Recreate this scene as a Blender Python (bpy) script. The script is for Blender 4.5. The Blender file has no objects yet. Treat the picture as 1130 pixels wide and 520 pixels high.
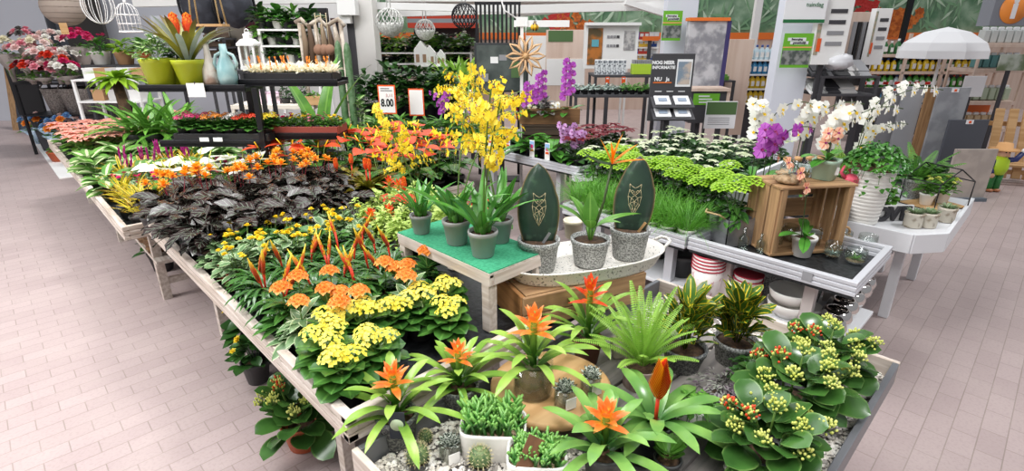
import bpy, math, random
from mathutils import Vector, Matrix
PI = math.pi
sc = bpy.context.scene
COL = sc.collection
R = random.Random(11)
H = 1.9                      # camera height
FPX, TILT = 585.0, math.radians(20.6)
CT, ST = math.cos(TILT), math.sin(TILT)
AZ = math.radians(45.7)      # heading of the camera; benches run along x and y
FWD = Vector((math.cos(AZ), math.sin(AZ), 0)); RGT = Vector((math.sin(AZ), -math.cos(AZ), 0))
VROT = AZ - PI / 2           # rotz that turns local x to the camera's right, local y away from it

def ray(px, py):
    u, v = px - 565.0, py - 260.0
    return u, FPX * CT - v * ST, -FPX * ST - v * CT
def P(px, py, z):            # point of the photo at height z
    X, Y, Z = ray(px, py); k = (z - H) / Z
    w = RGT * (X * k) + FWD * (Y * k); w.z = z
    return w
def V(px, py, D):            # point of the photo at forward distance D
    X, Y, Z = ray(px, py); k = D / Y
    w = RGT * (X * k) + FWD * D; w.z = H + Z * k
    return w
def ppm(D, py=60):           # pixels per metre across at distance D
    return FPX / (D / ray(565, py)[1] * FPX)

# ---------------------------------------------------------------- colours and materials
def lin(c):
    if isinstance(c, str):
        c = c.lstrip('#'); c = [int(c[i:i + 2], 16) / 255 for i in (0, 2, 4)]
    return tuple(((x + .055) / 1.055) ** 2.4 if x > .04045 else x / 12.92 for x in c[:3]) + (1.0,)
MATS = {}
class N:
    def __init__(s, name):
        s.m = bpy.data.materials.new(name); s.m.use_nodes = True
        s.nt = s.m.node_tree; s.b = s.nt.nodes['Principled BSDF']; s.out = s.nt.nodes['Material Output']
    def n(s, t, **kw):
        x = s.nt.nodes.new('ShaderNode' + t)
        for k, v in kw.items(): setattr(x, k, v)
        return x
    def l(s, a, b): s.nt.links.new(a, b)
    def val(s, sock, v):
        if hasattr(v, 'is_linked') or hasattr(v, 'links'): s.l(v, sock)
        else: sock.default_value = v
    def math(s, op, a, b=0.0, c=0.0):
        x = s.n('Math', operation=op); s.val(x.inputs[0], a); s.val(x.inputs[1], b); s.val(x.inputs[2], c); return x.outputs[0]
    def mix(s, f, a, b):
        x = s.n('Mix', data_type='RGBA'); s.val(x.inputs[0], f); s.val(x.inputs[6], a); s.val(x.inputs[7], b); return x.outputs[2]
    def step(s, v, lo, hi):
        x = s.n('MapRange', interpolation_type='SMOOTHSTEP'); s.val(x.inputs[0], v); x.inputs[1].default_value = lo; x.inputs[2].default_value = hi; return x.outputs[0]
    def noise(s, scale, coord='Object', detail=2.0, rough=.5):
        t = s.n('TexCoord'); x = s.n('TexNoise'); x.inputs['Scale'].default_value = scale; x.inputs['Detail'].default_value = detail; x.inputs['Roughness'].default_value = rough
        s.l(t.outputs[coord], x.inputs['Vector']); return x.outputs[0]
    def bump(s, h, strength=.3, dist=.01):
        x = s.n('Bump'); x.inputs['Strength'].default_value = strength; x.inputs['Distance'].default_value = dist; s.l(h, x.inputs['Height']); s.l(x.outputs[0], s.b.inputs['Normal'])

def mat(name, c, rough=.5, metal=0.0, c2=None, scale=8.0, lo=.4, hi=.6, bump=0.0, spec=.5, coat=0.0, emit=0.0, alpha=None):
    if name in MATS: return MATS[name]
    q = N(name); b = q.b
    b.inputs['Roughness'].default_value = rough; b.inputs['Metallic'].default_value = metal; b.inputs['Specular IOR Level'].default_value = spec
    if c2 is not None:
        nz = q.noise(scale, detail=4.0)
        q.l(q.mix(q.step(nz, lo, hi), lin(c), lin(c2)), b.inputs['Base Color'])
        if bump: q.bump(nz, bump)
    else:
        b.inputs['Base Color'].default_value = lin(c)
        if bump: q.bump(q.noise(scale, detail=4.0), bump)
    if coat: b.inputs['Coat Weight'].default_value = coat
    if emit: b.inputs['Emission Color'].default_value = lin(c); b.inputs['Emission Strength'].default_value = emit
    MATS[name] = q.m; return q.m

def leafmat(name, c, c2=None, edge=None, ew=.75, mid=None, mw=.1, tip=None, t0=.5, t1=1.0, stripe=None, sf=7.0, sk=2.5, sw=.5, spot=None, ss=60.0, st=.55, base=None, rough=.35, trans=.2, coat=0.0):
    """leaf colours in the leaf's own coordinates: u across (0..1, midrib at .5), v from stalk to tip"""
    if name in MATS: return MATS[name]
    q = N(name)
    uv = q.n('UVMap'); sx = q.n('SeparateXYZ'); q.l(uv.outputs[0], sx.inputs[0])
    au = q.math('ABSOLUTE', q.math('MULTIPLY_ADD', sx.outputs[0], 2.0, -1.0)); v = sx.outputs[1]
    rnd = q.n('ObjectInfo').outputs['Random']
    nz = q.noise(9.0, detail=3.0)
    f = q.math('ADD', q.math('MULTIPLY', rnd, .35), q.step(nz, .3, .7))
    col = q.mix(q.math('MULTIPLY', f, .75), lin(c), lin(c2 if c2 else c))
    if base: col = q.mix(q.step(v, .45, .0), col, lin(base))
    if tip: col = q.mix(q.step(v, t0, t1), col, lin(tip))
    if stripe:
        w = q.math('SINE', q.math('MULTIPLY', q.math('SUBTRACT', q.math('MULTIPLY', v, sf), q.math('MULTIPLY', au, sk)), 6.2832))
        col = q.mix(q.math('MULTIPLY', q.step(w, sw - .25, sw + .35), q.step(au, 1.0, .75)), col, lin(stripe))
    if spot:
        col = q.mix(q.step(q.noise(ss, detail=3.0), st - .05, st + .05), col, lin(spot))
    if mid: col = q.mix(q.step(au, mw + .12, mw), col, lin(mid))
    if edge: col = q.mix(q.step(au, ew - .12, ew + .05), col, lin(edge))
    q.l(col, q.b.inputs['Base Color']); q.b.inputs['Roughness'].default_value = rough
    if coat: q.b.inputs['Coat Weight'].default_value = coat
    if trans:
        tr = q.n('BsdfTranslucent'); q.l(col, tr.inputs[0]); ms = q.n('MixShader'); ms.inputs[0].default_value = trans
        q.l(q.b.outputs[0], ms.inputs[1]); q.l(tr.outputs[0], ms.inputs[2]); q.l(ms.outputs[0], q.out.inputs[0])
    MATS[name] = q.m; return q.m

def glassmat(name, c, rough=.02, ior=1.35):
    if name in MATS: return MATS[name]
    q = N(name); tr = q.n('BsdfTransparent'); tr.inputs[0].default_value = lin(c); gl = q.n('BsdfGlossy'); gl.inputs['Roughness'].default_value = rough; lw = q.n('LayerWeight'); lw.inputs[0].default_value = .22; ms = q.n('MixShader')
    q.l(q.math('MULTIPLY_ADD', lw.outputs[1], .6, .04), ms.inputs[0]); q.l(tr.outputs[0], ms.inputs[1]); q.l(gl.outputs[0], ms.inputs[2]); q.l(ms.outputs[0], q.out.inputs[0]); MATS[name] = q.m; return q.m

def woodmat(name, c, c2, axis=0, scale=6.0, rough=.6, stretch=14.0):
    if name in MATS: return MATS[name]
    q = N(name); t = q.n('TexCoord'); mp = q.n('Mapping'); q.l(t.outputs['Object'], mp.inputs[0])
    s = [scale * stretch / 4] * 3; s[axis] = scale / 4; mp.inputs['Scale'].default_value = s
    nz = q.n('TexNoise'); nz.inputs['Scale'].default_value = 1.5; nz.inputs['Detail'].default_value = 6.0; q.l(mp.outputs[0], nz.inputs['Vector'])
    q.l(q.mix(q.step(nz.outputs[0], .35, .65), lin(c), lin(c2)), q.b.inputs['Base Color']); q.b.inputs['Roughness'].default_value = rough
    q.bump(nz.outputs[0], .15, .004)
    MATS[name] = q.m; return q.m

# ---------------------------------------------------------------- mesh builder
PROF = {
    'lance': lambda t: max(0.0, math.sin(PI * min(1, t * .97 + .03) ** .75)) ** .85,
    'strap': lambda t: min(1.0, .62 + t * 1.4) * (1.0 if t < .72 else max(0.0, 1 - ((t - .72) / .28) ** 2.0)),
    'oval': lambda t: max(0.0, math.sin(PI * t)) ** .6,
    'paddle': lambda t: max(0.0, math.sin(PI * t ** 1.35)) ** .62 if t > .02 else .12,
    'round': lambda t: math.sqrt(max(0.0, 1 - (2 * t - 1) ** 2)),
    'heart': lambda t: (max(0.0, math.sin(PI * (t ** .55))) ** .8),
    'petal': lambda t: max(0.0, math.sin(PI * t ** 1.6)) ** .6,
    'needle': lambda t: 1 - t * .9,
    'bract': lambda t: (.75 + .4 * t if t < .35 else .89 * (1 - ((t - .35) / .65) ** 1.6)),
}
class MB:
    def __init__(s): s.v = []; s.f = []; s.m = []; s.uv = []
    def add(s, vs, fs, m=0, uv=None):
        o = len(s.v); s.v += [tuple(a) for a in vs]; s.f += [tuple(i + o for i in f) for f in fs]; s.m += [m] * len(fs)
        s.uv += uv if uv else [(.5, .5)] * len(vs)
        return s
    def box(s, c, d, rz=0.0, m=0, rx=0.0, ry=0.0):
        M = Matrix.Translation(Vector(c)) @ Matrix.Rotation(rz, 4, 'Z') @ Matrix.Rotation(ry, 4, 'Y') @ Matrix.Rotation(rx, 4, 'X')
        vs = [M @ Vector((x * d[0] / 2, y * d[1] / 2, z * d[2] / 2)) for x in (-1, 1) for y in (-1, 1) for z in (-1, 1)]
        return s.add(vs, [(0, 1, 3, 2), (4, 6, 7, 5), (0, 4, 5, 1), (2, 3, 7, 6), (0, 2, 6, 4), (1, 5, 7, 3)], m)
    def beam(s, a, b, w, h=None, m=0):
        a, b = Vector(a), Vector(b); d = b - a; L = d.length; d.normalize(); h = h or w
        up = Vector((0, 0, 1)) if abs(d.z) < .95 else Vector((1, 0, 0)); x = d.cross(up).normalized(); y = x.cross(d)
        vs = [p + x * (i * w / 2) + y * (j * h / 2) for p in (a, b) for i in (-1, 1) for j in (-1, 1)]
        return s.add(vs, [(0, 1, 3, 2), (4, 6, 7, 5), (0, 4, 5, 1), (2, 3, 7, 6), (0, 2, 6, 4), (1, 5, 7, 3)], m)
    def tube(s, pts, r, n=6, m=0, cap=True):
        pts = [Vector(p) for p in pts]; k = len(pts); rs = r if isinstance(r, (list, tuple)) else [r] * k
        vs, fs, uv = [], [], []; prev = None
        for i, p in enumerate(pts):
            d = (pts[min(i + 1, k - 1)] - pts[max(i - 1, 0)])
            if d.length < 1e-9: d = Vector((0, 0, 1))
            d.normalize()
            if prev is None:
                up = Vector((0, 0, 1)) if abs(d.z) < .9 else Vector((1, 0, 0)); x = d.cross(up).normalized()
            else:
                x = (prev - d * prev.dot(d)); x = x.normalized() if x.length > 1e-6 else d.orthogonal().normalized()
            prev = x; y = d.cross(x)
            for j in range(n):
                a = 2 * PI * j / n; vs.append(p + (x * math.cos(a) + y * math.sin(a)) * rs[i]); uv.append((j / n, i / max(1, k - 1)))
        for i in range(k - 1):
            for j in range(n):
                fs.append((i * n + j, i * n + (j + 1) % n, (i + 1) * n + (j + 1) % n, (i + 1) * n + j))
        if cap: fs += [tuple(range(n))[::-1], tuple((k - 1) * n + j for j in range(n))]
        return s.add(vs, fs, m, uv)
    def lathe(s, prof, c=(0, 0, 0), n=24, m=0, sx=1.0, sy=1.0, p=2.0, rz=0.0):
        """prof: (radius, z) pairs; p over 2 squares the plan off"""
        vs, fs, uv = [], [], []
        for i, (r, z) in enumerate(prof):
            for j in range(n):
                a = 2 * PI * j / n; ca, sa = math.cos(a), math.sin(a)
                k = 1.0 if p == 2.0 else (abs(ca) ** p + abs(sa) ** p) ** (-1 / p)
                x, y = r * ca * sx * k, r * sa * sy * k
                vs.append((c[0] + x * math.cos(rz) - y * math.sin(rz), c[1] + x * math.sin(rz) + y * math.cos(rz), c[2] + z)); uv.append((j / n, i / max(1, len(prof) - 1)))
        for i in range(len(prof) - 1):
            for j in range(n):
                fs.append((i * n + j, i * n + (j + 1) % n, (i + 1) * n + (j + 1) % n, (i + 1) * n + j))
        if prof[0][0] > 1e-4: fs.append(tuple(range(n))[::-1])
        if prof[-1][0] > 1e-4: fs.append(tuple((len(prof) - 1) * n + j for j in range(n)))
        return s.add(vs, fs, m, uv)
    def ball(s, c, r, n=8, k=5, sz=1.0, m=0, axis=None, jit=0.0, rr=R):
        c = Vector(c); Q = Vector((0, 0, 1)).rotation_difference(Vector(axis)) if axis is not None else None
        vs, fs, uv = [], [], []
        for i in range(k + 1):
            t = PI * i / k
            for j in range(n):
                a = 2 * PI * j / n; q = 1 + (rr.uniform(-jit, jit) if jit else 0)
                d = Vector((math.sin(t) * math.cos(a) * r * q, math.sin(t) * math.sin(a) * r * q, -math.cos(t) * r * sz * q))
                if Q: d = Q @ d
                vs.append(c + d); uv.append((j / n, i / k))
        for i in range(k):
            for j in range(n): fs.append((i * n + j, i * n + (j + 1) % n, (i + 1) * n + (j + 1) % n, (i + 1) * n + j))
        return s.add(vs, fs, m, uv)
    def leaf(s, p, az, L, W, e0=.6, e1=0.0, n=6, prof='lance', fold=.25, m=0, roll=0.0, pw=1.0, wave=0.0, daz=0.0, cup=0.0):
        """a leaf that leaves p at elevation e0 towards azimuth az and bends to e1 at its tip"""
        p = Vector(p); pf = PROF[prof]; vs, fs, uv = [], [], []; st = L / n
        for i in range(n + 1):
            t = i / n; e = e0 + (e1 - e0) * t ** pw; a = az + daz * t
            d = Vector((math.cos(e) * math.cos(a), math.cos(e) * math.sin(a), math.sin(e)))
            sd = Vector((-math.sin(a), math.cos(a), 0)); nr = d.cross(sd) * -1
            nr = -nr if nr.z < 0 and abs(e) < PI / 2 else nr
            if roll: sd, nr = sd * math.cos(roll) + nr * math.sin(roll), nr * math.cos(roll) - sd * math.sin(roll)
            if i: p = p + d * st
            w = W / 2 * pf(t); wv = wave * W * math.sin(t * 17 + az * 3)
            vs += [p - sd * w + nr * (fold * w + wv), p - nr * (cup * w), p + sd * w + nr * (fold * w - wv)]; uv += [(0, t), (.5, t), (1, t)]
        for i in range(n):
            b = i * 3; fs += [(b, b + 1, b + 4, b + 3), (b + 1, b + 2, b + 5, b + 4)]
        s.add(vs, fs, m, uv); return p
    def petals(s, c, nrm, n, L, W, open_=1.2, m=0, prof='petal', rot=0.0, seg=3, fold=.2, bend=0.0, mc=None, rc=0.0):
        """a flower at c facing nrm with n petals opened by open_ from its axis; mc: material of a ball at its heart"""
        Q = Vector((0, 0, 1)).rotation_difference(Vector(nrm).normalized()); c = Vector(c); t = MB()
        for j in range(n):
            t.leaf((0, 0, 0), rot + 2 * PI * j / n, L, W, PI / 2 - open_, PI / 2 - open_ - bend, seg, prof, fold, m)
        if mc is not None: t.ball((0, 0, rc * .5), rc, 6, 4, 1.0, mc)
        s.join(t, lambda v: c + Q @ v); return s
    def join(s, t, fn=lambda v: v):
        o = len(s.v); s.v += [tuple(fn(Vector(v))) for v in t.v]; s.f += [tuple(i + o for i in f) for f in t.f]; s.m += t.m; s.uv += t.uv; return s
    def build(s, name, mats, parent=None, loc=None, rz=0.0, smooth=True, bevel=0.0):
        me = bpy.data.meshes.new(name); me.from_pydata(s.v, [], s.f)
        if not isinstance(mats, (list, tuple)): mats = [mats]
        for x in mats: me.materials.append(x)
        me.polygons.foreach_set('material_index', s.m)
        ul = me.uv_layers.new(name='UVMap'); vi = [0] * len(me.loops); me.loops.foreach_get('vertex_index', vi)
        ul.data.foreach_set('uv', [c for i in vi for c in s.uv[i]])
        if smooth: me.polygons.foreach_set('use_smooth', [True] * len(me.polygons))
        me.update()
        o = bpy.data.objects.new(name, me); COL.objects.link(o)
        if parent is not None: o.parent = parent
        if loc is not None: o.location = loc
        o.rotation_euler.z = rz
        if bevel:
            b = o.modifiers.new('bevel', 'BEVEL'); b.width = bevel; b.segments = 2; b.limit_method = 'ANGLE'; b.angle_limit = .7
        return o

LABELS = set()
def tag(o, label, cat, group=None, kind=None):
    o['label'] = label; o['category'] = cat
    if group: o['group'] = group
    if kind: o['kind'] = kind
    return o
def thing(name, label='', cat='', loc=(0, 0, 0), rz=0.0, group=None):
    o = bpy.data.objects.new(name, None); COL.objects.link(o); o.empty_display_size = .05
    o.location = loc; o.rotation_euler.z = rz
    return tag(o, label, cat, group)
def struct(o): o['kind'] = 'structure'; return o
KIDS = {}
def copy_tree(o, parent=None):
    c = o.copy(); COL.objects.link(c)
    if parent is not None: c.parent = parent
    for ch in list(o.children): copy_tree(ch, c)
    return c
def sub(label, o): o['label'] = label; return o
ORD = ['first', 'second', 'third', 'fourth', 'fifth', 'sixth', 'seventh', 'eighth', 'ninth', 'tenth', 'eleventh', 'twelfth', 'thirteenth', 'fourteenth', 'fifteenth', 'sixteenth', 'seventeenth', 'eighteenth', 'nineteenth', 'twentieth']
PROTO = {}
def place(key, fn, loc, rz=None, s=1.0, label='', group=None, nvar=2, tilt=None):
    """the first nvar calls build the kind anew, later ones copy those things part by part"""
    L = PROTO.setdefault(key, {'b': [], 'k': 0}); i = L['k']; L['k'] += 1
    if len(L['b']) < nvar:
        o = fn(random.Random(sum(map(ord, key)) * 7 + i)); L['b'].append(o)
    else: o = copy_tree(L['b'][i % nvar])
    o.location = loc; o.rotation_euler = (tilt[0] if tilt else 0, tilt[1] if tilt else 0, R.uniform(0, 6.28) if rz is None else rz); o.scale = (s, s, s)
    if label: o['label'] = label
    if group: o['group'] = group
    elif 'group' in o: del o['group']
    return o
def text(body, size, m, parent, loc, rot, ext=.001, name='lettering', align='CENTER', bold=0.0):
    c = bpy.data.curves.new(name, 'FONT'); c.body = body; c.size = size; c.extrude = ext; c.align_x = align; c.align_y = 'CENTER'; c.offset = bold; c.resolution_u = 3
    t = bpy.data.objects.new(name, c); COL.objects.link(t)
    me = bpy.data.meshes.new_from_object(t.evaluated_get(bpy.context.evaluated_depsgraph_get()))
    bpy.data.objects.remove(t); bpy.data.curves.remove(c)
    o = bpy.data.objects.new(name, me); COL.objects.link(o); me.materials.clear(); me.materials.append(m)
    o.parent = parent; o.location = loc; o.rotation_euler = rot
    return o
# ---------------------------------------------------------------- materials of plants and pots
M = {}
def mats():
    M['soil'] = mat('potting_soil', '3b2a1e', .9, c2='57402c', scale=60, bump=.5)
    M['grey_pot'] = mat('grey_plastic', '9b9a98', .45)
    M['dark_pot'] = mat('dark_plastic', '3a3a3b', .45)
    M['black'] = mat('black_plastic', '1d1d1f', .4)
    M['terra'] = mat('terracotta_plastic', 'b5562f', .55)
    M['white_pot'] = mat('white_ceramic', 'e9e6e0', .35)
    M['speck'] = mat('speckled_grey_stone', '6f706e', .75, c2='b9bab7', scale=150, lo=.42, hi=.58)
    M['speck_dark'] = mat('dark_speckled_stone', '54555a', .8, c2='92938f', scale=130, lo=.44, hi=.6)
    M['lime_pot'] = mat('lime_green_glaze', 'b6c02c', .3)
    M['lilac_stone'] = mat('lilac_stone', '8c7570', .75, c2='a8938c', scale=30)
    M['tagw'] = mat('white_card', 'eceae6', .5)
    M['label_grey'] = mat('grey_print', '8d8d90', .6)
    M['stem'] = mat('green_stem', '5c7a33', .5)
    M['dstem'] = mat('dark_stem', '3a4a25', .5)
    M['kal'] = leafmat('kalanchoe_leaf', '2f5a24', '4c7a30', mid='5a8a3c', mw=.04, rough=.28, trans=.1)
    M['kalbig'] = leafmat('broad_kalanchoe_leaf', '28491f', '456f30', edge='5d7d40', ew=.93, rough=.22, trans=.08)
    M['gloss'] = leafmat('glossy_dark_leaf', '2c5426', '47752f', mid='5f8a44', mw=.04, rough=.2, trans=.12)
    M['mid'] = leafmat('mid_green_leaf', '457a2c', '6ba03c', mid='7fae50', mw=.05, rough=.33, trans=.22)
    M['dark'] = leafmat('deep_green_leaf', '25441f', '3d6a2c', rough=.3, trans=.12)
    M['greygreen'] = leafmat('grey_green_leaf', '4e7145', '7c9a6a', edge='aebf95', ew=.8, rough=.35, trans=.18)
    M['lime'] = leafmat('lime_leaf', '7fae24', 'b2d848', rough=.4, trans=.3)
    M['palelime'] = leafmat('pale_lime_leaf', 'a3c04e', 'cfe08a', rough=.45, trans=.3)
    M['cal'] = leafmat('purple_black_leaf', '231b1a', '3a2a28', stripe='6f766a', sf=5.5, sk=1.4, sw=.8, mid='4a5244', mw=.04, rough=.22, trans=.08)
    M['brom'] = leafmat('bromeliad_leaf', '6f9c3a', 'a3c45a', base='4a7a2c', rough=.22, trans=.28)
    M['bromd'] = leafmat('bromeliad_deep_leaf', '518440', '86b058', base='3a6a30', rough=.22, trans=.2)
    M['bromo'] = leafmat('olive_bromeliad_leaf', '6b6a1c', '8d8a2a', base='3f4a1a', tip='5a4418', rough=.3, trans=.15)
    M['silver'] = leafmat('silver_green_leaf', '8fa39a', 'b4c2b8', rough=.35, trans=.15)
    M['croton'] = leafmat('croton_leaf', '2c4a1c', '4d7424', mid='dcc02c', mw=.04, edge='d9b41e', ew=.97, rough=.25, trans=.15, spot='c9c02c', ss=30, st=.68)
    M['crotony'] = leafmat('yellow_croton_leaf', 'd9c22a', 'e8d548', mid='5c7420', mw=.25, tip='d59a1c', rough=.3, trans=.25)
    M['fern'] = leafmat('fern_leaf', '7fae3e', 'a8cf5c', rough=.45, trans=.3)
    M['ferndark'] = leafmat('dark_fern_leaf', '3f7a2e', '6aa040', rough=.45, trans=.25)
    M['grass'] = leafmat('grass_blade', '4d8f2c', '7db845', rough=.4, trans=.3)
    M['ivy'] = leafmat('ivy_leaf', '35702a', '5f9c3a', rough=.35, trans=.2)
    M['whitegreen'] = leafmat('cream_centred_leaf', '4d8236', '76a44c', mid='d3dcae', mw=.22, rough=.3, trans=.22)
    M['orch'] = leafmat('orchid_leaf', '3f7a2e', '5d9a3c', mid='356824', mw=.05, rough=.22, trans=.12)
    M['purpleleaf'] = leafmat('purple_silver_leaf', '5c4459', '8a9480', mid='3a2436', mw=.2, rough=.35, trans=.1)
    M['owl'] = leafmat('whale_fin_leaf', '23362c', '31493a', spot='3f5a45', ss=14, st=.6, edge='8a7a55', ew=1.0, rough=.4, trans=.03)
    M['cactus'] = mat('cactus_skin', '46603a', .6, c2='6e7e4e', scale=90)
    M['succ'] = leafmat('pencil_succulent', '2c5f26', '4a8636', tip='6fa048', rough=.35, trans=.05)
    M['zebra'] = mat('zebra_succulent', '2c3f30', .4, c2='e6eae0', scale=150, lo=.47, hi=.53)
    M['spine'] = mat('cactus_spine', 'd9cda0', .7)
    def petal(n, c, c2=None, **k): M[n] = leafmat(n + '_petal', c, c2, rough=.45, trans=.3, **k)
    petal('yel', 'f6d81e', 'fbe64e'); petal('ppyel', 'eddc3a', 'f4ea7c'); petal('orange', 'f28c2a', 'f8ab52'); petal('red', 'd3321d', 'e8502a')
    petal('torange', 'f08a18', 'f6a83a'); petal('pink', 'd92c6c', 'e65a90'); petal('magenta', 'b51f86', 'cc46a6'); petal('hot', 'd8206a', 'e23a80')
    petal('salmon', 'ef9b86', 'f4bfae', mid='e97f70', mw=.1); petal('white', 'f4f2ea', 'fbfaf5'); petal('creamy', 'eee8cc', 'f5f0dc')
    petal('purple', 'b03fb8', 'c968cc', mid='9a2ba6', mw=.08); petal('lilac', 'c48ac9', 'dcb0de'); petal('dred', '6d1420', '8c2030')
    petal('peach', 'eeb08a', 'f3c8ae', mid='dc7d68', mw=.15); petal('spathe', 'd8401e', 'e85c34'); petal('wspathe', 'f3f1e2', 'fbfaf0')
    petal('ygreen', 'cdd45a', 'e2e68c'); petal('strel', 'f28a10', 'f9a832'); petal('blue', '5a98d4', 'a5cbea'); petal('rose', 'e47f95', 'f0b4bd'); petal('palepink', 'f0cfcb', 'f7e6e0')
    M['star'] = leafmat('orange_bract', 'ee6a28', 'f58a3c', base='f9c040', tip='f0a060', t0=.6, rough=.3, trans=.25)
    M['starr'] = leafmat('red_bract', 'e2401c', 'ee5a2c', base='f2a024', rough=.3, trans=.25)
    M['staro'] = leafmat('amber_bract', 'f2951c', 'f6b02e', base='ef7a18', rough=.35, trans=.3)
    M['torch'] = leafmat('torch_bract', 'd8402a', 'dc5a30', tip='f0d23c', t0=.35, t1=.85, rough=.35, trans=.2)
    M['sword'] = leafmat('sword_bract', 'c8241a', 'd8381c', edge='f3b01e', ew=.72, rough=.35, trans=.2)
    M['bud'] = leafmat('scarlet_bud', 'e23a20', 'ee5a28', tip='f6a030', t0=.6, rough=.35, trans=.15)
    M['dot'] = mat('yellow_centre', 'e2b81e', .5)
    M['gold'] = mat('golden_yellow', 'f0c81c', .5)
    M['lip'] = mat('magenta_lip', '8c1464', .5)
    M['brownspot'] = mat('chestnut_lip', '9a5418', .5)
mats()

# ---------------------------------------------------------------- parts
def pot(t, r=.055, h=.1, rb=None, m='grey_pot', name='pot', rim=.006, n=22, soil=True, sz=None, p=2.0, sx=1.0, sy=1.0):
    rb = rb if rb is not None else r * .74; b = MB()
    b.lathe([(rb * .9, 0), (rb, .004), (r * .97, h * .82), (r * .97 + rim * .6, h * .83), (r + rim * .6, h - .004), (r + rim * .3, h), (r * .93, h), (r * .9, h * .8), (.0001, h * .78)], n=n, p=p, sx=sx, sy=sy)
    o = b.build(name, M[m] if isinstance(m, str) else m, t)
    if soil: MB().lathe([(r * .9, h * .86), (r * .5, h * .9), (.0001, h * .92)], n=n, p=p, sx=sx, sy=sy).build('soil', M['soil'], t)
    return o
def bush(q, z0, r, h, n, L, W, prof='oval', e=(.1, 1.1), rr=.35, fold=.2, seg=4, b=None, droop=.6, m=0):
    """leaves filling a dome of radius r and height h above z0"""
    b = b or MB()
    for i in range(n):
        a = q.uniform(0, 2 * PI); t = math.sqrt(q.random()); zz = z0 + h * (1 - t * t) * q.uniform(.55, 1.0) + h * .12 * q.random()
        e0 = q.uniform(*e) * (1.2 - .6 * t); k = q.uniform(.75, 1.15)
        d = max(0, r * t - L * .5)
        b.leaf((d * math.cos(a), d * math.sin(a), zz - L * .25), a + q.uniform(-.6, .6), L * k, W * k, e0, e0 - droop, seg, prof, fold, m, q.uniform(-.4, .4))
    return b
def stems(q, n, r, z0, z1, R0=.0025, b=None, m=0):
    b = b or MB()
    for i in range(n):
        a = 2 * PI * i / n + q.uniform(-.4, .4); d = r * q.uniform(.3, .9)
        b.tube([(d * .2 * math.cos(a), d * .2 * math.sin(a), z0), (d * .6 * math.cos(a), d * .6 * math.sin(a), (z0 + z1) / 2), (d * math.cos(a), d * math.sin(a), z1)], R0, 5, m)
    return b
def dome(q, c, r, n, fr, mats_, t, name='flower_cluster', sz=.55, petal=True):
    """a domed head of n florets"""
    b = MB(); c = Vector(c)
    for i in range(n):
        ph = 2.39996 * i + q.uniform(-.25, .25); k = math.sqrt((i + .5) / n); x = Vector((r * k * math.cos(ph), r * k * math.sin(ph), r * sz * (1 - k * k) + q.uniform(-.1, .1) * r))
        nr = Vector((x.x, x.y, r * .6 + x.z))
        if petal: b.petals(c + x, nr, 4, fr, fr * .95, 1.25, 0, 'round', q.uniform(0, 3), 2, .15)
        else: b.ball(c + x, fr * q.uniform(.7, 1.1), 6, 4, .9)
    return b.build(name, mats_, t)

def kalanchoe(col, potm='dark_pot', leafm='kal', s=1.0, heads=3, cat='kalanchoe'):
    def f(q):
        t = thing('kalanchoe', '', 'potted plant'); pot(t, .056, .095, m=potm)
        b = MB()
        for i in range(26):
            a = 2.39996 * i; k = i / 26; b.leaf((.015 * math.cos(a), .015 * math.sin(a), .09 + .055 * k), a, .115 * q.uniform(.8, 1.1) * (1 - .35 * k), .085 * (1 - .3 * k), .1 + k * .9, -.35 + k * .5, 6, 'round', .2, 0, q.uniform(-.3, .3))
        b.build('foliage', M[leafm], t)
        for i in range(heads):
            a = 2 * PI * i / heads + q.uniform(-.3, .3); d = .038 if heads > 1 else 0; z = .185 + q.uniform(-.012, .02)
            MB().tube([(0, 0, .1), (d * .6 * math.cos(a), d * .6 * math.sin(a), z - .05), (d * math.cos(a), d * math.sin(a), z)], .003, 5).build('flower_stalk', M['stem'], t)
            dome(q, (d * math.cos(a), d * math.sin(a), z), .043, 30, .0105, M[col], t)
        return t
    return f
def crossandra(q):
    t = thing('crossandra', '', 'potted plant'); pot(t, .055, .1, m='dark_pot')
    b = bush(q, .1, .1, .1, 46, .095, .042, 'lance', (.0, .9)); b.build('foliage', M['greygreen'] if q.random() < .5 else M['gloss'], t)
    for i in range(q.choice([1, 2])):
        a = q.uniform(0, 6.28); d = .035 * (i + .3); x, y = d * math.cos(a), d * math.sin(a); z = .245 - .02 * i
        MB().tube([(x * .4, y * .4, .12), (x, y, z)], .003, 5).build('flower_stalk', M['stem'], t)
        f = MB()
        for j in range(24):
            ph = 2.39996 * j; k = math.sqrt((j + .5) / 24)
            f.petals((x + .034 * k * math.cos(ph), y + .034 * k * math.sin(ph), z + .022 * (1 - k * k)), (math.cos(ph) * k, math.sin(ph) * k, .7), 4, .017, .017, 1.1, 0, 'petal', ph, 2, .3)
        f.build('flower_head', M['orange'], t)
    return t
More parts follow.
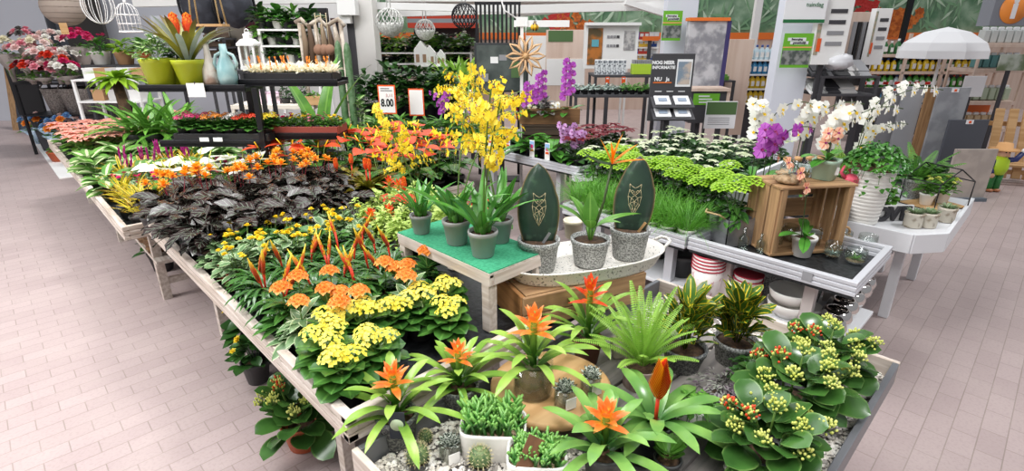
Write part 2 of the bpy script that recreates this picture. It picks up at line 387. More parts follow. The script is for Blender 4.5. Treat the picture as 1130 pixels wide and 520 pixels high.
def torch_guzmania(q):
    t = thing('torch_bromeliad', '', 'bromeliad'); pot(t, .05, .095, m='dark_pot')
    b = MB()
    for i in range(56):
        a = 2.39996 * i; b.leaf((.01 * math.cos(a), .01 * math.sin(a), .09 + .001 * i), a, q.uniform(.12, .18), .014, q.uniform(.3, 1.2), -.7, 6, 'strap', .25, 0, 0, 1.3)
    b.build('foliage', M['gloss'], t)
    for i in range(q.choice([1, 1, 2])):
        a = q.uniform(0, 6.28); z = q.uniform(.2, .26); d = q.uniform(.01, .05); x, y = d * math.cos(a), d * math.sin(a); lx, ly = .075 * math.cos(a), .075 * math.sin(a)
        MB().tube([(0, 0, .1), (x * .6, y * .6, .17), (x, y, z)], [.004, .004, .006], 6).build('flower_stalk', M['red'], t)
        h = MB()
        for j in range(9):
            k = j / 9; aj = j * 2.4; p = Vector((x + lx * .5 * k, y + ly * .5 * k, z - .03 + .07 * k))
            h.leaf(p, aj, .05 * (1 - .2 * k), .014, 1.3 + .1 * k, 1.55, 4, 'lance', .7)
        h.tube([(x, y, z - .02), (x + lx * .3, y + ly * .3, z + .03), (x + lx * .52, y + ly * .52, z + .062), (x + lx * .75, y + ly * .75, z + .1)], [.006, .009, .006, .001], 6)
        h.build('flower_spike', M['torch'], t)
    return t
def lantana(q):
    t = thing('yellow_flowering_shrub', '', 'potted plant'); pot(t, .055, .105, m=q.choice(['dark_pot', 'terra', 'dark_pot']))
    bush(q, .11, .105, .13, 70, .062, .036, 'oval', (.0, 1.0)).build('foliage', M[q.choice(['greygreen', 'mid', 'gloss'])], t)
    for i in range(q.choice([3, 4, 5])):
        a = q.uniform(0, 6.28); d = q.uniform(.01, .085); x, y = d * math.cos(a), d * math.sin(a); z = .235 + q.uniform(-.03, .03)
        f = MB(); f.tube([(x * .7, y * .7, .16), (x, y, z)], .002, 4, 1)
        for k in range(3): f.petals((x, y, z + .003 * k), (q.uniform(-.4, .4), q.uniform(-.4, .4), 1), 6, .021 - .004 * k, .017, 1.2 - .35 * k, 0, 'round', k, 2, .5)
        f.build('flower', [M['yel'], M['stem']], t)
    return t
def calathea(q):
    t = thing('calathea', '', 'potted plant'); pot(t, .058, .1, m='black')
    b = MB()
    for i in range(24):
        a = q.uniform(0, 6.28); d = q.uniform(0, .07); z = q.uniform(.15, .23); e = q.uniform(.0, .8)
        b.leaf((d * math.cos(a), d * math.sin(a), z), a + q.uniform(-.4, .4), q.uniform(.11, .16), q.uniform(.06, .08), e, e - .8, 6, 'oval', .18, 0, q.uniform(-.6, .6), 1, .06)
        b.tube([(0, 0, .09), (d * math.cos(a), d * math.sin(a), z)], .002, 4)
    b.build('foliage', M['cal'], t); return t
def crocata(q):
    t = calathea(q); t.name = 'flowering_calathea'
    for i in range(q.choice([2, 3, 3])):
        a = q.uniform(0, 6.28); d = q.uniform(.01, .08); x, y = d * math.cos(a), d * math.sin(a); z = q.uniform(.28, .34)
        MB().tube([(x * .3, y * .3, .12), (x, y, z)], .0025, 5).build('flower_stalk', M['dred'], t)
        f = MB()
        for k, (n, L, o) in enumerate([(6, .04, 1.25), (6, .036, .8), (4, .03, .35)]): f.petals((x, y, z + .006 * k), (q.uniform(-.2, .2), q.uniform(-.2, .2), 1), n, L, .02, o, 0, 'lance', k * .5, 3, .3, .3)
        f.build('flower', M['staro'], t)
    return t
def anthurium(spathe, spadix='gold', big=1.0, leafm='gloss'):
    def f(q):
        t = thing('anthurium', '', 'potted plant'); pot(t, .058, .1, m='black')
        b = MB()
        for i in range(16):
            a = q.uniform(0, 6.28); d = q.uniform(.02, .1); z = q.uniform(.13, .24)
            b.tube([(0, 0, .09), (d * math.cos(a), d * math.sin(a), z)], .002, 4); b.leaf((d * math.cos(a), d * math.sin(a), z), a, .13, .075, q.uniform(.0, .5), -.6, 5, 'heart', .12)
        b.build('foliage', M[leafm], t)
        for i in range(4):
            a = 2 * PI * i / 4 + q.uniform(-.5, .5); d = q.uniform(.03, .1); x, y = d * math.cos(a), d * math.sin(a); z = q.uniform(.27, .36)
            MB().tube([(0, 0, .1), (x * .6, y * .6, z * .7), (x, y, z)], .0025, 5).build('flower_stalk', M['stem'], t)
            sp = MB(); e = q.uniform(.1, .7); sp.leaf((x, y, z), a + q.uniform(-.8, .8), .1 * big, .085 * big, e, e - .5, 6, 'heart', .15, 0, q.uniform(-.3, .3))
            so = sp.build('spathe', M[spathe], t)
            MB().tube([(x, y, z), (x + .03 * math.cos(a), y + .03 * math.sin(a), z + .045)], [.005, .003], 6).build('spadix', M[spadix], so)
        return t
    return f
def bud_guzmania(q):
    t = thing('bud_bromeliad', '', 'bromeliad'); pot(t, .055, .1, m='black')
    b = MB()
    for i in range(26):
        a = 2.39996 * i; b.leaf((.012 * math.cos(a), .012 * math.sin(a), .09), a, q.uniform(.17, .24), .034, .5 + .8 * i / 26, -.4 + .6 * i / 26, 6, 'strap', .3)
    b.build('foliage', M['silver'] if q.random() < .5 else M['bromo'], t)
    MB().tube([(0, 0, .1), (.005, 0, .24)], .006, 6).build('flower_stalk', M['red'], t)
    h = MB()
    for j in range(34):
        a = 2.39996 * j; k = j / 34; h.leaf((.005 + .022 * math.sin(PI * (.15 + .8 * k)) * math.cos(a) * .6, .022 * math.sin(PI * (.15 + .8 * k)) * math.sin(a) * .6, .23 + .06 * k), a, .035, .026, 1.0 + .4 * k, 1.7, 3, 'petal', .3)
    h.build('flower_bud', M['bud'], t); return t
def strapplant(name, cat, leafm, n, L, W, potm='dark_pot', e=(.4, 1.2), e1=-.3, prof='strap', z=.1, pr=.055, ph=.1, fold=.25, pw=1.2, fl=None):
    def f(q):
        t = thing(name, '', cat); pot(t, pr, ph, m=potm); b = MB()
        for i in range(n):
            a = 2.39996 * i + q.uniform(-.2, .2); k = i / n; e0 = e[0] + (e[1] - e[0]) * k + q.uniform(-.15, .15)
            b.leaf((pr * .3 * math.cos(a), pr * .3 * math.sin(a), z * .92), a, L * q.uniform(.75, 1.1), W, e0, e0 + e1 - .5 * (1 - k), 7, prof, fold, 0, q.uniform(-.2, .2), pw)
        b.build('foliage', M[leafm], t)
        if fl: fl(q, t)
        return t
    return f
def leafy(name, cat, leafm, r, h, n, L, W, prof='oval', potm='dark_pot', ph=.1, pr=.055, fl=None, e=(.1, 1.0), fold=.2, seg=4):
    def f(q):
        t = thing(name, '', cat); pot(t, pr, ph, m=potm)
        b = stems(q, 7, r * .7, ph * .8, ph + h * .6); bush(q, ph * 1.05, r, h, n, L, W, prof, e, b=b, fold=fold, seg=seg); b.build('foliage', M[leafm], t)
        if fl: fl(q, t, ph + h, r)
        return t
    return f
def dots(m, n, fr, up=.01):
    def f(q, t, z, r):
        for i in range(n):
            a = q.uniform(0, 6.28); d = r * math.sqrt(q.random()) * .9; b = MB(); zz = z - (d / r) ** 2 * .06 + up * q.uniform(.2, 1.2)
            b.tube([(d * .7 * math.cos(a), d * .7 * math.sin(a), zz - .05), (d * math.cos(a), d * math.sin(a), zz)], .0018, 4, 1)
            for k in range(2): b.petals((d * math.cos(a), d * math.sin(a), zz), (math.cos(a) * .5, math.sin(a) * .5, 1), 6, fr * (1 - .25 * k), fr * .8, 1.15 - .5 * k, 0, 'round', k, 2, .4)
            b.build('flower', [M[m], M['stem']], t)
    return f
def bracts(m, n, L, W, nh=4):
    def f(q, t, z, r):
        for i in range(nh):
            a = 2 * PI * i / nh + q.uniform(-.4, .4); d = r * .55; b = MB(); zz = z + q.uniform(0, .03)
            for j in range(n): b.leaf((d * math.cos(a), d * math.sin(a), zz), 2 * PI * j / n + q.uniform(-.2, .2), L * q.uniform(.7, 1.1), W, q.uniform(.1, .6), -.3, 4, 'lance', .15)
            b.build('bracts', M[m], t)
    return f
def spikes(m, n, hgt, L):
    def f(q, t):
        for i in range(n):
            a = q.uniform(0, 6.28); d = q.uniform(.01, .06); b = MB()
            for j in range(9): b.leaf((d * math.cos(a) * (1 + .06 * j), d * math.sin(a) * (1 + .06 * j), hgt + .011 * j), j * 2.5, L * .5, .018, 1.1, 1.5, 3, 'lance', .4)
            b.tube([(0, 0, .1), (d * math.cos(a), d * math.sin(a), hgt)], .003, 5); b.build('flower_spike', M[m], t)
    return f

# big bromeliad with a star of bracts
def star_bromeliad(potfn, leafm='brom', flower='star', L=.3, W=.036, n=26, fs=1.0, fh=.13, name='star_bromeliad', e_=.55):
    def f(q):
        t = thing(name, '', 'bromeliad'); z = potfn(t); b = MB()
        for i in range(n):
            a = 2.39996 * i + q.uniform(-.15, .15); k = i / n; e0 = e_ + (1.3 - e_) * k
            b.leaf((.018 * math.cos(a), .018 * math.sin(a), z - .02 + fh * .62 * k ** 1.5), a, L * q.uniform(.8, 1.08) * (1 - .42 * k), W * q.uniform(.85, 1.1), e0, -.55 + .7 * k, 9, 'strap', .22, 0, q.uniform(-.15, .15), 1.1)
        b.build('foliage', M[leafm], t)
        MB().tube([(0, 0, z), (0, 0, z + fh), (0, 0, z + fh * 1.3)], [.012, .011, .004], 7).build('flower_stalk', M['brom'], t)
        h = MB()
        for i in range(18):
            a = 2.39996 * i; k = i / 18; e0 = .0 + 1.35 * k
            h.leaf((.008 * math.cos(a), .008 * math.sin(a), z + fh * .75 + fh * .45 * k), a, (.078 - .035 * k) * fs, (.032 - .008 * k) * fs, e0 + .15, e0 - .25 + .3 * k, 5, 'bract', .25)
        h.build('flower_star', M[flower], t); return t
    return f
def frond(b, p, az, L, W, e0, e1, n=26, m=0, daz=0.0, sag=.35):
    p = Vector(p); st = L / n; spine = [p.copy()]
    for i in range(n):
        t = i / n; e = e0 + (e1 - e0) * t; a = az + daz * t
        d = Vector((math.cos(e) * math.cos(a), math.cos(e) * math.sin(a), math.sin(e))); p = p + d * st; spine.append(p.copy())
        if t < .12: continue
        w = W * (math.sin(PI * (t * .92 + .06)) ** .5) * (1 - .3 * t); ps = max(-1.2, e * -.15 - sag)
        for sgn in (-1, 1): b.leaf(p, a + sgn * 1.35, w, st * .95, ps * .4 + .25, ps * .4 - .2, 2, 'lance', .1, m, -sgn * e)
    b.tube(spine, [.002] * len(spine), 4, m, False); return b
def fernplant(potfn, leafm='fern', nf=22, L=.34, W=.035, name='fern', e=(.5, 1.45), npin=22):
    def f(q):
        t = thing(name, '', 'fern'); z = potfn(t); b = MB()
        for i in range(nf):
            a = 2.39996 * i; k = i / nf; e0 = e[0] + (e[1] - e[0]) * k + q.uniform(-.1, .1)
            frond(b, (.015 * math.cos(a), .015 * math.sin(a), z), a, L * q.uniform(.75, 1.1), W, e0, e0 - 1.0 + .6 * k, npin)
        b.build('fronds', M[leafm], t); return t
    return f
def crotonplant(potfn, n=60, L=.14, W=.03, leafm='croton', z1=.16):
    def f(q):
        t = thing('croton', '', 'potted plant'); z = potfn(t); b = stems(q, 6, .06, z - .02, z + z1 * .7, .003)
        for i in range(n):
            a = q.uniform(0, 6.28); k = q.random(); d = .06 * k; zz = z + z1 * q.uniform(.05, 1.0) * (1 - .3 * k)
            e0 = q.uniform(.5, 1.45); b.leaf((d * math.cos(a), d * math.sin(a), zz), a, L * q.uniform(.7, 1.1), W, e0, e0 - .45, 6, 'oval' if W > .03 else 'lance', .25, 0, q.uniform(-.5, .5), 1, .05, q.uniform(-.3, .3))
        b.build('foliage', M[leafm], t); return t
    return f

# orchids
def phal(b, c, nrm, r=.036, mp=0, ml=1, roll=0.0):
    """one moth orchid flower"""
    Q = Vector((0, 0, 1)).rotation_difference(Vector(nrm).normalized()); c = Vector(c); t = MB()
    for a in (PI / 2, PI * 7 / 6, PI * 11 / 6): t.leaf((0, 0, -.002), a + roll, r, r * .72, .15, -.1, 3, 'oval', .1, mp)
    for a in (.25, PI - .25): t.leaf((0, 0, .001), a + roll, r * 1.05, r * 1.25, .2, -.05, 3, 'petal', .1, mp)
    t.leaf((0, 0, .002), -PI / 2 + roll, r * .45, r * .4, .9, .2, 3, 'heart', .4, ml); t.ball((0, 0, .006), r * .12, 5, 4, 1, ml)
    return b.join(t, lambda v: c + Q @ v)
def orchid_leaves(q, t, z, n=6, L=.19, W=.06, m='orch', e=(.2, 1.0)):
    b = MB()
    for i in range(n):
        a = PI * i + q.uniform(-.5, .5); k = i / n; b.leaf((0, 0, z - .01), a, L * q.uniform(.8, 1.1), W, e[0] + (e[1] - e[0]) * k, -.5 + .6 * k, 7, 'paddle', .22)
    return b.build('leaves', M[m], t)
def moth_orchid(pm, lipm, ns=2, hgt=.42, nf=8, fr=.036, potm='white_pot', face=None, pr=.05, ph=.1, arch=.5, leafL=.19, potfn=None, name='moth_orchid', k0=.45):
    def f(q):
        t = thing(name, '', 'orchid')
        z = potfn(t) if potfn else ph
        if not potfn: pot(t, pr, ph, m=potm)
        orchid_leaves(q, t, z, L=leafL)
        for s in range(ns):
            a = (face if face is not None else 0) + (s - (ns - 1) / 2) * .9 + q.uniform(-.15, .15)
            pts = [Vector((.02 * math.cos(a), .02 * math.sin(a), z - .02))]
            for i in range(14):
                k = i / 13; e = 1.5 - arch * 3.2 * max(0, k - .4) ** 1.2; pts.append(pts[-1] + Vector((math.cos(e) * math.cos(a), math.cos(e) * math.sin(a), math.sin(e))) * hgt * (1.05 + .35 * arch) / 14)
            MB().tube(pts, .0028, 5).build('flower_stem', M['dstem'], t)
            for i in range(nf):
                k = k0 + (1 - k0) * (i + .3) / nf; p = pts[0].lerp(pts[-1], 0); j = k * 14; j0 = int(j); p = pts[min(j0, 14)].lerp(pts[min(j0 + 1, 14)], j - j0)
                sd = Vector((-math.sin(a), math.cos(a), 0)) * (.03 if i % 2 else -.03); p = p + sd * (1.1 - .4 * k) + Vector((0, 0, -.015))
                nr = Vector((math.cos(a), math.sin(a), 0)) + sd * 9 + Vector((0, 0, q.uniform(-.1, .35)))
                phal(MB(), p, nr, fr * q.uniform(.9, 1.1) * (1.1 - .25 * (i / nf))).build('flower', [M[pm], M[lipm]], t) if False else None
                b = MB(); phal(b, (0, 0, 0), (nr.x, nr.y, nr.z), fr * q.uniform(.9, 1.1) * (1.1 - .25 * (i / nf)), roll=-a * 0); b.tube([(0, 0, 0), tuple(-sd * .9 + Vector((0, 0, .012)))], .0012, 4, 2)
                b.build('flower', [M[pm], M[lipm], M['stem']], t, p)
        return t
    return f
def oncidium(q):
    t = thing('dancing_lady_orchid', '', 'orchid'); pot(t, .062, .115, m='grey_pot')
    b = MB()
    for i in range(4):
        a = 2 * PI * i / 4 + .6; b.ball((.022 * math.cos(a), .022 * math.sin(a), .135), .018, 8, 6, 2.1)
    for i in range(12):
        a = 2 * PI * i / 12 + q.uniform(-.3, .3); k = q.random(); b.leaf((.022 * math.cos(a), .022 * math.sin(a), .11), a, q.uniform(.17, .3), .042, 1.0 + .35 * k, .1 + .8 * k, 7, 'lance', .3, 0, q.uniform(-.3, .3))
    b.build('leaves', M['orch'], t)
    for s in range(2):
        a0 = q.uniform(0, 6.28); pts = [Vector((.015 * math.cos(a0), .015 * math.sin(a0), .12))]; e = 1.45; p = pts[0].copy(); hh = q.uniform(.58, .68)
        for i in range(12):
            e -= .045; p = p + Vector((math.cos(e) * math.cos(a0), math.cos(e) * math.sin(a0), math.sin(e))) * hh / 12; pts.append(p.copy())
        st = MB().tube(pts, .003, 5); fl = MB(); 
        for j in range(9):
            k = 5.6 + j * .78; j0 = min(11, int(k)); base = pts[j0].lerp(pts[j0 + 1], k - j0); az = a0 + j * 2.4; e2 = q.uniform(.0, .6); L = q.uniform(.09, .17) * (1.15 - j * .05)
            tip = base + Vector((math.cos(e2) * math.cos(az), math.cos(e2) * math.sin(az), math.sin(e2))) * L; st.tube([base, base.lerp(tip, .5) + Vector((0, 0, .012)), tip], .0014, 4)
            for c in range(9):
                x = base.lerp(tip, .2 + .1 * c) + Vector((q.uniform(-.014, .014), q.uniform(-.014, .014), q.uniform(-.018, .012))); nr = Vector((math.cos(az) + q.uniform(-.7, .7), math.sin(az) + q.uniform(-.7, .7), q.uniform(-.1, .6)))
                Q = Vector((0, 0, 1)).rotation_difference(nr.normalized()); g = MB(); r = q.uniform(.016, .021)
                g.leaf((0, 0, 0), -PI / 2, r * 1.25, r * 1.7, .15, -.3, 3, 'petal', .1, 0)
                for aa in (.4, 1.57, 2.74): g.leaf((0, 0, 0), aa, r * .6, r * .35, .2, .0, 2, 'lance', .1, 0)
                g.ball((0, 0, .003), r * .16, 5, 3, 1, 1); fl.join(g, lambda v: x + Q @ v)
        k_ = len(fl.f); fl.join(st); fl.m[k_:] = [2] * (len(fl.f) - k_); fl.build('flower_spray', [M['yel'], M['brownspot'], M['stem']], t)
    return t

# grass pot
def grasspot(q):
    t = thing('grass_plant', '', 'potted plant'); pot(t, .052, .085, m='white_pot'); MB().lathe([(.0475, .025), (.0535, .06)], n=22).build('pot_sleeve', M['ferndark'], t)
    b = MB()
    for i in range(190):
        a = q.uniform(0, 6.28); d = .045 * math.sqrt(q.random()); e0 = q.uniform(.7, 1.5)
        b.leaf((d * math.cos(a), d * math.sin(a), .075), a + q.uniform(-.5, .5), q.uniform(.15, .26), .005, e0, e0 - q.uniform(.5, 1.7), 5, 'needle', .2)
    b.build('grass_blades', M['grass'], t); return t
# tree-like lime topped shrub
def limetop(q):
    t = thing('lime_topped_shrub', '', 'potted plant'); pot(t, .06, .11, m='dark_pot'); b = stems(q, 6, .1, .1, .3, .003)
    bush(q, .13, .12, .13, 34, .1, .05, 'lance', (-.1, .5), b=b, m=1)
    b.build('stems_and_leaves', [M['dstem'], M['gloss']], t)
    for i in range(5):
        a = 2 * PI * i / 5 + q.uniform(-.3, .3); d = .075 * (0 if i == 0 else 1); g = MB(); c = Vector((d * math.cos(a), d * math.sin(a), .3 + q.uniform(-.03, .045)))
        for j in range(46):
            ph = 2.39996 * j; k = math.sqrt(j / 46); g.leaf(c + Vector((.05 * k * math.cos(ph), .05 * k * math.sin(ph), .025 * (1 - k * k))), ph, .034, .028, 1.0 - .8 * k, -.2 - .3 * k, 3, 'oval', .2)
        g.build('flower_head', M['lime'], t)
    return t
# ---------------------------------------------------------------- setting
def brickfloor():
    q = N('clinker_paving'); t = q.n('TexCoord'); b = q.n('TexBrick'); q.l(t.outputs['Object'], b.inputs['Vector'])
    for k, v in (('Scale', 1.0), ('Brick Width', .212), ('Row Height', .106), ('Mortar Size', .003), ('Mortar Smooth', .3), ('Bias', 0.0)): b.inputs[k].default_value = v
    b.inputs['Color1'].default_value = lin('ad9c9a'); b.inputs['Color2'].default_value = lin('a49391'); b.inputs['Mortar'].default_value = lin('8e807a')
    nz = q.noise(3.0, detail=5.0); n2 = q.noise(70.0, detail=3.0)
    c = q.mix(q.math('MULTIPLY', q.step(nz, .3, .75), .35), b.outputs[0], lin('b8a9a4')); c = q.mix(q.math('MULTIPLY', q.step(n2, .45, .7), .25), c, lin('8c7c7a'))
    q.l(c, q.b.inputs['Base Color']); q.b.inputs['Roughness'].default_value = .45
    q.bump(q.math('SUBTRACT', 1.0, b.outputs[1]), .35, .004); return q.m
fl = MB().add([(-12, -8, 0), (34, -8, 0), (34, 36, 0), (-12, 36, 0)], [(0, 1, 2, 3)]); struct(fl.build('floor', brickfloor()))
W_white = mat('white_paint', 'e9e8e6', .6); W_grey = mat('pale_grey_wall', 'd3d6de', .7); W_wood = woodmat('pink_beige_board', 'd9c3b4', 'cfb5a4', 2, 2.0)
W_orange = mat('orange_paint', 'e8752a', .5); W_black = mat('black_paint', '17171a', .5); W_dark = mat('charcoal_paint', '3d3c40', .6)
BLK = mat('black_steel', '16161a', .4, .3); STEEL = mat('brushed_steel', 'b9bbc0', .35, .6); GAL = mat('galvanised_rail', 'c9cacf', .45, .25)
CHROME = mat('polished_chrome', 'd9d4d0', .06, 1.0); LINER = mat('black_pond_liner', '17191b', .45, c2='2a2c2e', scale=40, bump=.4)
WASH = woodmat('whitewashed_wood', 'cfc4ba', 'b3a497', 1, 8.0); WASHX = woodmat('whitewashed_wood_cross', 'cfc4ba', 'b3a497', 0, 8.0)
PINE = woodmat('pine_crate_wood', 'b08c64', '937150', 0, 8.0); PINEV = woodmat('pine_crate_upright', 'b08c64', '937150', 2, 8.0); DRIFT = woodmat('grey_deck_board', '6f6a68', '8d8782', 0, 7.0)
OAK = woodmat('pale_disc_wood', 'c9a273', 'b78d5c', 0, 4.0); FELT = mat('green_felt', '2f8a63', .95, c2='3d9a72', scale=80)
GLASS = glassmat('clear_glass', 'f3f7f5'); PAPER = mat('printed_paper', 'e8e8ea', .6)

def vbox(px0, py0, px1, py1, D):
    xm, ym = (px0 + px1) / 2, (py0 + py1) / 2
    return V(xm, ym, D), (V(px1, ym, D) - V(px0, ym, D)).length, V(xm, py0, D).z - V(xm, py1, D).z
def sbox(name, px0, py0, px1, py1, D, th, m, z0=None):
    c, w, h = vbox(px0, py0, px1, py1, D); c = c + FWD * (th / 2)
    if z0 is not None: top = c.z + h / 2; h = top - z0; c.z = (top + z0) / 2
    return struct(MB().box((0, 0, 0), (w, th, h)).build(name, m, None, c, VROT, False))
D_B = 15.0
sbox('wall_back', 395, 43, 1300, 150, D_B, .2, W_wood, 0.0)
sbox('trim_1', 380, 36, 1300, 43.5, D_B - .06, .3, W_orange)
mural_dark = mat('mural_dark_green', '54805f', .7, c2='a9c4a8', scale=2.2, lo=.3, hi=.75); mp_ = mat('mural_palm_green', '7aa47c', .7); mp2 = mat('mural_pale_frond', 'b9d0b6', .7); mp3 = mat('mural_orange', 'd9782e', .7, c2='b0561c', scale=9); mp4 = mat('mural_red', 'c0302c', .7)
struct(MB().box((0, 0, 0), (24, .1, 1.6)).build('wall_back_mural', mural_dark, None, V(800, 0, D_B + .1) + Vector((0, 0, -.1)), VROT, False))
def mural():
    q = random.Random(5); c, w, h = vbox(395, -14, 1135, 36, D_B); mb = MB()
    for i in range(420):
        x = q.uniform(-w / 2, w / 2); z = q.uniform(-h / 2, h / 2); a = q.uniform(-2.6, -.5) if q.random() < .7 else q.uniform(0, 6.28); L = q.uniform(.25, .75)
        d = Vector((math.cos(a), 0, math.sin(a))); s = Vector((-d.z, 0, d.x)) * q.uniform(.02, .05); p = Vector((x, -.02 * q.random(), z)); e = p + d * L
        if abs(e.z) > h / 2 + .15: continue
        k = len(mb.v); mb.add([p, p + d * L * .4 + s, e, p + d * L * .4 - s], [(0, 1, 2, 3)], q.choice([0, 0, 1]))
    for (px, py, m) in [(1000, 22, 2), (990, 30, 2), (975, 22, 2), (640, 28, 2), (625, 24, 2), (935, 6, 3), (950, 12, 3), (402, 22, 2), (612, 20, 3)]:
        p = V(px, py, D_B); lx = (p - c).dot(RGT); lz = p.z - c.z
        for j in range(14): mb.petals((lx + q.uniform(-.3, .3), -.03, lz + q.uniform(-.2, .2)), (0, -1, 0), 5, .12, .12, 1.5, m, 'round', q.random(), 2)
    o = mb.build('wall_back_print', [mp_, mp2, mp3, mp4], None, c - FWD * .03, VROT, False); struct(o)
mural()
for i, (px, dx, w) in enumerate([(828, 20, 7), (1003, 8, 5), (395, 0, 6)]):
    a, b = V(px + dx * .55, -8, 12.5), None; foot = Vector((a.x, a.y, 0)); d = w / 62
    struct(MB().box((0, 0, 1.45), (d * 1.3, d, 2.9)).build('column_%d' % (i + 1), W_white if i != 1 else BLK, None, foot, VROT, False))
col_w = mat('cool_white_cladding', 'd9dce6', .5)
def column(n, px0, px1, D):
    a, w, _ = vbox(px0, 0, px1, 10, D); struct(MB().box((0, 0, 1.6), (w, w * .5, 3.2)).build('column_%d' % n, col_w, None, Vector((a.x, a.y, 0)) + FWD * w * .25, VROT, False))
column(4, 737, 771, 8.0); column(5, 868, 905, 6.6)
# left building
struct(MB().box((0, 0, 1.9), (13, .2, 3.8)).build('wall_left', W_grey, None, Vector((V(40, 60, 13).x, V(40, 60, 13).y, 0)), VROT, False))
struct(MB().box((0, 0, 1.9), (V(395, 40, 10.5) - V(268, 40, 10.5)).length and ((V(400, 40, 10.5) - V(268, 40, 10.5)).length, .25, 3.8)).build('wall_middle', W_white, None, Vector((V(334, 60, 10.7).x, V(334, 60, 10.7).y, 0)), VROT, False))
struct(MB().box((0, 0, 1.6), (.34, .34, 3.2)).build('column_6', mat('cream_column', 'd6d3cf', .6), None, Vector((V(404, 40, 8.6).x, V(404, 40, 8.6).y, 0)), VROT, False))
# canopy beams
for i, (a, b, d, h) in enumerate([((430, 14), (742, 6), 9.5, .13), ((395, 6), (560, 10), 8.8, .1), ((560, 14), (760, -2), 10.5, .16), ((150, 4), (400, -1), 9.2, .1), ((690, 2), (735, 16), 9.3, .08)]):
    struct(MB().beam(V(a[0], a[1], d), V(b[0], b[1], d), .16, h).build('ceiling_beam_%d' % (i + 1), W_white, None, smooth=False))
# canopy sheet above the middle of the shop
p0, p1 = V(430, 4, 10), V(745, 0, 10)
struct(MB().box((0, 0, 0), ((p1 - p0).length, 1.4, .05)).build('ceiling', W_white, None, (p0 + p1) / 2 + FWD * .5 + Vector((0, 0, .02)), VROT, False))
struct(MB().box((0, 0, .006), (.36, 4.9, .012)).build('floor_strip', W_white, None, (.70, 12.2, 0), 0, False))
struct(MB().box((0, 0, .004), (3.5, 6, .008)).build('floor_wood', woodmat('brown_floor_wood', 'a98560', '8f6c4a', 0, 2.0), None, (.3, 25, 0), 0, False))

# ---------------------------------------------------------------- benches
def bench(name, label, x0, x1, y0, y1, zt, rail=.1, m=None, mx=None, legs=None, ridged=True, lz=.045, top=None, th=.035, floorz=.0, legw=.06, legm=None, sides='wesn', brace=True):
    t = thing(name, label, 'plant table', ((x0 + x1) / 2, (y0 + y1) / 2, 0)); cx, cy = (x0 + x1) / 2, (y0 + y1) / 2; m = m or WASH; mx = mx or m
    MB().box((0, 0, zt - .08 - .01), (x1 - x0 - .02, y1 - y0 - .02, .02)).build('table_top', top or LINER, t, smooth=False)
    for sd in sides:
        b = MB(); L = (y1 - y0) if sd in 'we' else (x1 - x0)
        for k in range(3 if ridged else 1):
            n = 3 if ridged else 1; hh = rail / n
            zc = zt - rail + hh * (k + .5); dd = th
            c = {'w': (x0 - cx + th / 2, 0), 'e': (x1 - cx - th / 2, 0), 's': (0, y0 - cy + th / 2), 'n': (0, y1 - cy - th / 2)}[sd]
            b.box((c[0], c[1], zc), (dd, L, hh - (.007 if ridged else .001)) if sd in 'we' else (L - 2 * th, dd, hh - (.007 if ridged else .001)))
        if ridged: b.box((c[0], c[1], zt - rail / 2), (th * .6, L - .01, rail - .01) if sd in 'we' else (L - 2 * th, th * .6, rail - .01))
        b.build('rail', m if sd in 'we' else mx, t, smooth=False, bevel=.003)
    for (lx, ly) in legs or [(x, y) for x in (x0 + .22, x1 - .22) for y in (y0 + .35, y1 - .35)]:
        lb = MB().box((lx - cx, ly - cy, (zt - .1 + floorz) / 2), (legw, legw, zt - .1 - floorz)); 
        if brace: lb.box((lx - cx + .12, ly - cy, floorz + .14), (.3, .03, .05))
        lb.build('leg', legm or m, t, smooth=False, bevel=.003)
    return t
nb = bench('display_bench', 'long whitewashed wooden plant table along the left aisle, nearer one, full of flowers', .55, 1.95, 1.28, 3.94, .82, legs=[(.8, 1.9), (.8, 3.6), (1.7, 1.9), (1.7, 3.5)], mx=WASHX, sides='wn', brace=False)
b = MB()
for k in range(3): b.box((-.2825, -1.3125, .82 - .1 + .1 / 3 * (k + .5)), (.835, .035 - (.008 if k == 1 else 0), .0303))
b.box((-.2825, -1.3125, .77), (.82, .02, .09)).build('rail', WASHX, nb, smooth=False, bevel=.003)
fb = bench('display_bench', 'farther whitewashed plant table along the left aisle, behind a gap in the rail', .44, 1.85, 4.02, 8.3, .76, legs=[(.66, 4.5), (.66, 6.2), (1.6, 4.5), (1.6, 6.5), (.66, 8)], mx=WASHX)
MB().box((-.26, -1.2, .34), (.52, 1.2, .025)).build('lower_shelf', WASH, fb, smooth=False)
bench('display_bench', 'low dark table of orange anthuriums behind the lime feathery plants', 1.99, 2.78, 3.3, 5.0, .76, mx=WASHX)
ZB = .745
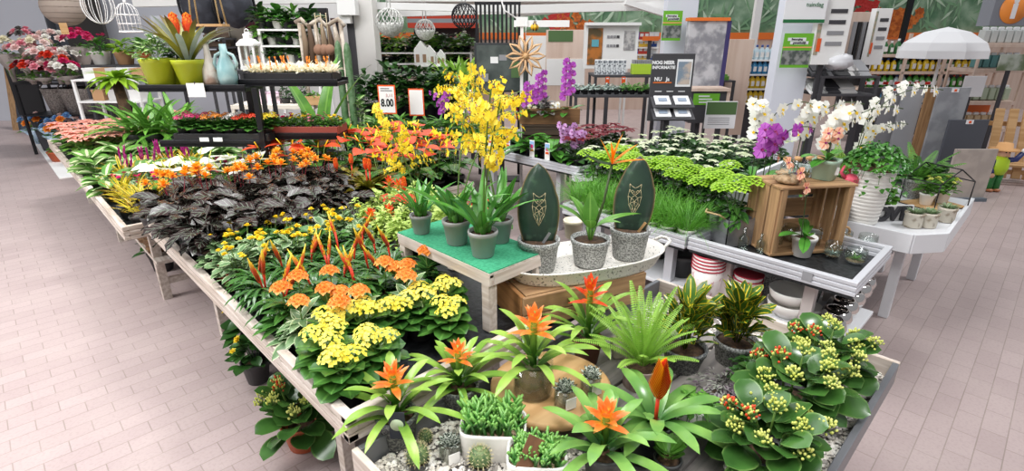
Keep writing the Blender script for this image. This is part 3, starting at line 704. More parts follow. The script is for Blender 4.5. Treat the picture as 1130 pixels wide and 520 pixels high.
# green felt riser on the near bench
t = thing('felt_topped_riser', 'small weathered wooden table with green felt top, holding yellow orchids', 'table', (1.435, 1.76, ZB))
MB().box((0, 0, .262), (.33, .66, .02)).build('table_top', WASH, t, smooth=False)
MB().box((0, 0, .2745), (.325, .655, .005)).build('felt', FELT, t, smooth=False)
for x, y, d in ((-.152, 0, (.022, .66, .05)), (.152, 0, (.022, .66, .05)), (0, -.32, (.28, .022, .05)), (0, .32, (.28, .022, .05))): MB().box((x, y, .24), d).build('apron', WASH if d[1] > d[0] else WASHX, t, smooth=False, bevel=.002)
for x in (-.14, .14):
    for y in (-.3, .3): MB().box((x, y, .125), (.045, .045, .25)).build('leg', WASH, t, smooth=False, bevel=.003)
ZG = ZB + .277
for (x, y, s, rz, lb) in [(1.375, 1.585, 1.0, .3, 'yellow dancing-lady orchid in grey pot, nearest the corner of the green felt table'), (1.385, 1.775, 1.0, 1.7, 'yellow dancing-lady orchid in grey pot, middle of the green felt table'),
                          (1.35, 2.0, .82, 3.3, 'yellow dancing-lady orchid in small grey pot at the left end of the green felt table'), (1.54, 1.66, .98, 4.0, 'yellow dancing-lady orchid in grey labelled pot, at the back of the green felt table')]:
    o = place('oncidium', oncidium, (x, y, ZG), rz, s, lb, nvar=3)
# wooden stakes standing in two orchid pots are part of the plants
def grid(key, fn, xs, ys, z, desc, where, group, nvar=3, s=1.0, jit=.012, side='from aisle', cat=None, sv=.08):
    for j, y in enumerate(ys):
        for i, x in enumerate(xs):
            place(key, fn, (x + R.uniform(-jit, jit), y + R.uniform(-jit, jit), z), None, s * R.uniform(1 - sv, 1 + sv), '%s, %s %s, row %d %s' % (desc, ORD[i], side, j + 1, where), group, nvar)
def fr(a, b, n): return [a + (b - a) * i / (n - 1) for i in range(n)] if n > 1 else [a]
# yellow kalanchoes at the front corner
kal = [((369, 391), 'at the very front corner of the bench rail'), ((393, 344), 'left one behind the front corner row'), ((407, 371), 'second from the corner, by the front rail'), ((428, 334), 'in the middle of the yellow patch'),
       ((456, 326), 'to the left of the two rightmost yellow kalanchoes'), ((490, 336), 'rightmost and nearest the dark empty liner'), ((487, 311), 'right of the patch, closest to the green felt table'), ((352, 372), 'against the aisle rail beside the corner plant'), ((360, 352), 'by the aisle rail below the orange crossandras')]
for (px, w) in kal:
    p = P(px[0], px[1] - 3, .955); place('kal_yel', kalanchoe('ppyel'), (p.x + .02, p.y, ZB), None, R.uniform(.95, 1.08), 'yellow kalanchoe in dark pot, ' + w, 'yellow kalanchoes on the near bench', 3)
cro = [((292, 326), 'hanging over the aisle rail, two heads'), ((330, 331), 'second from the rail in the nearest row'), ((330, 308), 'second from the rail, one row back'), ((362, 318), 'in the middle of the nearest row'), ((366, 298), 'at the back of the middle'), ((399, 322), 'just left of the yellow kalanchoes'),
       ((422, 291), 'behind the yellow kalanchoes, left one'), ((447, 294), 'behind the yellow kalanchoes, middle one'), ((471, 279), 'rightmost, beside the green felt table'), ((449, 308), 'just behind the two yellow kalanchoes'), ((372, 338), 'low bud beside yellow kalanchoe')]
for (px, w) in cro:
    p = P(px[0], px[1], .985); p.x = max(p.x, .655); place('cross', crossandra, (p.x, p.y, ZB), None, R.uniform(.95, 1.05), 'orange crossandra, ' + w, 'orange crossandras on the near bench', 4)
grid('torch', torch_guzmania, fr(.68, 1.22, 5), (2.06, 2.2, 2.34), ZB, 'red and yellow torch bromeliad', 'behind the orange crossandras', 'torch bromeliads on the near bench', 5)
for i, (x, y) in enumerate([(.98, 1.97), (1.12, 2.0)]): place('torch', torch_guzmania, (x, y, ZB), None, .95, 'red and yellow torch bromeliad by the felt table, %s one' % ('left', 'right')[i], 'torch bromeliads on the near bench', 5)
grid('lant', lantana, fr(.66, 1.28, 6), (2.49, 2.62, 2.76), ZB, 'yellow-flowered bushy plant', 'before the dark calatheas', 'yellow flowering shrubs on the near bench', 5)
grid('selag', leafy('lime_spikemoss', 'potted plant', 'palelime', .09, .17, 260, .034, .022, 'lance', 'dark_pot', e=(0, 1.3), seg=2), fr(1.43, 1.86, 4), (2.35, 2.5, 2.65, 2.8), ZB, 'pale lime feathery plant', 'beside the torch bromeliads', 'lime feathery plants on the near bench', 3, side='from the left')
for i, (px, py) in enumerate([(432, 219), (446, 216), (458, 222)]):
    p = P(px, py, 1.0); place('kal_red', kalanchoe('red', heads=2), (p.x, p.y, ZB + .06), None, .95, 'red-flowered kalanchoe in the lime feathery plants, %s one' % ('left', 'middle', 'right')[i], 'red kalanchoes', 2)
for i, (px, py) in enumerate([(520, 192), (533, 190), (545, 196)]):
    p = P(px, py, 1.0); place('kal_red', kalanchoe('red', heads=2), (p.x * .86, p.y * .86, ZB), None, 1.0, 'red-flowered kalanchoe seen behind the grey orchid pots, %s one' % ('left', 'middle', 'right')[i], 'red kalanchoes', 2)
grid('cal', calathea, fr(.66, 1.42, 6), (2.93, 3.09, 3.25, 3.41), ZB, 'dark purple-leaved calathea', 'behind the yellow-flowered plants', 'dark calatheas on the near bench', 4, s=1.12)
grid('croc', crocata, fr(.68, 1.62, 6), (3.56, 3.71, 3.85), ZB, 'dark calathea with orange flowers', 'at bench end', 'orange-flowered calatheas on the near bench', 5, s=1.08)
for i, (px, py) in enumerate([(408, 226), (428, 222), (470, 188), (455, 186)]):
    p = P(px, py, 1.02); place('sstar', star_bromeliad(lambda t: (pot(t, .05, .09, m='dark_pot'), .09)[1], 'brom', 'starr', .17, .024, 20, .75, .12), (min(p.x, 1.88), p.y, ZB), None, 1.0, 'small orange star bromeliad, %s from the left among lime feathery plants' % ORD[i], 'small orange star bromeliads on the near bench', 2)
for i, (px, py) in enumerate([(371, 183), (398, 176), (421, 180), (441, 178), (445, 205)]):
    p = P(px, py, 1.02); place('budg', bud_guzmania, (min(p.x, 1.88), min(p.y, 3.85), ZB), None, 1.05, 'bromeliad with scarlet egg-shaped bud, %s from the left before the anthuriums' % ORD[i], 'scarlet bud bromeliads', 3)
grid('anth', anthurium('spathe', big=1.15), fr(2.08, 2.68, 4), (3.42, 3.6, 3.8, 4.02, 4.25), .69, 'orange-red anthurium', 'on the dark table', 'orange anthuriums', 3, s=1.2, side='from the left')
for i, (x, y) in enumerate([(1.65, 4.2), (1.72, 4.42), (1.5, 4.3), (1.55, 4.5), (1.78, 4.05)]): place('anth', anthurium('spathe', big=1.15), (x, y, .69), None, 1.15, 'orange-red anthurium under the black rack shelf, %s of five' % ORD[i], 'orange anthuriums', 3)
# farther bench
ZF = .69
grid('wanth', anthurium('wspathe', 'ygreen', 1.25, 'mid'), fr(.82, 1.36, 4), (4.2, 4.4), ZF, 'white anthurium', 'of the farther bench', 'white anthuriums', 3, side='from the aisle')
for i, (x, y) in enumerate([(.58, 3.84), (.56, 4.12), (.6, 4.3), (.72, 4.12), (.55, 4.46)]): place('croton_y', crotonplant(lambda t: (pot(t, .055, .1, m='dark_pot'), .1)[1], 44, .15, .016, 'crotony', .14), (x, y, ZF if y > 4 else ZB), None, 1.0, 'narrow-leaved yellow croton by the rail gap, %s from the front' % ORD[i], 'yellow crotons', 3)
grid('pinkdot', leafy('pink_flowering_plant', 'potted plant', 'greygreen', .085, .1, 60, .05, .035, 'oval', fl=dots('hot', 5, .022, .03)), fr(.64, 1.5, 6), (4.62, 4.78, 4.94), ZF, 'small pink-flowered plant', 'on the farther bench', 'pink-flowered plants', 3)
grid('till', strapplant('pink_spiked_bromeliad', 'bromeliad', 'crotony', 18, .2, .024, e=(.5, 1.3), fl=spikes('magenta', 2, .22, .09)), fr(.72, 1.2, 4), (5.25, 5.5), ZF, 'bromeliad with magenta spikes', 'on the farther bench', 'magenta spiked bromeliads', 3)
grid('dieff', leafy('cream_leaved_plant', 'potted plant', 'whitegreen', .13, .16, 22, .2, .11, 'oval', 'dark_pot', e=(.1, .9), seg=5), fr(.56, 1.6, 5), (5.14, 5.75, 6.0, 6.25), ZF, 'cream-veined leafy plant', 'on the farther bench', 'cream-veined leafy plants', 3, s=.95)
grid('salm', leafy('salmon_poinsettia', 'potted plant', 'mid', .12, .14, 26, .11, .06, 'oval', fl=bracts('salmon', 9, .1, .045, 4)), fr(.6, 1.7, 6), (6.55, 6.85, 7.15, 7.5, 7.85), ZF, 'salmon-pink poinsettia', 'at the far end of the bench', 'salmon poinsettias', 3, s=1.15)
# brown baskets under the farther bench and pots on the floor
wick = mat('woven_wicker', '8a6a48', .8, c2='5c4229', scale=70, bump=.8)
for i, y in enumerate((4.62, 4.92, 5.22)):
    t = thing('wicker_basket', 'brown woven basket on the low board below the farther bench, %s from front' % ORD[i], 'basket', (.7, y, .355), 0, 'baskets under the bench'); b = MB()
    b.lathe([(.0001, .01), (.075, 0), (.105, .25), (.11, .265), (.1, .265), (.07, .02)], n=18); o = b.build('basket', wick, t)
    for k in range(6): MB().lathe([(.078 + .005 * k, .02 + .04 * k), (.085 + .005 * k, .032 + .04 * k), (.081 + .005 * k, .044 + .04 * k)], n=18).build('weave', wick, o)
for (px, py, fl_, lm, pm, lb, s) in [(178, 300, 'hot', 'dark', 'black', 'red-flowered plant in black pot on the paving under the bench gap', 1.5), (290, 400, 'yel', 'dark', 'dark_pot', 'yellow-flowered dark shrub on the paving under the bench', 1.7), (282, 425, 'yel', 'dark', 'dark_pot', 'small shrub with yellow buds under the bench, nearer of two', 1.2)]:
    p = P(px, py, 0.0); t = leafy('potted_shrub', 'potted plant', lm, .11, .14, 60, .07, .045, 'oval', pm, .12, .065, fl=dots(fl_, 6, .02))(R); t.location = (p.x + .03, p.y + .03, 0); t.scale = (s,) * 3; t['label'] = lb

# ---------------------------------------------------------------- black two-level rack with pots
D_R = 4.1
t = thing('black_shelf_rack', 'black metal plant rack with two shelf levels, behind the orange-flowered calatheas', 'rack')
def shelf_slab(px0, px1, py, D, dep, th=.03):
    a, b = V(px0, py, D), V(px1, py, D); c = (a + b) / 2 + FWD * dep / 2; L = (b - a).length; m = MB()
    m.box((0, 0, -th / 2), (L, dep, th)); m.box((0, -dep / 2 + .01, .0), (L, .02, th * 1.5)); m.box((0, dep / 2 - .01, .0), (L, .02, th * 1.5))
    o = m.build('shelf', BLK, t, c, VROT, False, .003); return c
cu = shelf_slab(152, 270, 97, D_R, .3); cu2 = shelf_slab(262, 372, 91, D_R + .12, .3); cl = shelf_slab(176, 290, 158, D_R, .3); cl2 = shelf_slab(283, 372, 150, D_R + .12, .3)
for px in (273,):
    a = V(px, 88, D_R + .27); MB().box((a.x, a.y, (a.z + .02) / 2), (.045, .045, a.z - .02), VROT).build('upright', BLK, t, smooth=False, bevel=.003)
a = V(281, 97, D_R + .02); MB().box((a.x, a.y, a.z / 2), (.04, .04, a.z), VROT).build('upright', BLK, t, smooth=False)
a = V(366, 97, D_R + .27)
MB().box(((V(273, 88, D_R + .27).x + a.x) / 2, (V(273, 88, D_R + .27).y + a.y) / 2, .05), ((V(273, 88, D_R + .27) - a).length, .06, .05), VROT).build('foot_bar', BLK, t, smooth=False)
def on(c, px, D, dz=0.0):   # a spot on the shelf whose centre is c, under photo column px
    p = V(px, 95, D); return Vector((p.x, p.y, c.z + .0075 + dz))
def limepot(r, h):
    def f(t): pot(t, r, h, r * .68, 'lime_pot', n=28); return h
    return f
zs = cu.z + .008
for (px, D, r, h, key, lb) in [(179, 4.2, .12, .2, 'white', 'lime green pot at the left end of the rack, with a white-speckled leafy plant'), (199, 4.32, .1, .19, None, 'lime green pot half hidden between the two others on the rack'), (213, 4.19, .115, .19, 'brom', 'lime green pot with a red-budded olive bromeliad on the rack')]:
    p = V(px, 93, D)
    if key == 'brom':
        def fl2(q, t):
            for s in (-1, 1):
                MB().tube([(0, 0, .18), (s * .04, 0, .36)], [.012, .01], 6).build('flower_stalk', M['red'], t)
                h = MB()
                for j in range(46):
                    k = j / 46; aa = 2.39996 * j; rr_ = .06 * math.sin(PI * (.12 + .8 * k)); h.leaf((s * .045 + rr_ * .5 * math.cos(aa), rr_ * .5 * math.sin(aa), .34 + .12 * k), aa, .065, .05, .95 + .4 * k, 1.7, 3, 'petal', .3)
                h.build('flower_bud', M['bud'], t)
        t = thing('potted_bromeliad', lb, 'bromeliad', (p.x, p.y, zs)); pot(t, r, h, r * .68, 'lime_pot', n=28)
        for kind, n, L, off in (('bromo', 18, .42, 0), ('silver', 9, .36, .17)):
            b = MB()
            for i in range(n): a = 2 * PI * i / n + off; b.leaf((.03 * math.cos(a), .03 * math.sin(a), h - .02), a, L * R.uniform(.85, 1.1), .042, R.uniform(.85, 1.4), R.uniform(.1, .8), 8, 'strap', .25)
            b.build('foliage', M[kind], t)
        fl2(R, t)
    elif key == 'white':
        t = leafy('potted_leafy_plant', 'potted plant', 'whitegreen', .15, .16, 90, .08, .04, 'lance', 'lime_pot', h, r, fl=dots('white', 6, .015))(R); t.location = (p.x, p.y, zs); t['label'] = lb
    else:
        t = leafy('potted_leafy_plant', 'potted plant', 'dark', .08, .08, 30, .07, .04, 'lance', 'lime_pot', h, r)(R); t.location = (p.x, p.y, zs); t['label'] = lb
def vase(name, label, px, D, prof, m, handle=False):
    p = V(px, 93, D); t = thing(name, label, 'bottle vase', (p.x, p.y, zs), VROT); MB().lathe(prof, n=22).build('body', m, t)
    if handle:
        for s in (-1, 1): MB().tube([(s * .02, 0, .24), (s * .065, 0, .22), (s * .085, 0, .16), (s * .07, 0, .12)], .012, 8).build('handle', m, t)
    return t
vase('bottle_vase', 'pale pinkish stoneware bottle vase on the rack beside the blue jug', 235, 4.22, [(.0001, 0), (.055, .003), (.062, .03), (.058, .12), (.026, .2), (.02, .26), (.02, .3), (.014, .3), (.012, .2)], mat('pinkish_glaze', 'cfc8bc', .35, c2='a88a78', scale=5, lo=.45, hi=.6))
vase('watering_jug', 'duck-egg blue two-handled bottle jug on the rack', 253, 4.2, [(.0001, 0), (.058, .003), (.07, .06), (.066, .14), (.028, .22), (.024, .3), (.018, .3), (.016, .2)], mat('duck_egg_glaze', '7fa8ab', .3, c2='a8c4c2', scale=4), True)
def lantern(px, D, z, s, label):
    p = V(px, 90, D); t = thing('lantern', label, 'lantern', (p.x, p.y, z), VROT); t.scale = (s,) * 3
    b = MB().box((0, 0, .015), (.16, .16, .03)).box((0, 0, .235), (.17, .17, .02)); b.build('frame', W_white, t, smooth=False)
    for x in (-1, 1):
        for y in (-1, 1): MB().box((x * .068, y * .068, .125), (.018, .018, .2)).build('post', W_white, t, smooth=False)
    MB().lathe([(.12, .245), (.07, .285), (.04, .29), (.045, .33), (.02, .345), (.0001, .35)], n=4, rz=PI / 4).build('roof', W_white, t, smooth=False)
    MB().tube([(.02 * math.cos(a), 0, .36 + .02 * math.sin(a)) for a in [i * PI / 5 for i in range(11)]], .004, 5).build('ring', W_white, t)
    for k in (-1, 1): MB().box((k * .075, 0, .13), (.003, .12, .18)).build('pane', GLASS, t, smooth=False)
    return t
lantern(281, 4.75, 1.635, .85, 'white metal lantern standing behind the rack')
t2 = thing('stool', 'small dark stand under the white lantern behind the rack', 'stand', (V(281, 90, 4.75).x, V(281, 90, 4.75).y, 0), VROT); MB().box((0, 0, 1.62), (.24, .24, .03)).build('top', W_dark, t2, smooth=False)
for x in (-.1, .1):
    for y in (-.1, .1): MB().box((x, y, .802), (.03, .03, 1.605)).build('leg', W_dark, t2, smooth=False)
def tray(label, px0, px1, c, D, m, dep=.24):
    a, b = V(px0, 95, D), V(px1, 95, D); L = (b - a).length; p = (a + b) / 2 + FWD * .14; p.z = c.z + .009
    t = thing('plant_tray', label, 'tray', p, VROT); k = MB().box((0, 0, .006), (L, dep, .012))
    for s in (-1, 1): k.box((0, s * dep / 2, .03), (L, .012, .06)); k.box((s * L / 2, 0, .03), (.012, dep, .06))
    k.build('tray', m, t, smooth=False, bevel=.002); return p, L
def trayfill(pl, key, fns, n, rows, dz, s, desc, group):
    p, L = pl
    for r in range(rows):
        for i in range(n):
            x = -L / 2 + L * (i + .5) / n; y = (-.05, .06)[r]; k = (i * len(fns)) // n if len(fns) > 1 else 0
            w = p + RGT * x + FWD * y; w.z = p.z + .014 + dz
            place(key + str(k), fns[k], w, None, s, '%s, %s from left, %s row' % (desc[k], ORD[i], ('front', 'back')[r]), group, 3)
tl = tray('black plastic tray of mixed kalanchoes on the lower left rack shelf', 178, 286, cl, D_R, M['black'])
trayfill(tl, 'mixk', [kalanchoe('pink', heads=2), kalanchoe('orange', heads=2), kalanchoe('white', heads=2), kalanchoe('red', heads=2), kalanchoe('yel', heads=3)], 8, 2, 0, .85, ['pink kalanchoe in the black rack tray', 'orange kalanchoe in the black rack tray', 'white kalanchoe in the black rack tray', 'red kalanchoe in the black rack tray', 'yellow kalanchoe in the black rack tray'], 'kalanchoes in the rack tray')
tr = tray('reddish plastic tray of small pink and yellow flowers on the lower right rack shelf', 290, 366, cl2, D_R + .12, mat('red_brown_plastic', '8a4034', .5))
def mini(fm, lm='mid', L=.035):
    def f(q):
        t = thing('small_bedding_plant', '', 'potted plant'); pot(t, .035, .05, m='black', n=14, soil=False); bush(q, .05, .05, .06, 60, L, L * .5, 'lance', (.2, 1.3), seg=3).build('foliage', M[lm], t); dots(fm, 5, .016, .015)(q, t, .115, .05); return t
    return f
trayfill(tr, 'mini', [mini('hot'), mini('yel'), mini('rose'), mini('yel')], 8, 2, 0, 1.0, ['small pink bedding flower in the reddish tray', 'small yellow bedding flower in the reddish tray', 'small rose bedding flower in the reddish tray', 'small yellow bedding plant in the reddish tray'], 'bedding flowers in the reddish tray')
tu = tray('black tray of white and orange variegated plants on the upper right rack shelf', 270, 366, cu2, D_R + .12, M['black'])
trayfill(tu, 'var', [strapplant('variegated_bromeliad', 'bromeliad', 'creamy', 22, .1, .022, 'black', pr=.04, ph=.05, z=.05, fl=spikes('orange', 1, .07, .035))], 9, 2, 0, .95, ['white-leaved plant with orange tip in the upper tray'], 'variegated plants in the upper rack tray')
t = thing('price_card', 'blank white price card hanging from the upper rack shelf edge', 'price card', V(216, 98, D_R - .02), VROT); MB().box((0, 0, -.01), (.13, .004, .1)).build('card', M['tagw'], t, smooth=False); MB().tube([(0, 0, .03), (0, 0, .05)], .004, 5).build('clip', BLK, t)
for i, px in enumerate((226, 241)):
    p = V(px, 157, D_R - .03); t = thing('price_strip', 'small white price strip on the lower rack shelf edge, %s one' % ('left', 'right')[i], 'price card', p, VROT); MB().box((0, 0, .02), (.07, .004, .03)).build('strip', M['tagw'], t, smooth=False, bevel=.001)
# ---------------------------------------------------------------- front tray table
TZ = .665
t = bench('gravel_tray_table', 'low whitewashed tray table in the foreground with gravel, boards and bromeliads', .545, 2.3, .2, 1.262, .72, .09, mx=mat('dark_zinc_edge', '77787c', .4, .5), ridged=False, th=.022, top=DRIFT, legs=[(.8, 1.0), (.8, .4), (2.1, .4), (2.1, 1.0)], brace=False)
q = random.Random(3); b = MB()
for i in range(7600):
    zone = q.random()
    if zone < .55: x, y = q.uniform(.575, 1.12), q.uniform(.55, 1.23)
    elif zone < .8: x, y = q.uniform(1.35, 2.28), q.uniform(.23, .47)
    else: x, y = q.uniform(1.85, 2.28), q.uniform(.4, 1.2)
    if zone < .55 and y > 1.24: continue
    r = q.uniform(.005, .0105); c = Vector((x, y, .642 + q.uniform(0, .012))); vs = [c + Vector((r * q.uniform(.7, 1.3) * math.cos(a), r * q.uniform(.7, 1.3) * math.sin(a), q.uniform(-.2, .2) * r)) for a in (0, 1.05, 2.1, 3.14, 4.2, 5.2)] + [c + Vector((0, 0, r * .75)), c - Vector((0, 0, r * .6))]
    b.add(vs, [(k, (k + 1) % 6, 6) for k in range(6)] + [((k + 1) % 6, k, 7) for k in range(6)], 0 if q.random() < .8 else 1)
g = b.build('white_gravel', [mat('white_pebble', 'f0ece4', .6, c2='dcd4c8', scale=30), mat('grey_pebble', 'a8a29a', .7)], smooth=False); tag(g, 'loose white gravel spread over the foreground tray table', 'gravel', kind='stuff')
for i, y in enumerate((.6, .73, .86, .99)):
    o = MB().box((0, 0, 0), (.86, .118, .02)).build('deck_board', DRIFT, None, (1.58 + .03 * i, y, .6545), 0, False, .003); tag(o, 'grey weathered deck board on the gravel tray, %s from the front' % ORD[i], 'board', 'deck boards on the tray')
def pf(r, h, m, rb=None, name='pot', **k):
    def f(t): pot(t, r, h, rb, m, name, **k); return h
    return f
ZT = .645
def at(px, py, z=ZT): 
    p = P(px, py, z); p.z = z; return p
t = star_bromeliad(pf(.066, .12, 'speck_dark', .055), 'brom', 'star', .27, .03, 20, .95, .13)(random.Random(1)); t.location = at(440, 488); t['label'] = 'orange star bromeliad in dark speckled pot with round label, at the tray corner'; t.rotation_euler.z = 2.0
p = at(440, 488); 
tg = MB(); tg.box((0, 0, .06), (.05, .003, .1)); tg.build('plant_tag', mat('navy_card', '2c2f3c', .5), t, (.052, -.045, .07), 0, False); c = MB().lathe([(.0001, 0), (.021, 0), (.021, .002), (.0001, .002)], n=18)
o = MB(); o.join(c, lambda v: Matrix.Rotation(PI / 2, 3, 'X') @ v); o.build('round_label', mat('pale_green_print', 'b9c7a6', .6), t, (.052, -.0475, .135))
for ch in t.children:
    if ch.name.startswith(('plant_tag', 'round_label')): ch.rotation_euler.z = VROT - 2.0; ch.location = Matrix.Rotation(VROT - 2.0, 3, 'Z') @ Vector((.02, -.075 if 'tag' in ch.name else -.0775, ch.location.z))
t = star_bromeliad(pf(.066, .12, 'speck_dark', .055), 'brom', 'star', .27, .028, 22, .85, .12)(random.Random(2)); t.location = at(508, 455); t['label'] = 'orange star bromeliad in dark speckled pot, second from the tray corner'
# round wooden slab with its jars
ZS = .745
t = thing('wooden_serving_disc', 'thick round pale wooden disc on the tray, carrying glass pots', 'wooden disc', at(608, 424, ZS)); cd = t.location.copy(); t.location.z = ZT
MB().lathe([(.0001, .07), (.205, .07), (.215, .076), (.215, .094), (.208, .1), (.0001, .1)], n=48).build('disc', OAK, t); MB().lathe([(.0001, 0), (.09, 0), (.08, .07), (.0001, .07)], n=20).build('stump', PINE, t)
def glasspot(r, h):
    def f(t):
        g = MB().lathe([(.0001, 0), (r * .95, 0), (r, .006), (r, h), (r - .004, h), (r - .004, .01), (.0001, .008)], n=28).build('glass_pot', GLASS, t)
        MB().lathe([(.0001, .012), (r - .005, .012), (r - .005, h * .75), (.0001, h * .8)], n=24).build('soil', mat('mossy_soil', '4b5232', .9, c2='6a5a40', scale=30), t); return h * .85
    return f
t = star_bromeliad(glasspot(.068, .125), 'brom', 'star', .27, .03, 20, 1.1, .16, e_=.75)(random.Random(4)); p = at(588, 432, ZS); t.location = p; t['label'] = 'orange star bromeliad in a clear glass pot on the wooden disc'
t = star_bromeliad(pf(.06, .11, mat('rust_pot', '7a4a3a', .6)), 'brom', 'starr', .32, .03, 22, 1.05, .19)(random.Random(5)); t.location = at(642, 402, ZT) + Vector((.03, .0, .0)); t['label'] = 'red-orange star bromeliad in rust pot, behind the glass-potted one'; t.scale = (1.0, 1.0, 1.05)
def zebra(t, r, h):
    b = MB()
    for i in range(34):
        a = 2.39996 * i; k = i / 34; b.leaf((r * .2 * math.cos(a), r * .2 * math.sin(a), h), a, r * 1.15, r * .42, .1 + 1.3 * k, .5 + 1.0 * k, 5, 'lance', .5)
    b.build('succulent', M['zebra'], t)
M['grit'] = mat('pale_grit', 'a39b8c', .9, c2='7d766a', scale=90)
def jar(label, px, py, z, r=.036, h=.07, fill='grit'):
    t = thing('succulent_jar', label, 'potted succulent', at(px, py, z)); MB().lathe([(.0001, 0), (r * .95, 0), (r, .004), (r, h), (r - .003, h), (r - .003, .006), (.0001, .006)], n=24).build('glass_jar', GLASS, t)
    MB().lathe([(.0001, .008), (r - .004, .008), (r - .004, h * .8), (.0001, h * .84)], n=20).build('soil', M[fill], t); zebra(t, r, h * .82)
    MB().box((0, -r - .001, h * .42), (r * 1.1, .002, h * .6)).build('label', M['tagw'], t, None, VROT + .5, False); return t
jar('zebra succulent in a glass jar on the wooden disc, nearer jar', 623, 447, ZS); jar('zebra succulent in a glass jar on the wooden disc, farther right jar', 651, 432, ZS)
jar('zebra succulent in a dark jar on the tray edge below the bromeliads', 497, 506, ZT, .034, .065)
def ballcactus(label, px, py, r):
    p = at(px, py); t = thing('ball_cactus', label, 'cactus', p); pot(t, r * .95, r * 1.1, m='black', n=16); b = MB(); s = MB(); n = 14
    for k in range(9):
        pass
    vs = MB().ball((0, 0, r * 1.7), r, 28, 9, 1.0); 
    for i, v in enumerate(vs.v):
        j = i % 28; d = Vector(v) - Vector((0, 0, r * 1.7)); f = 1.0 if j % 2 else .87; vs.v[i] = tuple(Vector((d.x * f, d.y * f, d.z)) + Vector((0, 0, r * 1.7)))
        if j % 2 and 0 < i // 28 < 9:
            for e in range(3): dd = Vector((d.x + q.uniform(-.5, .5) * r, d.y + q.uniform(-.5, .5) * r, d.z + q.uniform(-.5, .5) * r)).normalized(); o = Vector(vs.v[i]); s.tube([o, o + dd * r * .3], [.0007, .0003], 3)
    vs.build('body', M['cactus'], t); s.build('spines', M['spine'], t)
ballcactus('small spiny ball cactus at the bottom, left of the dark jar', 462, 518, .034); ballcactus('small spiny ball cactus at the bottom, in front of the white ribbed planter', 530, 521, .034)
ballcactus('tiny spiny cactus behind the corner bromeliad pot', 470, 492, .022)
def ribbox(label, px, py, L, W, h, n, lp, rz):
    t = thing('ribbed_planter', label, 'potted succulent', at(px, py), rz); b = MB(); nn = 72; prof = [(.0001, 0), (.9, 0), (.96, .01), (1.0, h - .012), (1.0, h), (.93, h), (.9, h * .75), (.0001, h * .75)]
    b.lathe(prof, n=nn, sx=L / 2, sy=W / 2, p=5.0)
    for i in range(len(b.v)):
        ring, j = divmod(i, nn)
        if 2 <= ring <= 3 and j % 2: x, y, z = b.v[i]; b.v[i] = (x * .985, y * .985, z)
    b.build('planter', M['white_pot'], t); MB().lathe([(.92, h * .84), (.5, h * .88), (.0001, h * .9)], n=32, sx=L / 2, sy=W / 2, p=5.0).build('gravel_top', mat('tan_grit', 'b8a184', .9, c2='93795c', scale=90), t)
    b = MB()
    for i in range(n):
        x = q.uniform(-.42, .42) * L; y = q.uniform(-.4, .4) * W; a = q.uniform(0, 6.28); l = q.uniform(*lp); p0 = Vector((x, y, h * .85)); p1 = p0 + Vector((.15 * l * math.cos(a), .15 * l * math.sin(a), l * .6)); p2 = p1 + Vector((.25 * l * math.cos(a), .25 * l * math.sin(a), l * .4)); b.tube([p0, p1, p2], [.005, .006, .004], 6)
        for k in range(2): aa = q.uniform(0, 6.28); pp = p0.lerp(p1, q.uniform(.4, 1)); b.tube([pp, pp + Vector((.018 * math.cos(aa), .018 * math.sin(aa), .022))], [.0045, .003], 5)
    b.build('succulent', M['succ'], t); return t
t1 = ribbox('white ribbed oblong planter with tall pencil-like succulents, the larger behind', 545, 496, .21, .14, .11, 120, (.05, .1), VROT - .05)
t2 = ribbox('white ribbed planter with low succulents and a brown paper tag, cut by the bottom edge', 592, 528, .18, .13, .1, 80, (.03, .06), VROT - .05)
MB().box((0, 0, 0), (.055, .002, .1), 0, 0, -.5, .6).build('paper_tag', mat('brown_card', '7a5238', .7, c2='6a4630', scale=20), t2, (-.02, -.03, .12), .2, False)
t = star_bromeliad(pf(.062, .11, 'dark_pot'), 'bromd', 'star', .27, .038, 18, 1.05, .11)(random.Random(8)); t.location = at(664, 527); t['label'] = 'orange star bromeliad with broad leaves at the bottom edge of the picture'
def sword(q):
    t = thing('sword_bromeliad', '', 'bromeliad'); pot(t, .058, .1, m='dark_pot'); b = MB()
    for i in range(13):
        a = 2.39996 * i; k = i / 13; b.leaf((.015 * math.cos(a), .015 * math.sin(a), .09), a, .23 * (1 - .25 * k), .038, .45 + .7 * k, -.4 + .5 * k, 8, 'strap', .22)
    b.build('foliage', M['bromd'], t); MB().tube([(0, 0, .09), (0, 0, .17)], .006, 6).build('flower_stalk', M['red'], t); h = MB()
    for j in range(13):
        for s in (-1, 1):
            k = j / 13; c = VROT; w = math.sin(PI * (.2 + .75 * k)); h.leaf((0, 0, .16 + .105 * k), (0 if s > 0 else PI), .068 * (1.15 - .5 * k), .034, .75 + .5 * k, 1.35, 4, 'lance', .4)
    h.build('flower_sword', M['sword'], t, None, VROT); return t
t = sword(random.Random(2)); t.location = at(720, 492); t.scale = (1.12,) * 3; t['label'] = 'bromeliad with flat red and yellow sword flower in dark pot on the boards'
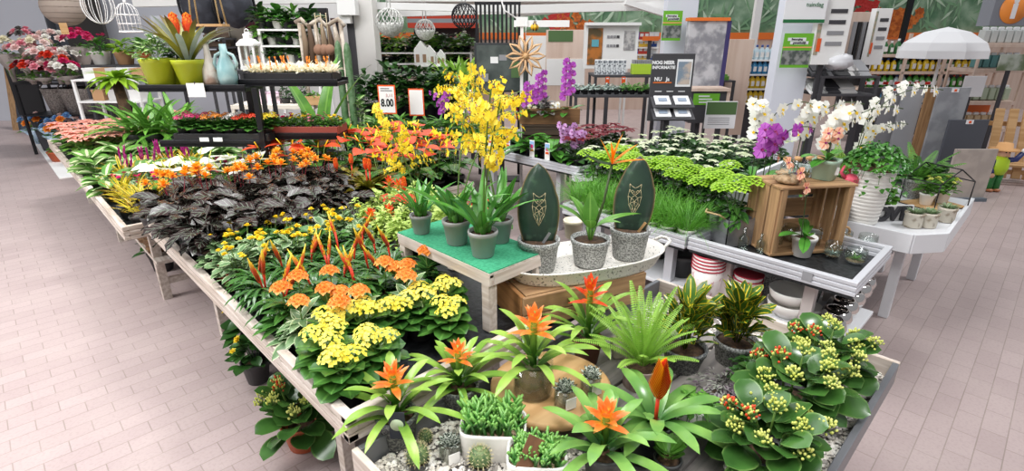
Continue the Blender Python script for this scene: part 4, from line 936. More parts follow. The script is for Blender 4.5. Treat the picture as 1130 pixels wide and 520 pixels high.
# saucer under it
o = MB().lathe([(.0001, 0), (.085, 0), (.1, .014), (.096, .014), (.082, .004), (.0001, .004)], n=26).build('saucer', M['black'], None, at(690, 500) + Vector((.02, -.02, .02))); tag(o, 'black plastic saucer beside the sword-flowered bromeliad', 'saucer')
t = fernplant(pf(.078, .12, 'lilac_stone', .076, rim=.0), 'fern', 30, .33, .034, e=(.9, 1.5), npin=36)(random.Random(3)); t.location = at(706, 428); t.scale = (.88,) * 3; t['label'] = 'upright pale green fern in a lilac stone cylinder pot'
b = MB()
for i in range(7): a = VROT - 1.3 + .35 * i; b.tube([(.06 * math.cos(a), .06 * math.sin(a), .11), (.1 * math.cos(a), .1 * math.sin(a), .09), (.115 * math.cos(a + .1), .115 * math.sin(a + .1), .0)], .0012, 4)
b.build('dry_runners', mat('dry_straw', 'a89a6a', .8), t)
t = crotonplant(pf(.085, .12, 'speck_dark', .055), 60, .12, .042, 'croton', .2)(random.Random(4)); t.location = at(752, 410); t['label'] = 'yellow-edged croton in dark speckled bowl pot, behind the fern'
t = crotonplant(pf(.085, .12, 'speck', .066), 76, .115, .044, 'croton', .18)(random.Random(6)); t.location = at(808, 402); t['label'] = 'yellow-veined croton in grey speckled pot, right of the fern'
# white footed pot with a trailing plant, vines and small succulents
t = thing('footed_pot', 'small white pot on three wooden legs with a trailing leafy plant', 'potted plant', at(762, 475)); b = MB().lathe([(.0001, .03), (.034, .03), (.046, .05), (.046, .09), (.042, .09), (.04, .075), (.0001, .075)], n=24).build('pot', M['white_pot'], t)
for i in range(3): a = 2.1 * i + VROT - PI / 2 - .6; MB().tube([(.025 * math.cos(a), .025 * math.sin(a), .035), (.042 * math.cos(a), .042 * math.sin(a), 0)], [.007, .004], 7).build('leg', OAK, t)
def trailer(t, z, r, n, m, L=.035, W=.024):
    b = MB()
    for i in range(n):
        a = q.uniform(0, 6.28); d = r * q.uniform(.2, 1.5); zz = z + .02 - max(0, d - r) * 1.1; b.leaf((d * math.cos(a), d * math.sin(a), zz + q.uniform(0, .035)), a + q.uniform(-1, 1), L * q.uniform(.6, 1.1), W, q.uniform(-.3, .7), -.5, 3, 'oval', .2)
    for i in range(8): a = q.uniform(0, 6.28); b.tube([(0, 0, z), (r * math.cos(a), r * math.sin(a), z + .02), (1.4 * r * math.cos(a), 1.4 * r * math.sin(a), z - .04)], .0014, 4)
    return b.build('foliage', M[m], t)
trailer(t, .08, .05, 60, 'mid')
for (px, py, m, lb, r) in [(792, 452, 'purpleleaf', 'purple and silver trailing plant on the boards beside the footed pot', .075), (828, 432, 'dark', 'small dark green vine behind the purple trailing plant', .06)]:
    t = thing('trailing_plant', lb, 'potted plant', at(px, py)); pot(t, .05, .07, m='speck_dark'); trailer(t, .07, r, 120, m, .032, .02)
for (px, py, lb) in [(846, 412, 'small grey-green succulent in brown pot, left of the top kalanchoe'), (830, 423, 'small grey-green succulent in brown pot, nearest of the two beside the croton')]:
    t = thing('rosette_succulent', lb, 'potted succulent', at(px, py)); pot(t, .04, .06, m='lilac_stone'); b = MB()
    for i in range(24): a = 2.39996 * i; k = i / 24; b.leaf((0, 0, .055 + .01 * k), a, .06 * (1 - .5 * k), .026, .2 + 1.1 * k, .5 + 1.0 * k, 4, 'petal', .3)
    b.build('rosette', M['silver'], t)
t = thing('leaf_succulent', 'small pale green succulent at the bottom edge beside the star bromeliad', 'potted succulent', at(735, 522)); pot(t, .04, .06, m='dark_pot'); b = MB()
for i in range(16): a = 2.39996 * i; b.leaf((.01 * math.cos(a), .01 * math.sin(a), .055 + .002 * i), a, .06, .035, .7, .9, 4, 'paddle', .2)
b.build('rosette', M['mid'], t)
# three big kalanchoes
def bigkal(q):
    t = thing('large_kalanchoe', '', 'kalanchoe'); pot(t, .07, .09, m='dark_pot'); b = MB()
    for i in range(46):
        a = 2.39996 * i; k = i / 46; d = .03 + .07 * q.random() * (1 - .5 * k); b.leaf((d * math.cos(a), d * math.sin(a), .07 + .12 * k), a + q.uniform(-.4, .4), .12 * q.uniform(.8, 1.15) * (1 - .25 * k), .095 * (1 - .2 * k), .1 + k * .9, -.35 + k * .6, 7, 'round', .16, 0, q.uniform(-.5, .5))
    b.build('foliage', M['kalbig'], t)
    for i in range(11):
        a = 2.39996 * i; d = .03 + .11 * math.sqrt(i / 11); z = .235 - .35 * d + q.uniform(-.01, .025); x, y = d * math.cos(a), d * math.sin(a); st = MB().tube([(x * .5, y * .5, .12), (x, y, z)], .003, 5); f = MB(); red = i % 5 == 1
        for j in range(26):
            ph = 2.39996 * j; k = math.sqrt((j + .5) / 26); pp = Vector((x + .026 * k * math.cos(ph), y + .026 * k * math.sin(ph), z + .02 * (1 - k * k) + q.uniform(-.012, .01))); st.tube([(x, y, z - .02), pp], .0009, 3)
            f.ball(pp, q.uniform(.003, .0048), 6, 4, 1.35, axis=(pp - Vector((x, y, z - .03))), m=(1 if red and j % 2 else 0))
        so = st.build('flower_stalk', M['stem'], t); f.build('flower_buds', [M['ygreen'], M['spathe']], so)
    return t
for i, (px, py, lb, s) in enumerate([(903, 425, 'large kalanchoe with red-tinged buds, top one by the chrome bowls', 1.05), (868, 462, 'large kalanchoe with yellow-green buds, middle one on the tray edge', 1.12), (838, 522, 'large kalanchoe with yellow-green buds, lowest one at the picture bottom', 1.05)]):
    t = bigkal(random.Random(20 + i)); t.location = at(px, py); t.scale = (s,) * 3; t['label'] = lb
p = P(336, 505, 0); t = bigkal(random.Random(30)); t.location = (p.x + .04, p.y + .08, 0); t.scale = (1.2, 1.2, 1.55); t['label'] = 'large kalanchoe in terracotta pot on the paving under the bench corner'
for ch in t.children:
    if ch.name.startswith('pot'): ch.data.materials[0] = M['terra']; ch.scale = (1.15, 1.15, 1.1)
o = MB().box((0, 0, .03), (.12, .09, .06)).box((.01, 0, .075), (.1, .08, .03)).build('driftwood_block', mat('bleached_wood', 'c9c0b2', .8, c2='a1968a', scale=14, bump=.3), None, at(690, 395) + Vector((0, 0, .02)), VROT, False, .01); tag(o, 'bleached white wooden block behind the wooden disc', 'wood block')

# ---------------------------------------------------------------- crate, enamel tray and the engraved leaves
cr = thing('low_wooden_crate', 'low brown wooden crate under the speckled enamel tray', 'crate', (1.727, 1.387, ZB), -.337)
for s in (-1, 1):
    MB().box((0, s * .14, .11), (.62, .018, .08)).build('board', PINE, cr, smooth=False, bevel=.003); MB().box((0, s * .14, .035), (.62, .018, .06)).build('board', PINE, cr, smooth=False, bevel=.003)
    MB().box((s * .305, 0, .075), (.02, .262, .15)).build('end_board', woodmat('pine_crate_end', 'a97a4a', '8c6038', 1, 8.0), cr, smooth=False, bevel=.003)
MB().box((0, 0, .145), (.58, .25, .01)).build('top_board', PINE, cr, smooth=False)
ENAM = mat('speckled_enamel', 'e6e2da', .35, c2='6a665f', scale=95, lo=.6, hi=.64)
t = thing('enamel_tray', 'white speckled oval enamel tray with two handles, on the low crate', 'tray', (1.81, 1.365, ZB + .152), -.41); b = MB()
b.lathe([(.0001, 0), (.9, 0), (.93, .01), (1.0, .06), (1.03, .066), (1.03, .072), (.985, .07), (.915, .014), (.0001, .008)], n=48, sx=.385, sy=.17, p=2.4); b.build('tray_bowl', ENAM, t)
for s in (-1, 1): MB().tube([(s * .385, -.05, .065), (s * .43, -.035, .085), (s * .44, 0, .09), (s * .43, .035, .085), (s * .385, .05, .065)], .008, 7).build('handle', ENAM, t)
def owl(t, y=-.004, s=1.0):
    """engraved owl of straight lines on a leaf"""
    b = MB(); L = lambda *pts: [b.tube([(x * .001, y, z * .001) for x, z in pts[i:i + 2]], .0011, 4) for i in range(len(pts) - 1)]
    for sg in (-1, 1):
        L((0, 118), (sg * 14, 126), (sg * 26, 138), (sg * 24, 112), (sg * 30, 80), (sg * 24, 40), (sg * 10, 8), (0, -12)); L((sg * 12, 108), (sg * 20, 102), (sg * 12, 94), (sg * 5, 102), (sg * 12, 108)); L((sg * 24, 112), (sg * 12, 94), (0, 84), (0, 104)); L((sg * 30, 80), (sg * 14, 72), (0, 84)); L((sg * 14, 72), (sg * 18, 46), (sg * 24, 40)); L((sg * 14, 72), (0, 56), (sg * 18, 46), (sg * 6, 26), (sg * 10, 8)); L((0, 56), (sg * 6, 26), (0, -12))
    return b.build('engraved_owl', mat('pale_engraving', 'b7a983', .7), t)
for i, (px, py, rz, tilt_, lb) in enumerate([(594, 299, 0, -.02, 'whale-fin leaf plant engraved with an owl in speckled pot, left on the enamel tray'), (693, 285, -.2, .06, 'whale-fin leaf plant engraved with an owl in speckled pot, right on the enamel tray')]):
    p = P(px, py - 2, ZB + .165); t = thing('engraved_leaf_plant', lb, 'potted plant', p, VROT + rz); pot(t, .092, .15, .074, 'speck', n=30); b = MB(); n = 14
    vs, fs, uv = [], [], []
    for k in range(n + 1):
        v = k / n; w = .088 * (max(0, math.sin(PI * min(1, .22 + .78 * v) ** 1.1)) ** .62) * (1.05 if v < .6 else 1); w = max(w, .0008); z = .12 + .36 * v; lean = tilt_ * v * .3
        for u in (-1, -.5, 0, .5, 1): vs.append((u * w + lean, -.03 * (1 - abs(u)) * .35 + .018 * u * u + .02 * v, z)); uv.append(((u + 1) / 2, v))
    for k in range(n):
        for j in range(4): fs.append((k * 5 + j, k * 5 + j + 1, k * 5 + j + 6, k * 5 + j + 5))
    b.add(vs, fs, 0, uv); lo = b.build('whale_fin_leaf', M['owl'], t); sm = lo.modifiers.new('thickness', 'SOLIDIFY'); sm.thickness = .004
    rim = MB(); [rim.tube([vs[k * 5 + e] for k in range(n + 1)], .0016, 5) for e in (0, 4)]; rim.build('leaf_margin', mat('tan_margin', '8a7552', .7), lo)
    o = owl(lo, -.016); o.location = (tilt_ * .12, 0, .225)
    MB().box((.0, -.05, .17), (.012, .002, .06), 0, 0, .2, .5).build('plant_tag', M['label_grey'] if i == 0 else OAK, t, (.03 if i == 0 else .05, 0, 0), 0, False)
t = thing('bird_of_paradise', 'bird-of-paradise plant with orange flower in speckled pot, middle of the enamel tray', 'potted plant', P(650, 291, ZB + .165), VROT); pot(t, .088, .13, .07, 'speck', n=30)
b = MB()
for (a, L, W, e0, e1) in [(1.7, .16, .075, 1.5, 1.3), (3.0, .2, .06, 1.0, .2), (.1, .22, .055, .6, .0), (2.4, .17, .06, 1.2, .6), (4.5, .13, .05, 1.0, .3), (5.6, .14, .05, .8, .1)]:
    e = Vector((math.cos(a) * .02, math.sin(a) * .02, .18)); b.tube([(0, 0, .11), e], .006, 6); b.leaf(e, a, L, W, e0, e1, 8, 'lance', .25)
b.build('leaves', M['mid'], t)
tp = Vector((.075, .0, .47)); MB().tube([(0, 0, .12), (.05, .0, .3), tp], [.007, .006, .006], 7).build('flower_stalk', M['dstem'], t)
b = MB(); b.leaf(tp + Vector((.02, 0, -.005)), PI, .17, .034, -.1, .75, 6, 'lance', .6); bo = b.build('flower_beak', M['dark'], t)
for (a, e, L) in [(PI, 1.15, .13), (0, 1.35, .14), (0, .75, .14), (0, .2, .15), (2.5, 1.5, .1)]: b = MB(); b.leaf(tp, a, L, .03, e, e - .1, 5, 'lance', .4); b.build('petal', M['strel'], t)
t = thing('cream_pot', 'small empty cream pot behind the enamel tray', 'pot', P(632, 262, ZB + .155) * 1.0 + Vector((-.0, .0, 0)), 0); pot(t, .05, .1, .04, mat('cream_ceramic', 'd5cdb4', .4), soil=False)
# ---------------------------------------------------------------- right-hand metal benches
GW = mat('white_powder_coat', 'dcdde0', .45)
ZR = .676; ZW = .712
bench('metal_plant_bench', 'galvanised plant bench with ridged edge holding rows of potted grass', 2.88, 3.62, 1.43, 2.42, .75, .085, GAL, legs=[(3.05, 1.6), (3.05, 2.3), (3.5, 1.6), (3.5, 2.3)], brace=False, legm=GAL)
rb = bench('metal_plant_bench', 'galvanised bench at the aisle corner with the apple crate and glass jars', 2.9, 3.62, .505, 1.422, .75, .085, GAL, legs=[(3.06, .74), (3.06, 1.22), (3.5, .74), (3.5, 1.22)], brace=False, legm=mat('pale_leg_paint', 'cfc6c2', .5))
MB().box((0, 0, 0), (.55, 1.9, .025)).build('lower_shelf', GW, rb, (.005, .49, .335), 0, False, .004)
MB().box((0, 0, 0), (.003, .05, .05)).build('edge_label', M['label_grey'], rb, (-.362, -.23, .71), 0, False)
bench('metal_plant_bench', 'long galvanised orchid bench behind the yellow orchids', 3.85, 5.0, 3.04, 5.75, .75, .085, GAL, legs=[(4.0, 3.4), (4.0, 4.4), (4.0, 5.4), (4.8, 3.4), (4.8, 5.4)], brace=False, legm=GAL)
bench('metal_plant_bench', 'wide bench of white and green leafy plants behind the lime shrubs', 3.66, 5.4, 1.7, 2.98, .75, .085, GAL, legs=[(3.9, 1.9), (3.9, 2.8), (5.2, 1.9), (5.2, 2.8)], brace=False, legm=GAL)
bench('metal_plant_bench', 'white-edged bench of white orchids behind the apple crate', 3.7, 5.0, .86, 1.66, .86, .06, GW, legs=[(3.9, 1.0), (3.9, 1.5), (4.8, 1.0), (4.8, 1.5)], brace=False, legm=GAL, ridged=False)
# chamfered white table
wt = thing('white_wooden_table', 'white wooden table with cut corner holding letters, birch pots and a wire terrarium', 'table', (4.6, .8, 0))
pts = [(-.6, .045), (-.6, -.33), (-.41, -.47), (.7, -.47), (.7, .045)]
b = MB(); n = len(pts); b.add([(x, y, .69) for x, y in pts] + [(x, y, .71) for x, y in pts], [tuple(range(n))[::-1], tuple(range(n, 2 * n))] + [(i, (i + 1) % n, n + (i + 1) % n, n + i) for i in range(n)]); b.build('table_top', GW, wt, smooth=False)
for i in range(4):
    a, c = Vector((*pts[i], .665)), Vector((*pts[i + 1], .665))
    if i in (0, 1, 2): MB().beam(a, c, .025, .13).build('rail', GW, wt, smooth=False, bevel=.003)
for x, y in ((-.3, -.25), (.6, -.25), (-.3, -.02), (.6, -.02)): MB().box((x, y, .34), (.06, .06, .68)).build('leg', GW, wt, smooth=False, bevel=.003)
MB().box((.15, -.18, .5), (.9, .05, .06)).build('cross_bar', GW, wt, smooth=False); 
grid('grassp', grasspot, (2.985, 3.1, 3.215), fr(1.49, 2.36, 8), ZR + .0, 'potted feathery green grass', 'of the metal bench', 'potted grasses', 3, s=1.0, side='from the front edge')
for j, y in enumerate(fr(1.36, 2.55, 6)):
    for i, x in enumerate((3.36, 3.52)):
        if y < 1.43: continue
        place('limet', limetop, (x, y - .06, ZR), None, 1.12, 'lime-topped shrub behind the potted grass, %s from right, %s row' % (ORD[j - 1], ('front', 'back')[i]), 'lime-topped shrubs', 3)
# zinc bucket shrub beside the crate, in a wire basket
t = limetop(random.Random(9)); t.location = (3.19, 1.29, ZR + .01); t.scale = (1.15,) * 3; t['label'] = 'lime-topped shrub standing in the metal basket beside the apple crate'
t = thing('wire_basket_planter', 'square grey metal planter with black wire frame and rope handles, beside the apple crate', 'planter', (3.19, 1.29, ZR), -.5); b = MB()
for k in range(4): a = k * PI / 2; b.box((.095 * math.cos(a), .095 * math.sin(a), .09), (.004, .19, .17), a)
b.build('planter', mat('zinc_sheet', 'a9aaae', .4, .6, c2='8f9094', scale=12), t, smooth=False)
for x in (-1, 1):
    for y in (-1, 1): MB().tube([(x * .105, y * .105, 0), (x * .105, y * .105, .2)], .004, 5).build('wire_post', BLK, t)
ROPE = mat('hemp_rope', 'c2a97e', .9, c2='a38a5e', scale=120)
for s in (-1, 1): MB().tube([(s * .1, -.06, .18), (s * .15, -.06, .21), (s * .2, 0, .215), (s * .15, .06, .21), (s * .1, .06, .18)], .006, 7).build('rope_handle', ROPE, t)
M['skimmia'] = leafmat('white_green_bract', 'c3cf9e', 'e8ecd2', rough=.45, trans=.25)
skim = leafy('white_poinsettia', 'potted plant', 'dark', .15, .16, 60, .1, .05, 'lance', fl=bracts('creamy', 10, .085, .04, 5))
grid('skim', leafy('white_bract_plant', 'potted plant', 'dark', .14, .15, 70, .085, .04, 'lance', fl=bracts('skimmia', 7, .06, .034, 3)), (3.85, 4.12, 4.4, 4.7, 5.0, 5.25), (1.82, 2.08, 2.34, 2.6, 2.85), ZR, 'white-flowered leafy plant', 'of the wide bench', 'white-flowered leafy plants', 3, s=1.08, side='from the front', sv=.12)
for j, (x, y) in enumerate([(4.0, 3.2), (4.25, 3.22), (4.5, 3.25), (4.75, 3.2), (4.4, 3.45), (4.65, 3.5), (4.85, 3.42)]): place('dred', leafy('dark_red_poinsettia', 'potted plant', 'dark', .14, .17, 50, .1, .05, 'lance', fl=bracts('dred', 9, .08, .04, 5)), (x, y, ZR), None, 1.1, 'dark red leafy plant near the orchid bench corner, %s of the group' % ORD[j], 'dark red plants', 2)
# apple crate
ca = -.602; cr = thing('apple_crate', 'pine apple crate standing on its side on the corner bench, open to the right', 'crate', (3.39, .985, ZR), ca)
for k in range(3):
    MB().box((0, -.075 + .1 * k - .025, .417), (.49, .09, .014)).build('top_slat', PINE, cr, smooth=False, bevel=.002); MB().box((0, -.075 + .1 * k - .025, .012), (.49, .09, .014)).build('bottom_slat', PINE, cr, smooth=False, bevel=.002)
    MB().box((0, .135, .07 + .14 * k), (.49, .012, .12)).build('back_slat', PINE, cr, smooth=False, bevel=.002)
for s in (-1, 1):
    for k in range(3): MB().box((s * .232, -.085 + .1 * k - .0, .21), (.014, .085, .4)).build('side_slat', PINEV, cr, smooth=False, bevel=.002)
    for y in (-.125, .12): MB().box((s * .215, y, .21), (.035, .035, .4)).build('corner_post', PINEV, cr, smooth=False, bevel=.003)
def inc(x, y, z=0): 
    p = Matrix.Rotation(ca, 3, 'Z') @ Vector((x, y, 0)); return Vector((3.39 + p.x, .985 + p.y, ZR + z))
ZC = .425
for i in range(4):
    t = thing('cork_vial', 'small glass vial with cork and dried grass on the apple crate, %s from the left' % ORD[i], 'bottle', inc(-.09 + .075 * i, .06, ZC), 0, 'corked vials'); r = .03
    MB().lathe([(.0001, 0), (r, 0), (r, .08), (r * .7, .095), (r * .7, .105), (r * .62, .105), (r * .62, .094), (r * .9, .078), (r * .9, .006), (.0001, .006)], n=18).build('glass', GLASS, t); MB().lathe([(.0001, .1), (r * .66, .1), (r * .75, .125), (.0001, .125)], n=14).build('cork', mat('cork', 'b58d62', .9), t); b = MB()
    for k in range(26): a = q.uniform(0, 6.28); b.leaf((.01 * math.cos(a), .01 * math.sin(a), .01), a, .06, .004, 1.3, .9, 3, 'needle', .2)
    b.build('dried_grass', M['lilac'] if i % 2 else mat('dry_straw', 'a89a6a', .8), t)
t = thing('bark_air_plant', 'pale bark piece with a wispy air plant at the left of the crate top', 'air plant', inc(-.15, -.05, ZC), 0.3); MB().ball((0, 0, .025), .07, 10, 6, .4, jit=.2).ball((.03, .02, .05), .05, 9, 5, .4, jit=.2).build('bark', mat('pale_bark', 'b59a7a', .9, c2='8e7354', scale=25, bump=.6), t); b = MB()
for k in range(60): a = q.uniform(0, 6.28); b.leaf((0, 0, .05), a, q.uniform(.05, .1), .004, q.uniform(.1, 1.3), q.uniform(-.6, .5), 5, 'needle', .2)
b.build('foliage', M['silver'], t)
sage = mat('sage_green_pot', '9db5a0', .5)
t = moth_orchid('peach', 'lip', 1, .2, 4, .035, potfn=lambda t: (pot(t, .07, .12, .058, sage, p=4.0, n=32), .12)[1], face=VROT - 2.2, arch=.9, leafL=.2)(random.Random(3)); t.location = inc(.13, .0, ZC); t['label'] = 'peach moth orchid in square sage green pot on the crate top'
MB().box((.03, -.062, .06), (.03, .003, .045)).build('label', M['tagw'], t, None, VROT, False)
# orchid in white pot below the crate front
t = moth_orchid('peach', 'lip', 1, .46, 7, .038, pr=.068, ph=.125, face=VROT + PI - .1, arch=.75, leafL=.22, potm='white_pot')(random.Random(5)); t.location = P(884, 282, ZR) + Vector((.0, .0, 0)); t['label'] = 'peach-flowered moth orchid in white pot in front of the crate opening'
for i, (px, py, r, h, f) in enumerate([(918, 287, .05, .09, 'silver'), (943, 293, .06, .08, 'mid'), (955, 280, .055, .1, 'silver'), (930, 274, .045, .09, 'mid')]):
    t = thing('glass_terrarium_bowl', 'clear glass bowl with an air plant at the bench end, %s from the left' % ORD[i], 'glass bowl', P(px, py - 4, ZR), 0, 'glass bowls on the corner bench'); MB().lathe([(.0001, 0), (r * .7, 0), (r, h * .4), (r * .92, h), (r * .88, h), (r * .95, h * .4), (r * .66, .006), (.0001, .006)], n=24).build('glass', GLASS, t); b = MB()
    for k in range(70): a = q.uniform(0, 6.28); b.leaf((0, 0, .012), a, q.uniform(.03, .07), .005, q.uniform(.3, 1.4), q.uniform(-.4, .6), 4, 'needle', .2)
    b.build('air_plant', M[f], t); MB().lathe([(.0001, .007), (r * .8, .012), (.0001, .016)], n=16).build('gravel_layer', mat('tan_grit', 'b8a184', .9), t)
for i, (x, y) in enumerate([(-.1, .02), (.02, .05), (.12, -.03)]):
    t = thing('glass_jar', 'glass jar with dry seeds inside the apple crate, %s from the left' % ORD[i], 'jar', inc(x, y, .02), 0, 'jars inside the crate'); r = .045; MB().lathe([(.0001, 0), (r, 0), (r, .1), (r * .92, .1), (r * .92, .006), (.0001, .006)], n=20).build('glass', GLASS, t); MB().lathe([(.0001, .008), (r * .88, .008), (r * .88, .05), (.0001, .055)], n=16).build('seeds', mat('dry_seeds', '8a6f4e', .9, c2='cbb894', scale=120), t)
t = thing('striped_wooden_rack', 'small row of hooped wooden letters between crate and glass bowls', 'ornament', P(922, 262, ZR), VROT - .3)
for i in range(3): MB().tube([(.05 * i - .05 + .022 * math.cos(a), 0, .02 + .028 + .028 * math.sin(a)) for a in [k * PI / 6 for k in range(13)]], .008, 6).build('hoop', OAK, t)
MB().box((0, 0, .01), (.17, .05, .02)).build('base', OAK, t, smooth=False)
for i, (x, y, r, h) in enumerate([(3.06, 1.15, .03, .16), (3.12, 1.07, .025, .13)]):
    t = thing('bottle', 'slim clear glass bottle between the planter and the crate, %s one' % ('taller', 'shorter')[i], 'bottle', (x, y, ZR)); MB().lathe([(.0001, 0), (r, 0), (r, h * .6), (r * .4, h * .75), (r * .4, h), (r * .3, h), (r * .3, h * .7), (r * .88, h * .58), (r * .88, .006), (.0001, .006)], n=18).build('glass', GLASS, t)
# lower shelf: buckets, bowls, chrome
ZL = .348; EN_R = mat('red_rim', 'b5283c', .4); EN_W = mat('white_enamel', 'e9e7e3', .3); EN_P = mat('rose_printed_enamel', 'ebe6e2', .35, c2='c9a0a4', scale=28, lo=.62, hi=.7)
def bucket(label, p, k, r=.1, h=.2):
    t = thing('enamel_bucket', label, 'bucket', (p[0], p[1], p[2] + .022 * k), 0, 'stacked enamel buckets'); MB().lathe([(.0001, 0), (r * .78, 0), (r, h), (r * .965, h), (r * .75, .008), (.0001, .008)], n=28).build('body', EN_P, t); MB().lathe([(r * .99, h - .006), (r + .004, h - .002), (r + .004, h + .004), (r * .95, h + .004), (r * .95, h - .004)], n=28).build('rim', EN_R, t)
p = P(777, 331, ZL) + Vector((.06, .03, 0))
for k in range(5): bucket('white rose-printed bucket with red rim under the bench, %s in the tall stack' % (['lowest', 'second', 'third', 'fourth', 'topmost'][k]), p, k)
p = P(822, 338, ZL) + Vector((.06, .03, 0))
for k in range(5):
    t = thing('enamel_pan', 'white enamel pan with dark red rim under the bench, %s in the lower stack' % (['lowest', 'second', 'third', 'fourth', 'topmost'][k]), 'pan', (p.x, p.y, ZL + .03 * k), VROT, 'stacked enamel pans'); r = .085; MB().lathe([(.0001, 0), (r * .85, 0), (r, .07), (r * .96, .07), (r * .82, .006), (.0001, .006)], n=26).build('body', EN_W, t); MB().lathe([(r * .99, .066), (r + .005, .07), (r + .003, .076), (r * .95, .074)], n=26).build('rim', EN_R, t); MB().tube([(-.03, .085, .07), (-.02, .12, .08), (.02, .12, .08), (.03, .085, .07)], .005, 6).build('handle', EN_W, t)
for i, (px, py, z, lb) in enumerate([(868, 352, 0, 'large white ceramic bowl under the bench, lower of two stacked'), (868, 352, .075, 'large white ceramic bowl under the bench, upper of two stacked'), (890, 352, 0, 'small white ceramic bowl under the bench, next to the chrome bowls')]):
    p = P(px, py, ZL) + Vector((.05, .02, z)); r = .12 if i < 2 else .08; t = thing('ceramic_bowl', lb, 'bowl', p); MB().lathe([(.0001, 0), (r * .5, 0), (r * .9, r * .4), (r, r * .8), (r * .96, r * .8), (r * .86, r * .42), (r * .45, .012), (.0001, .012)], n=32).build('bowl', M['white_pot'], t)
for i, (px, py) in enumerate([(910, 372), (917, 361), (925, 350), (933, 340), (941, 330), (946, 322)]):
    p = P(px, py, ZL) + Vector((.05, .0, 0)); t = thing('chrome_bowl', 'round polished chrome bowl on the lower shelf, %s from the front' % ORD[i], 'bowl', p, 0, 'chrome bowls'); r = .085; MB().lathe([(.0001, 0), (r * .6, 0), (r * .95, .03), (r, .055), (r * .85, .09), (r * .6, .105), (r * .55, .1), (r * .8, .085), (r * .93, .055), (r * .5, .01), (.0001, .01)], n=32).build('bowl', CHROME, t)
for i, (x, y, r, h, m) in enumerate([(3.32, 1.05, .09, .2, 'speck'), (3.4, .85, .1, .17, 'speck'), (3.2, 1.6, .12, .16, 'dark_pot'), (3.35, 1.9, .12, .2, 'black')]):
    t = thing('empty_pot', ['grey speckled pot at the back of the lower shelf', 'squat grey speckled pot behind the white bowls', 'dark plastic pot on the shelf under the grass', 'black plastic pot in shade under the grass'][i], 'pot', (x, y, ZL)); pot(t, r, h, m=m, soil=False)
# white ribbed pot with ivy
t = thing('ivy_pot', 'tall white ribbed pot with bushy green ivy on the white table corner', 'potted plant', (4.11, .785, ZW)); t.scale = (.96, .96, 1.12); b = MB(); h = .33; prof = [(.0001, 0), (.085, 0)]
for k in range(14): z = .01 + k * .0225; r = .09 + .042 * (k / 14); prof += [(r + .004, z), (r + .004, z + .012), (r - .002, z + .017)]
prof += [(.134, h), (.126, h), (.12, h * .8), (.0001, h * .8)]; b.lathe(prof, n=36).build('pot', M['white_pot'], t); b = MB()
MB().lathe([(.0001, h - .01), (.11, h - .01), (.13, h + .012), (.0001, h + .03)], n=24).build('soil', mat('pinkish_mulch', 'a5806c', .9, c2='7a5a48', scale=60), t)
for i in range(760):
    a = q.uniform(0, 6.28); k = math.sqrt(q.random()); d = .2 * k; zz = h + .13 * (1 - k * k) * q.uniform(.6, 1.1) + .02 - (.16 * q.random() if k > .7 and i % 4 == 0 else 0); b.leaf((d * math.cos(a), d * math.sin(a), zz), a + q.uniform(-.7, .7), .037 * q.uniform(.7, 1.2), .032, q.uniform(-.4, .7), -.7, 3, 'heart', .15, 0, q.uniform(-.4, .4))
for i in range(40): a = q.uniform(0, 6.28); d = q.uniform(.08, .19); b.tube([(.02 * math.cos(a), .02 * math.sin(a), h), (d * .6 * math.cos(a), d * .6 * math.sin(a), h + .08), (d * math.cos(a), d * math.sin(a), h + q.uniform(-.08, .06))], .0016, 4)
b.build('foliage', M['ivy'], t)
# things on the white table
t = thing('letter_block', 'white wooden letter sign with dark letters V and E on the white table', 'letter sign', P(984, 246, ZW) + FWD * .05, VROT + .1); t.scale = (.85,) * 3
for i, ch in enumerate('LOVE'): text(ch, .15, W_dark, t, (-.165 + .1 * i, -.012, .055), (PI / 2, 0, 0), .012, 'letter', bold=.008)
MB().box((0, .02, .055), (.44, .02, .13)).build('back_board', mat('white_letter', 'f0eeea', .5), t, smooth=False, bevel=.003)
BIRCH = mat('birch_bark', 'd8d0c0', .8, c2='a89a86', scale=22, lo=.5, hi=.62)
for i, (px, py) in enumerate([(1006, 250), (1022, 250), (1042, 244)]):
    t = thing('birch_pot', 'small succulent in birch bark pot on the white table, %s from the left' % ORD[i], 'potted succulent', P(px, py, ZW), 0, 'birch pots'); pot(t, .055, .1, .053, BIRCH); b = MB()
    for k in range(50): a = 2.39996 * k; b.leaf((.03 * q.random() * math.cos(a), .03 * q.random() * math.sin(a), .09), a, .05, .01, q.uniform(.2, 1.3), .6, 3, 'lance', .4)
    b.build('succulent', M['greygreen'], t)
# wire house terrarium with two white-flowering plants
p = P(1030, 232, ZW) + Vector((.15, .03, 0)); t = thing('wire_house_frame', 'black wire house-shaped frame around white-flowered plants on the white table', 'wire frame', p, VROT + .3)
E_ = []; w, d, h, hp = .17, .13, .2, .3
for x in (-w, w):
    for y in (-d, d): E_ += [((x, y, 0), (x, y, h)), ((x, y, h), (0, y, hp))]
    E_ += [((x, -d, 0), (x, d, 0)), ((x, -d, h), (x, d, h))]
E_ += [((0, -d, hp), (0, d, hp))] + [((-w, y, 0), (w, y, 0)) for y in (-d, d)]
for a, c in E_: MB().tube([a, c], .0045, 6).build('wire', BLK, t)
MB().box((0, 0, .006), (2 * w, 2 * d, .01)).build('base_board', OAK, t, smooth=False)
for i, x in enumerate((-.08, .08)):
    o = place('whitekal', leafy('white_flowered_plant', 'potted plant', 'mid', .085, .1, 50, .06, .035, 'oval', 'white_pot', .09, .05, fl=dots('ygreen', 9, .02, .03)), p + Matrix.Rotation(VROT + .3, 3, 'Z') @ Vector((x, 0, .012)), None, 1.0, 'pale-flowered plant inside the wire house frame, %s one' % ('left', 'right')[i], None, 2)
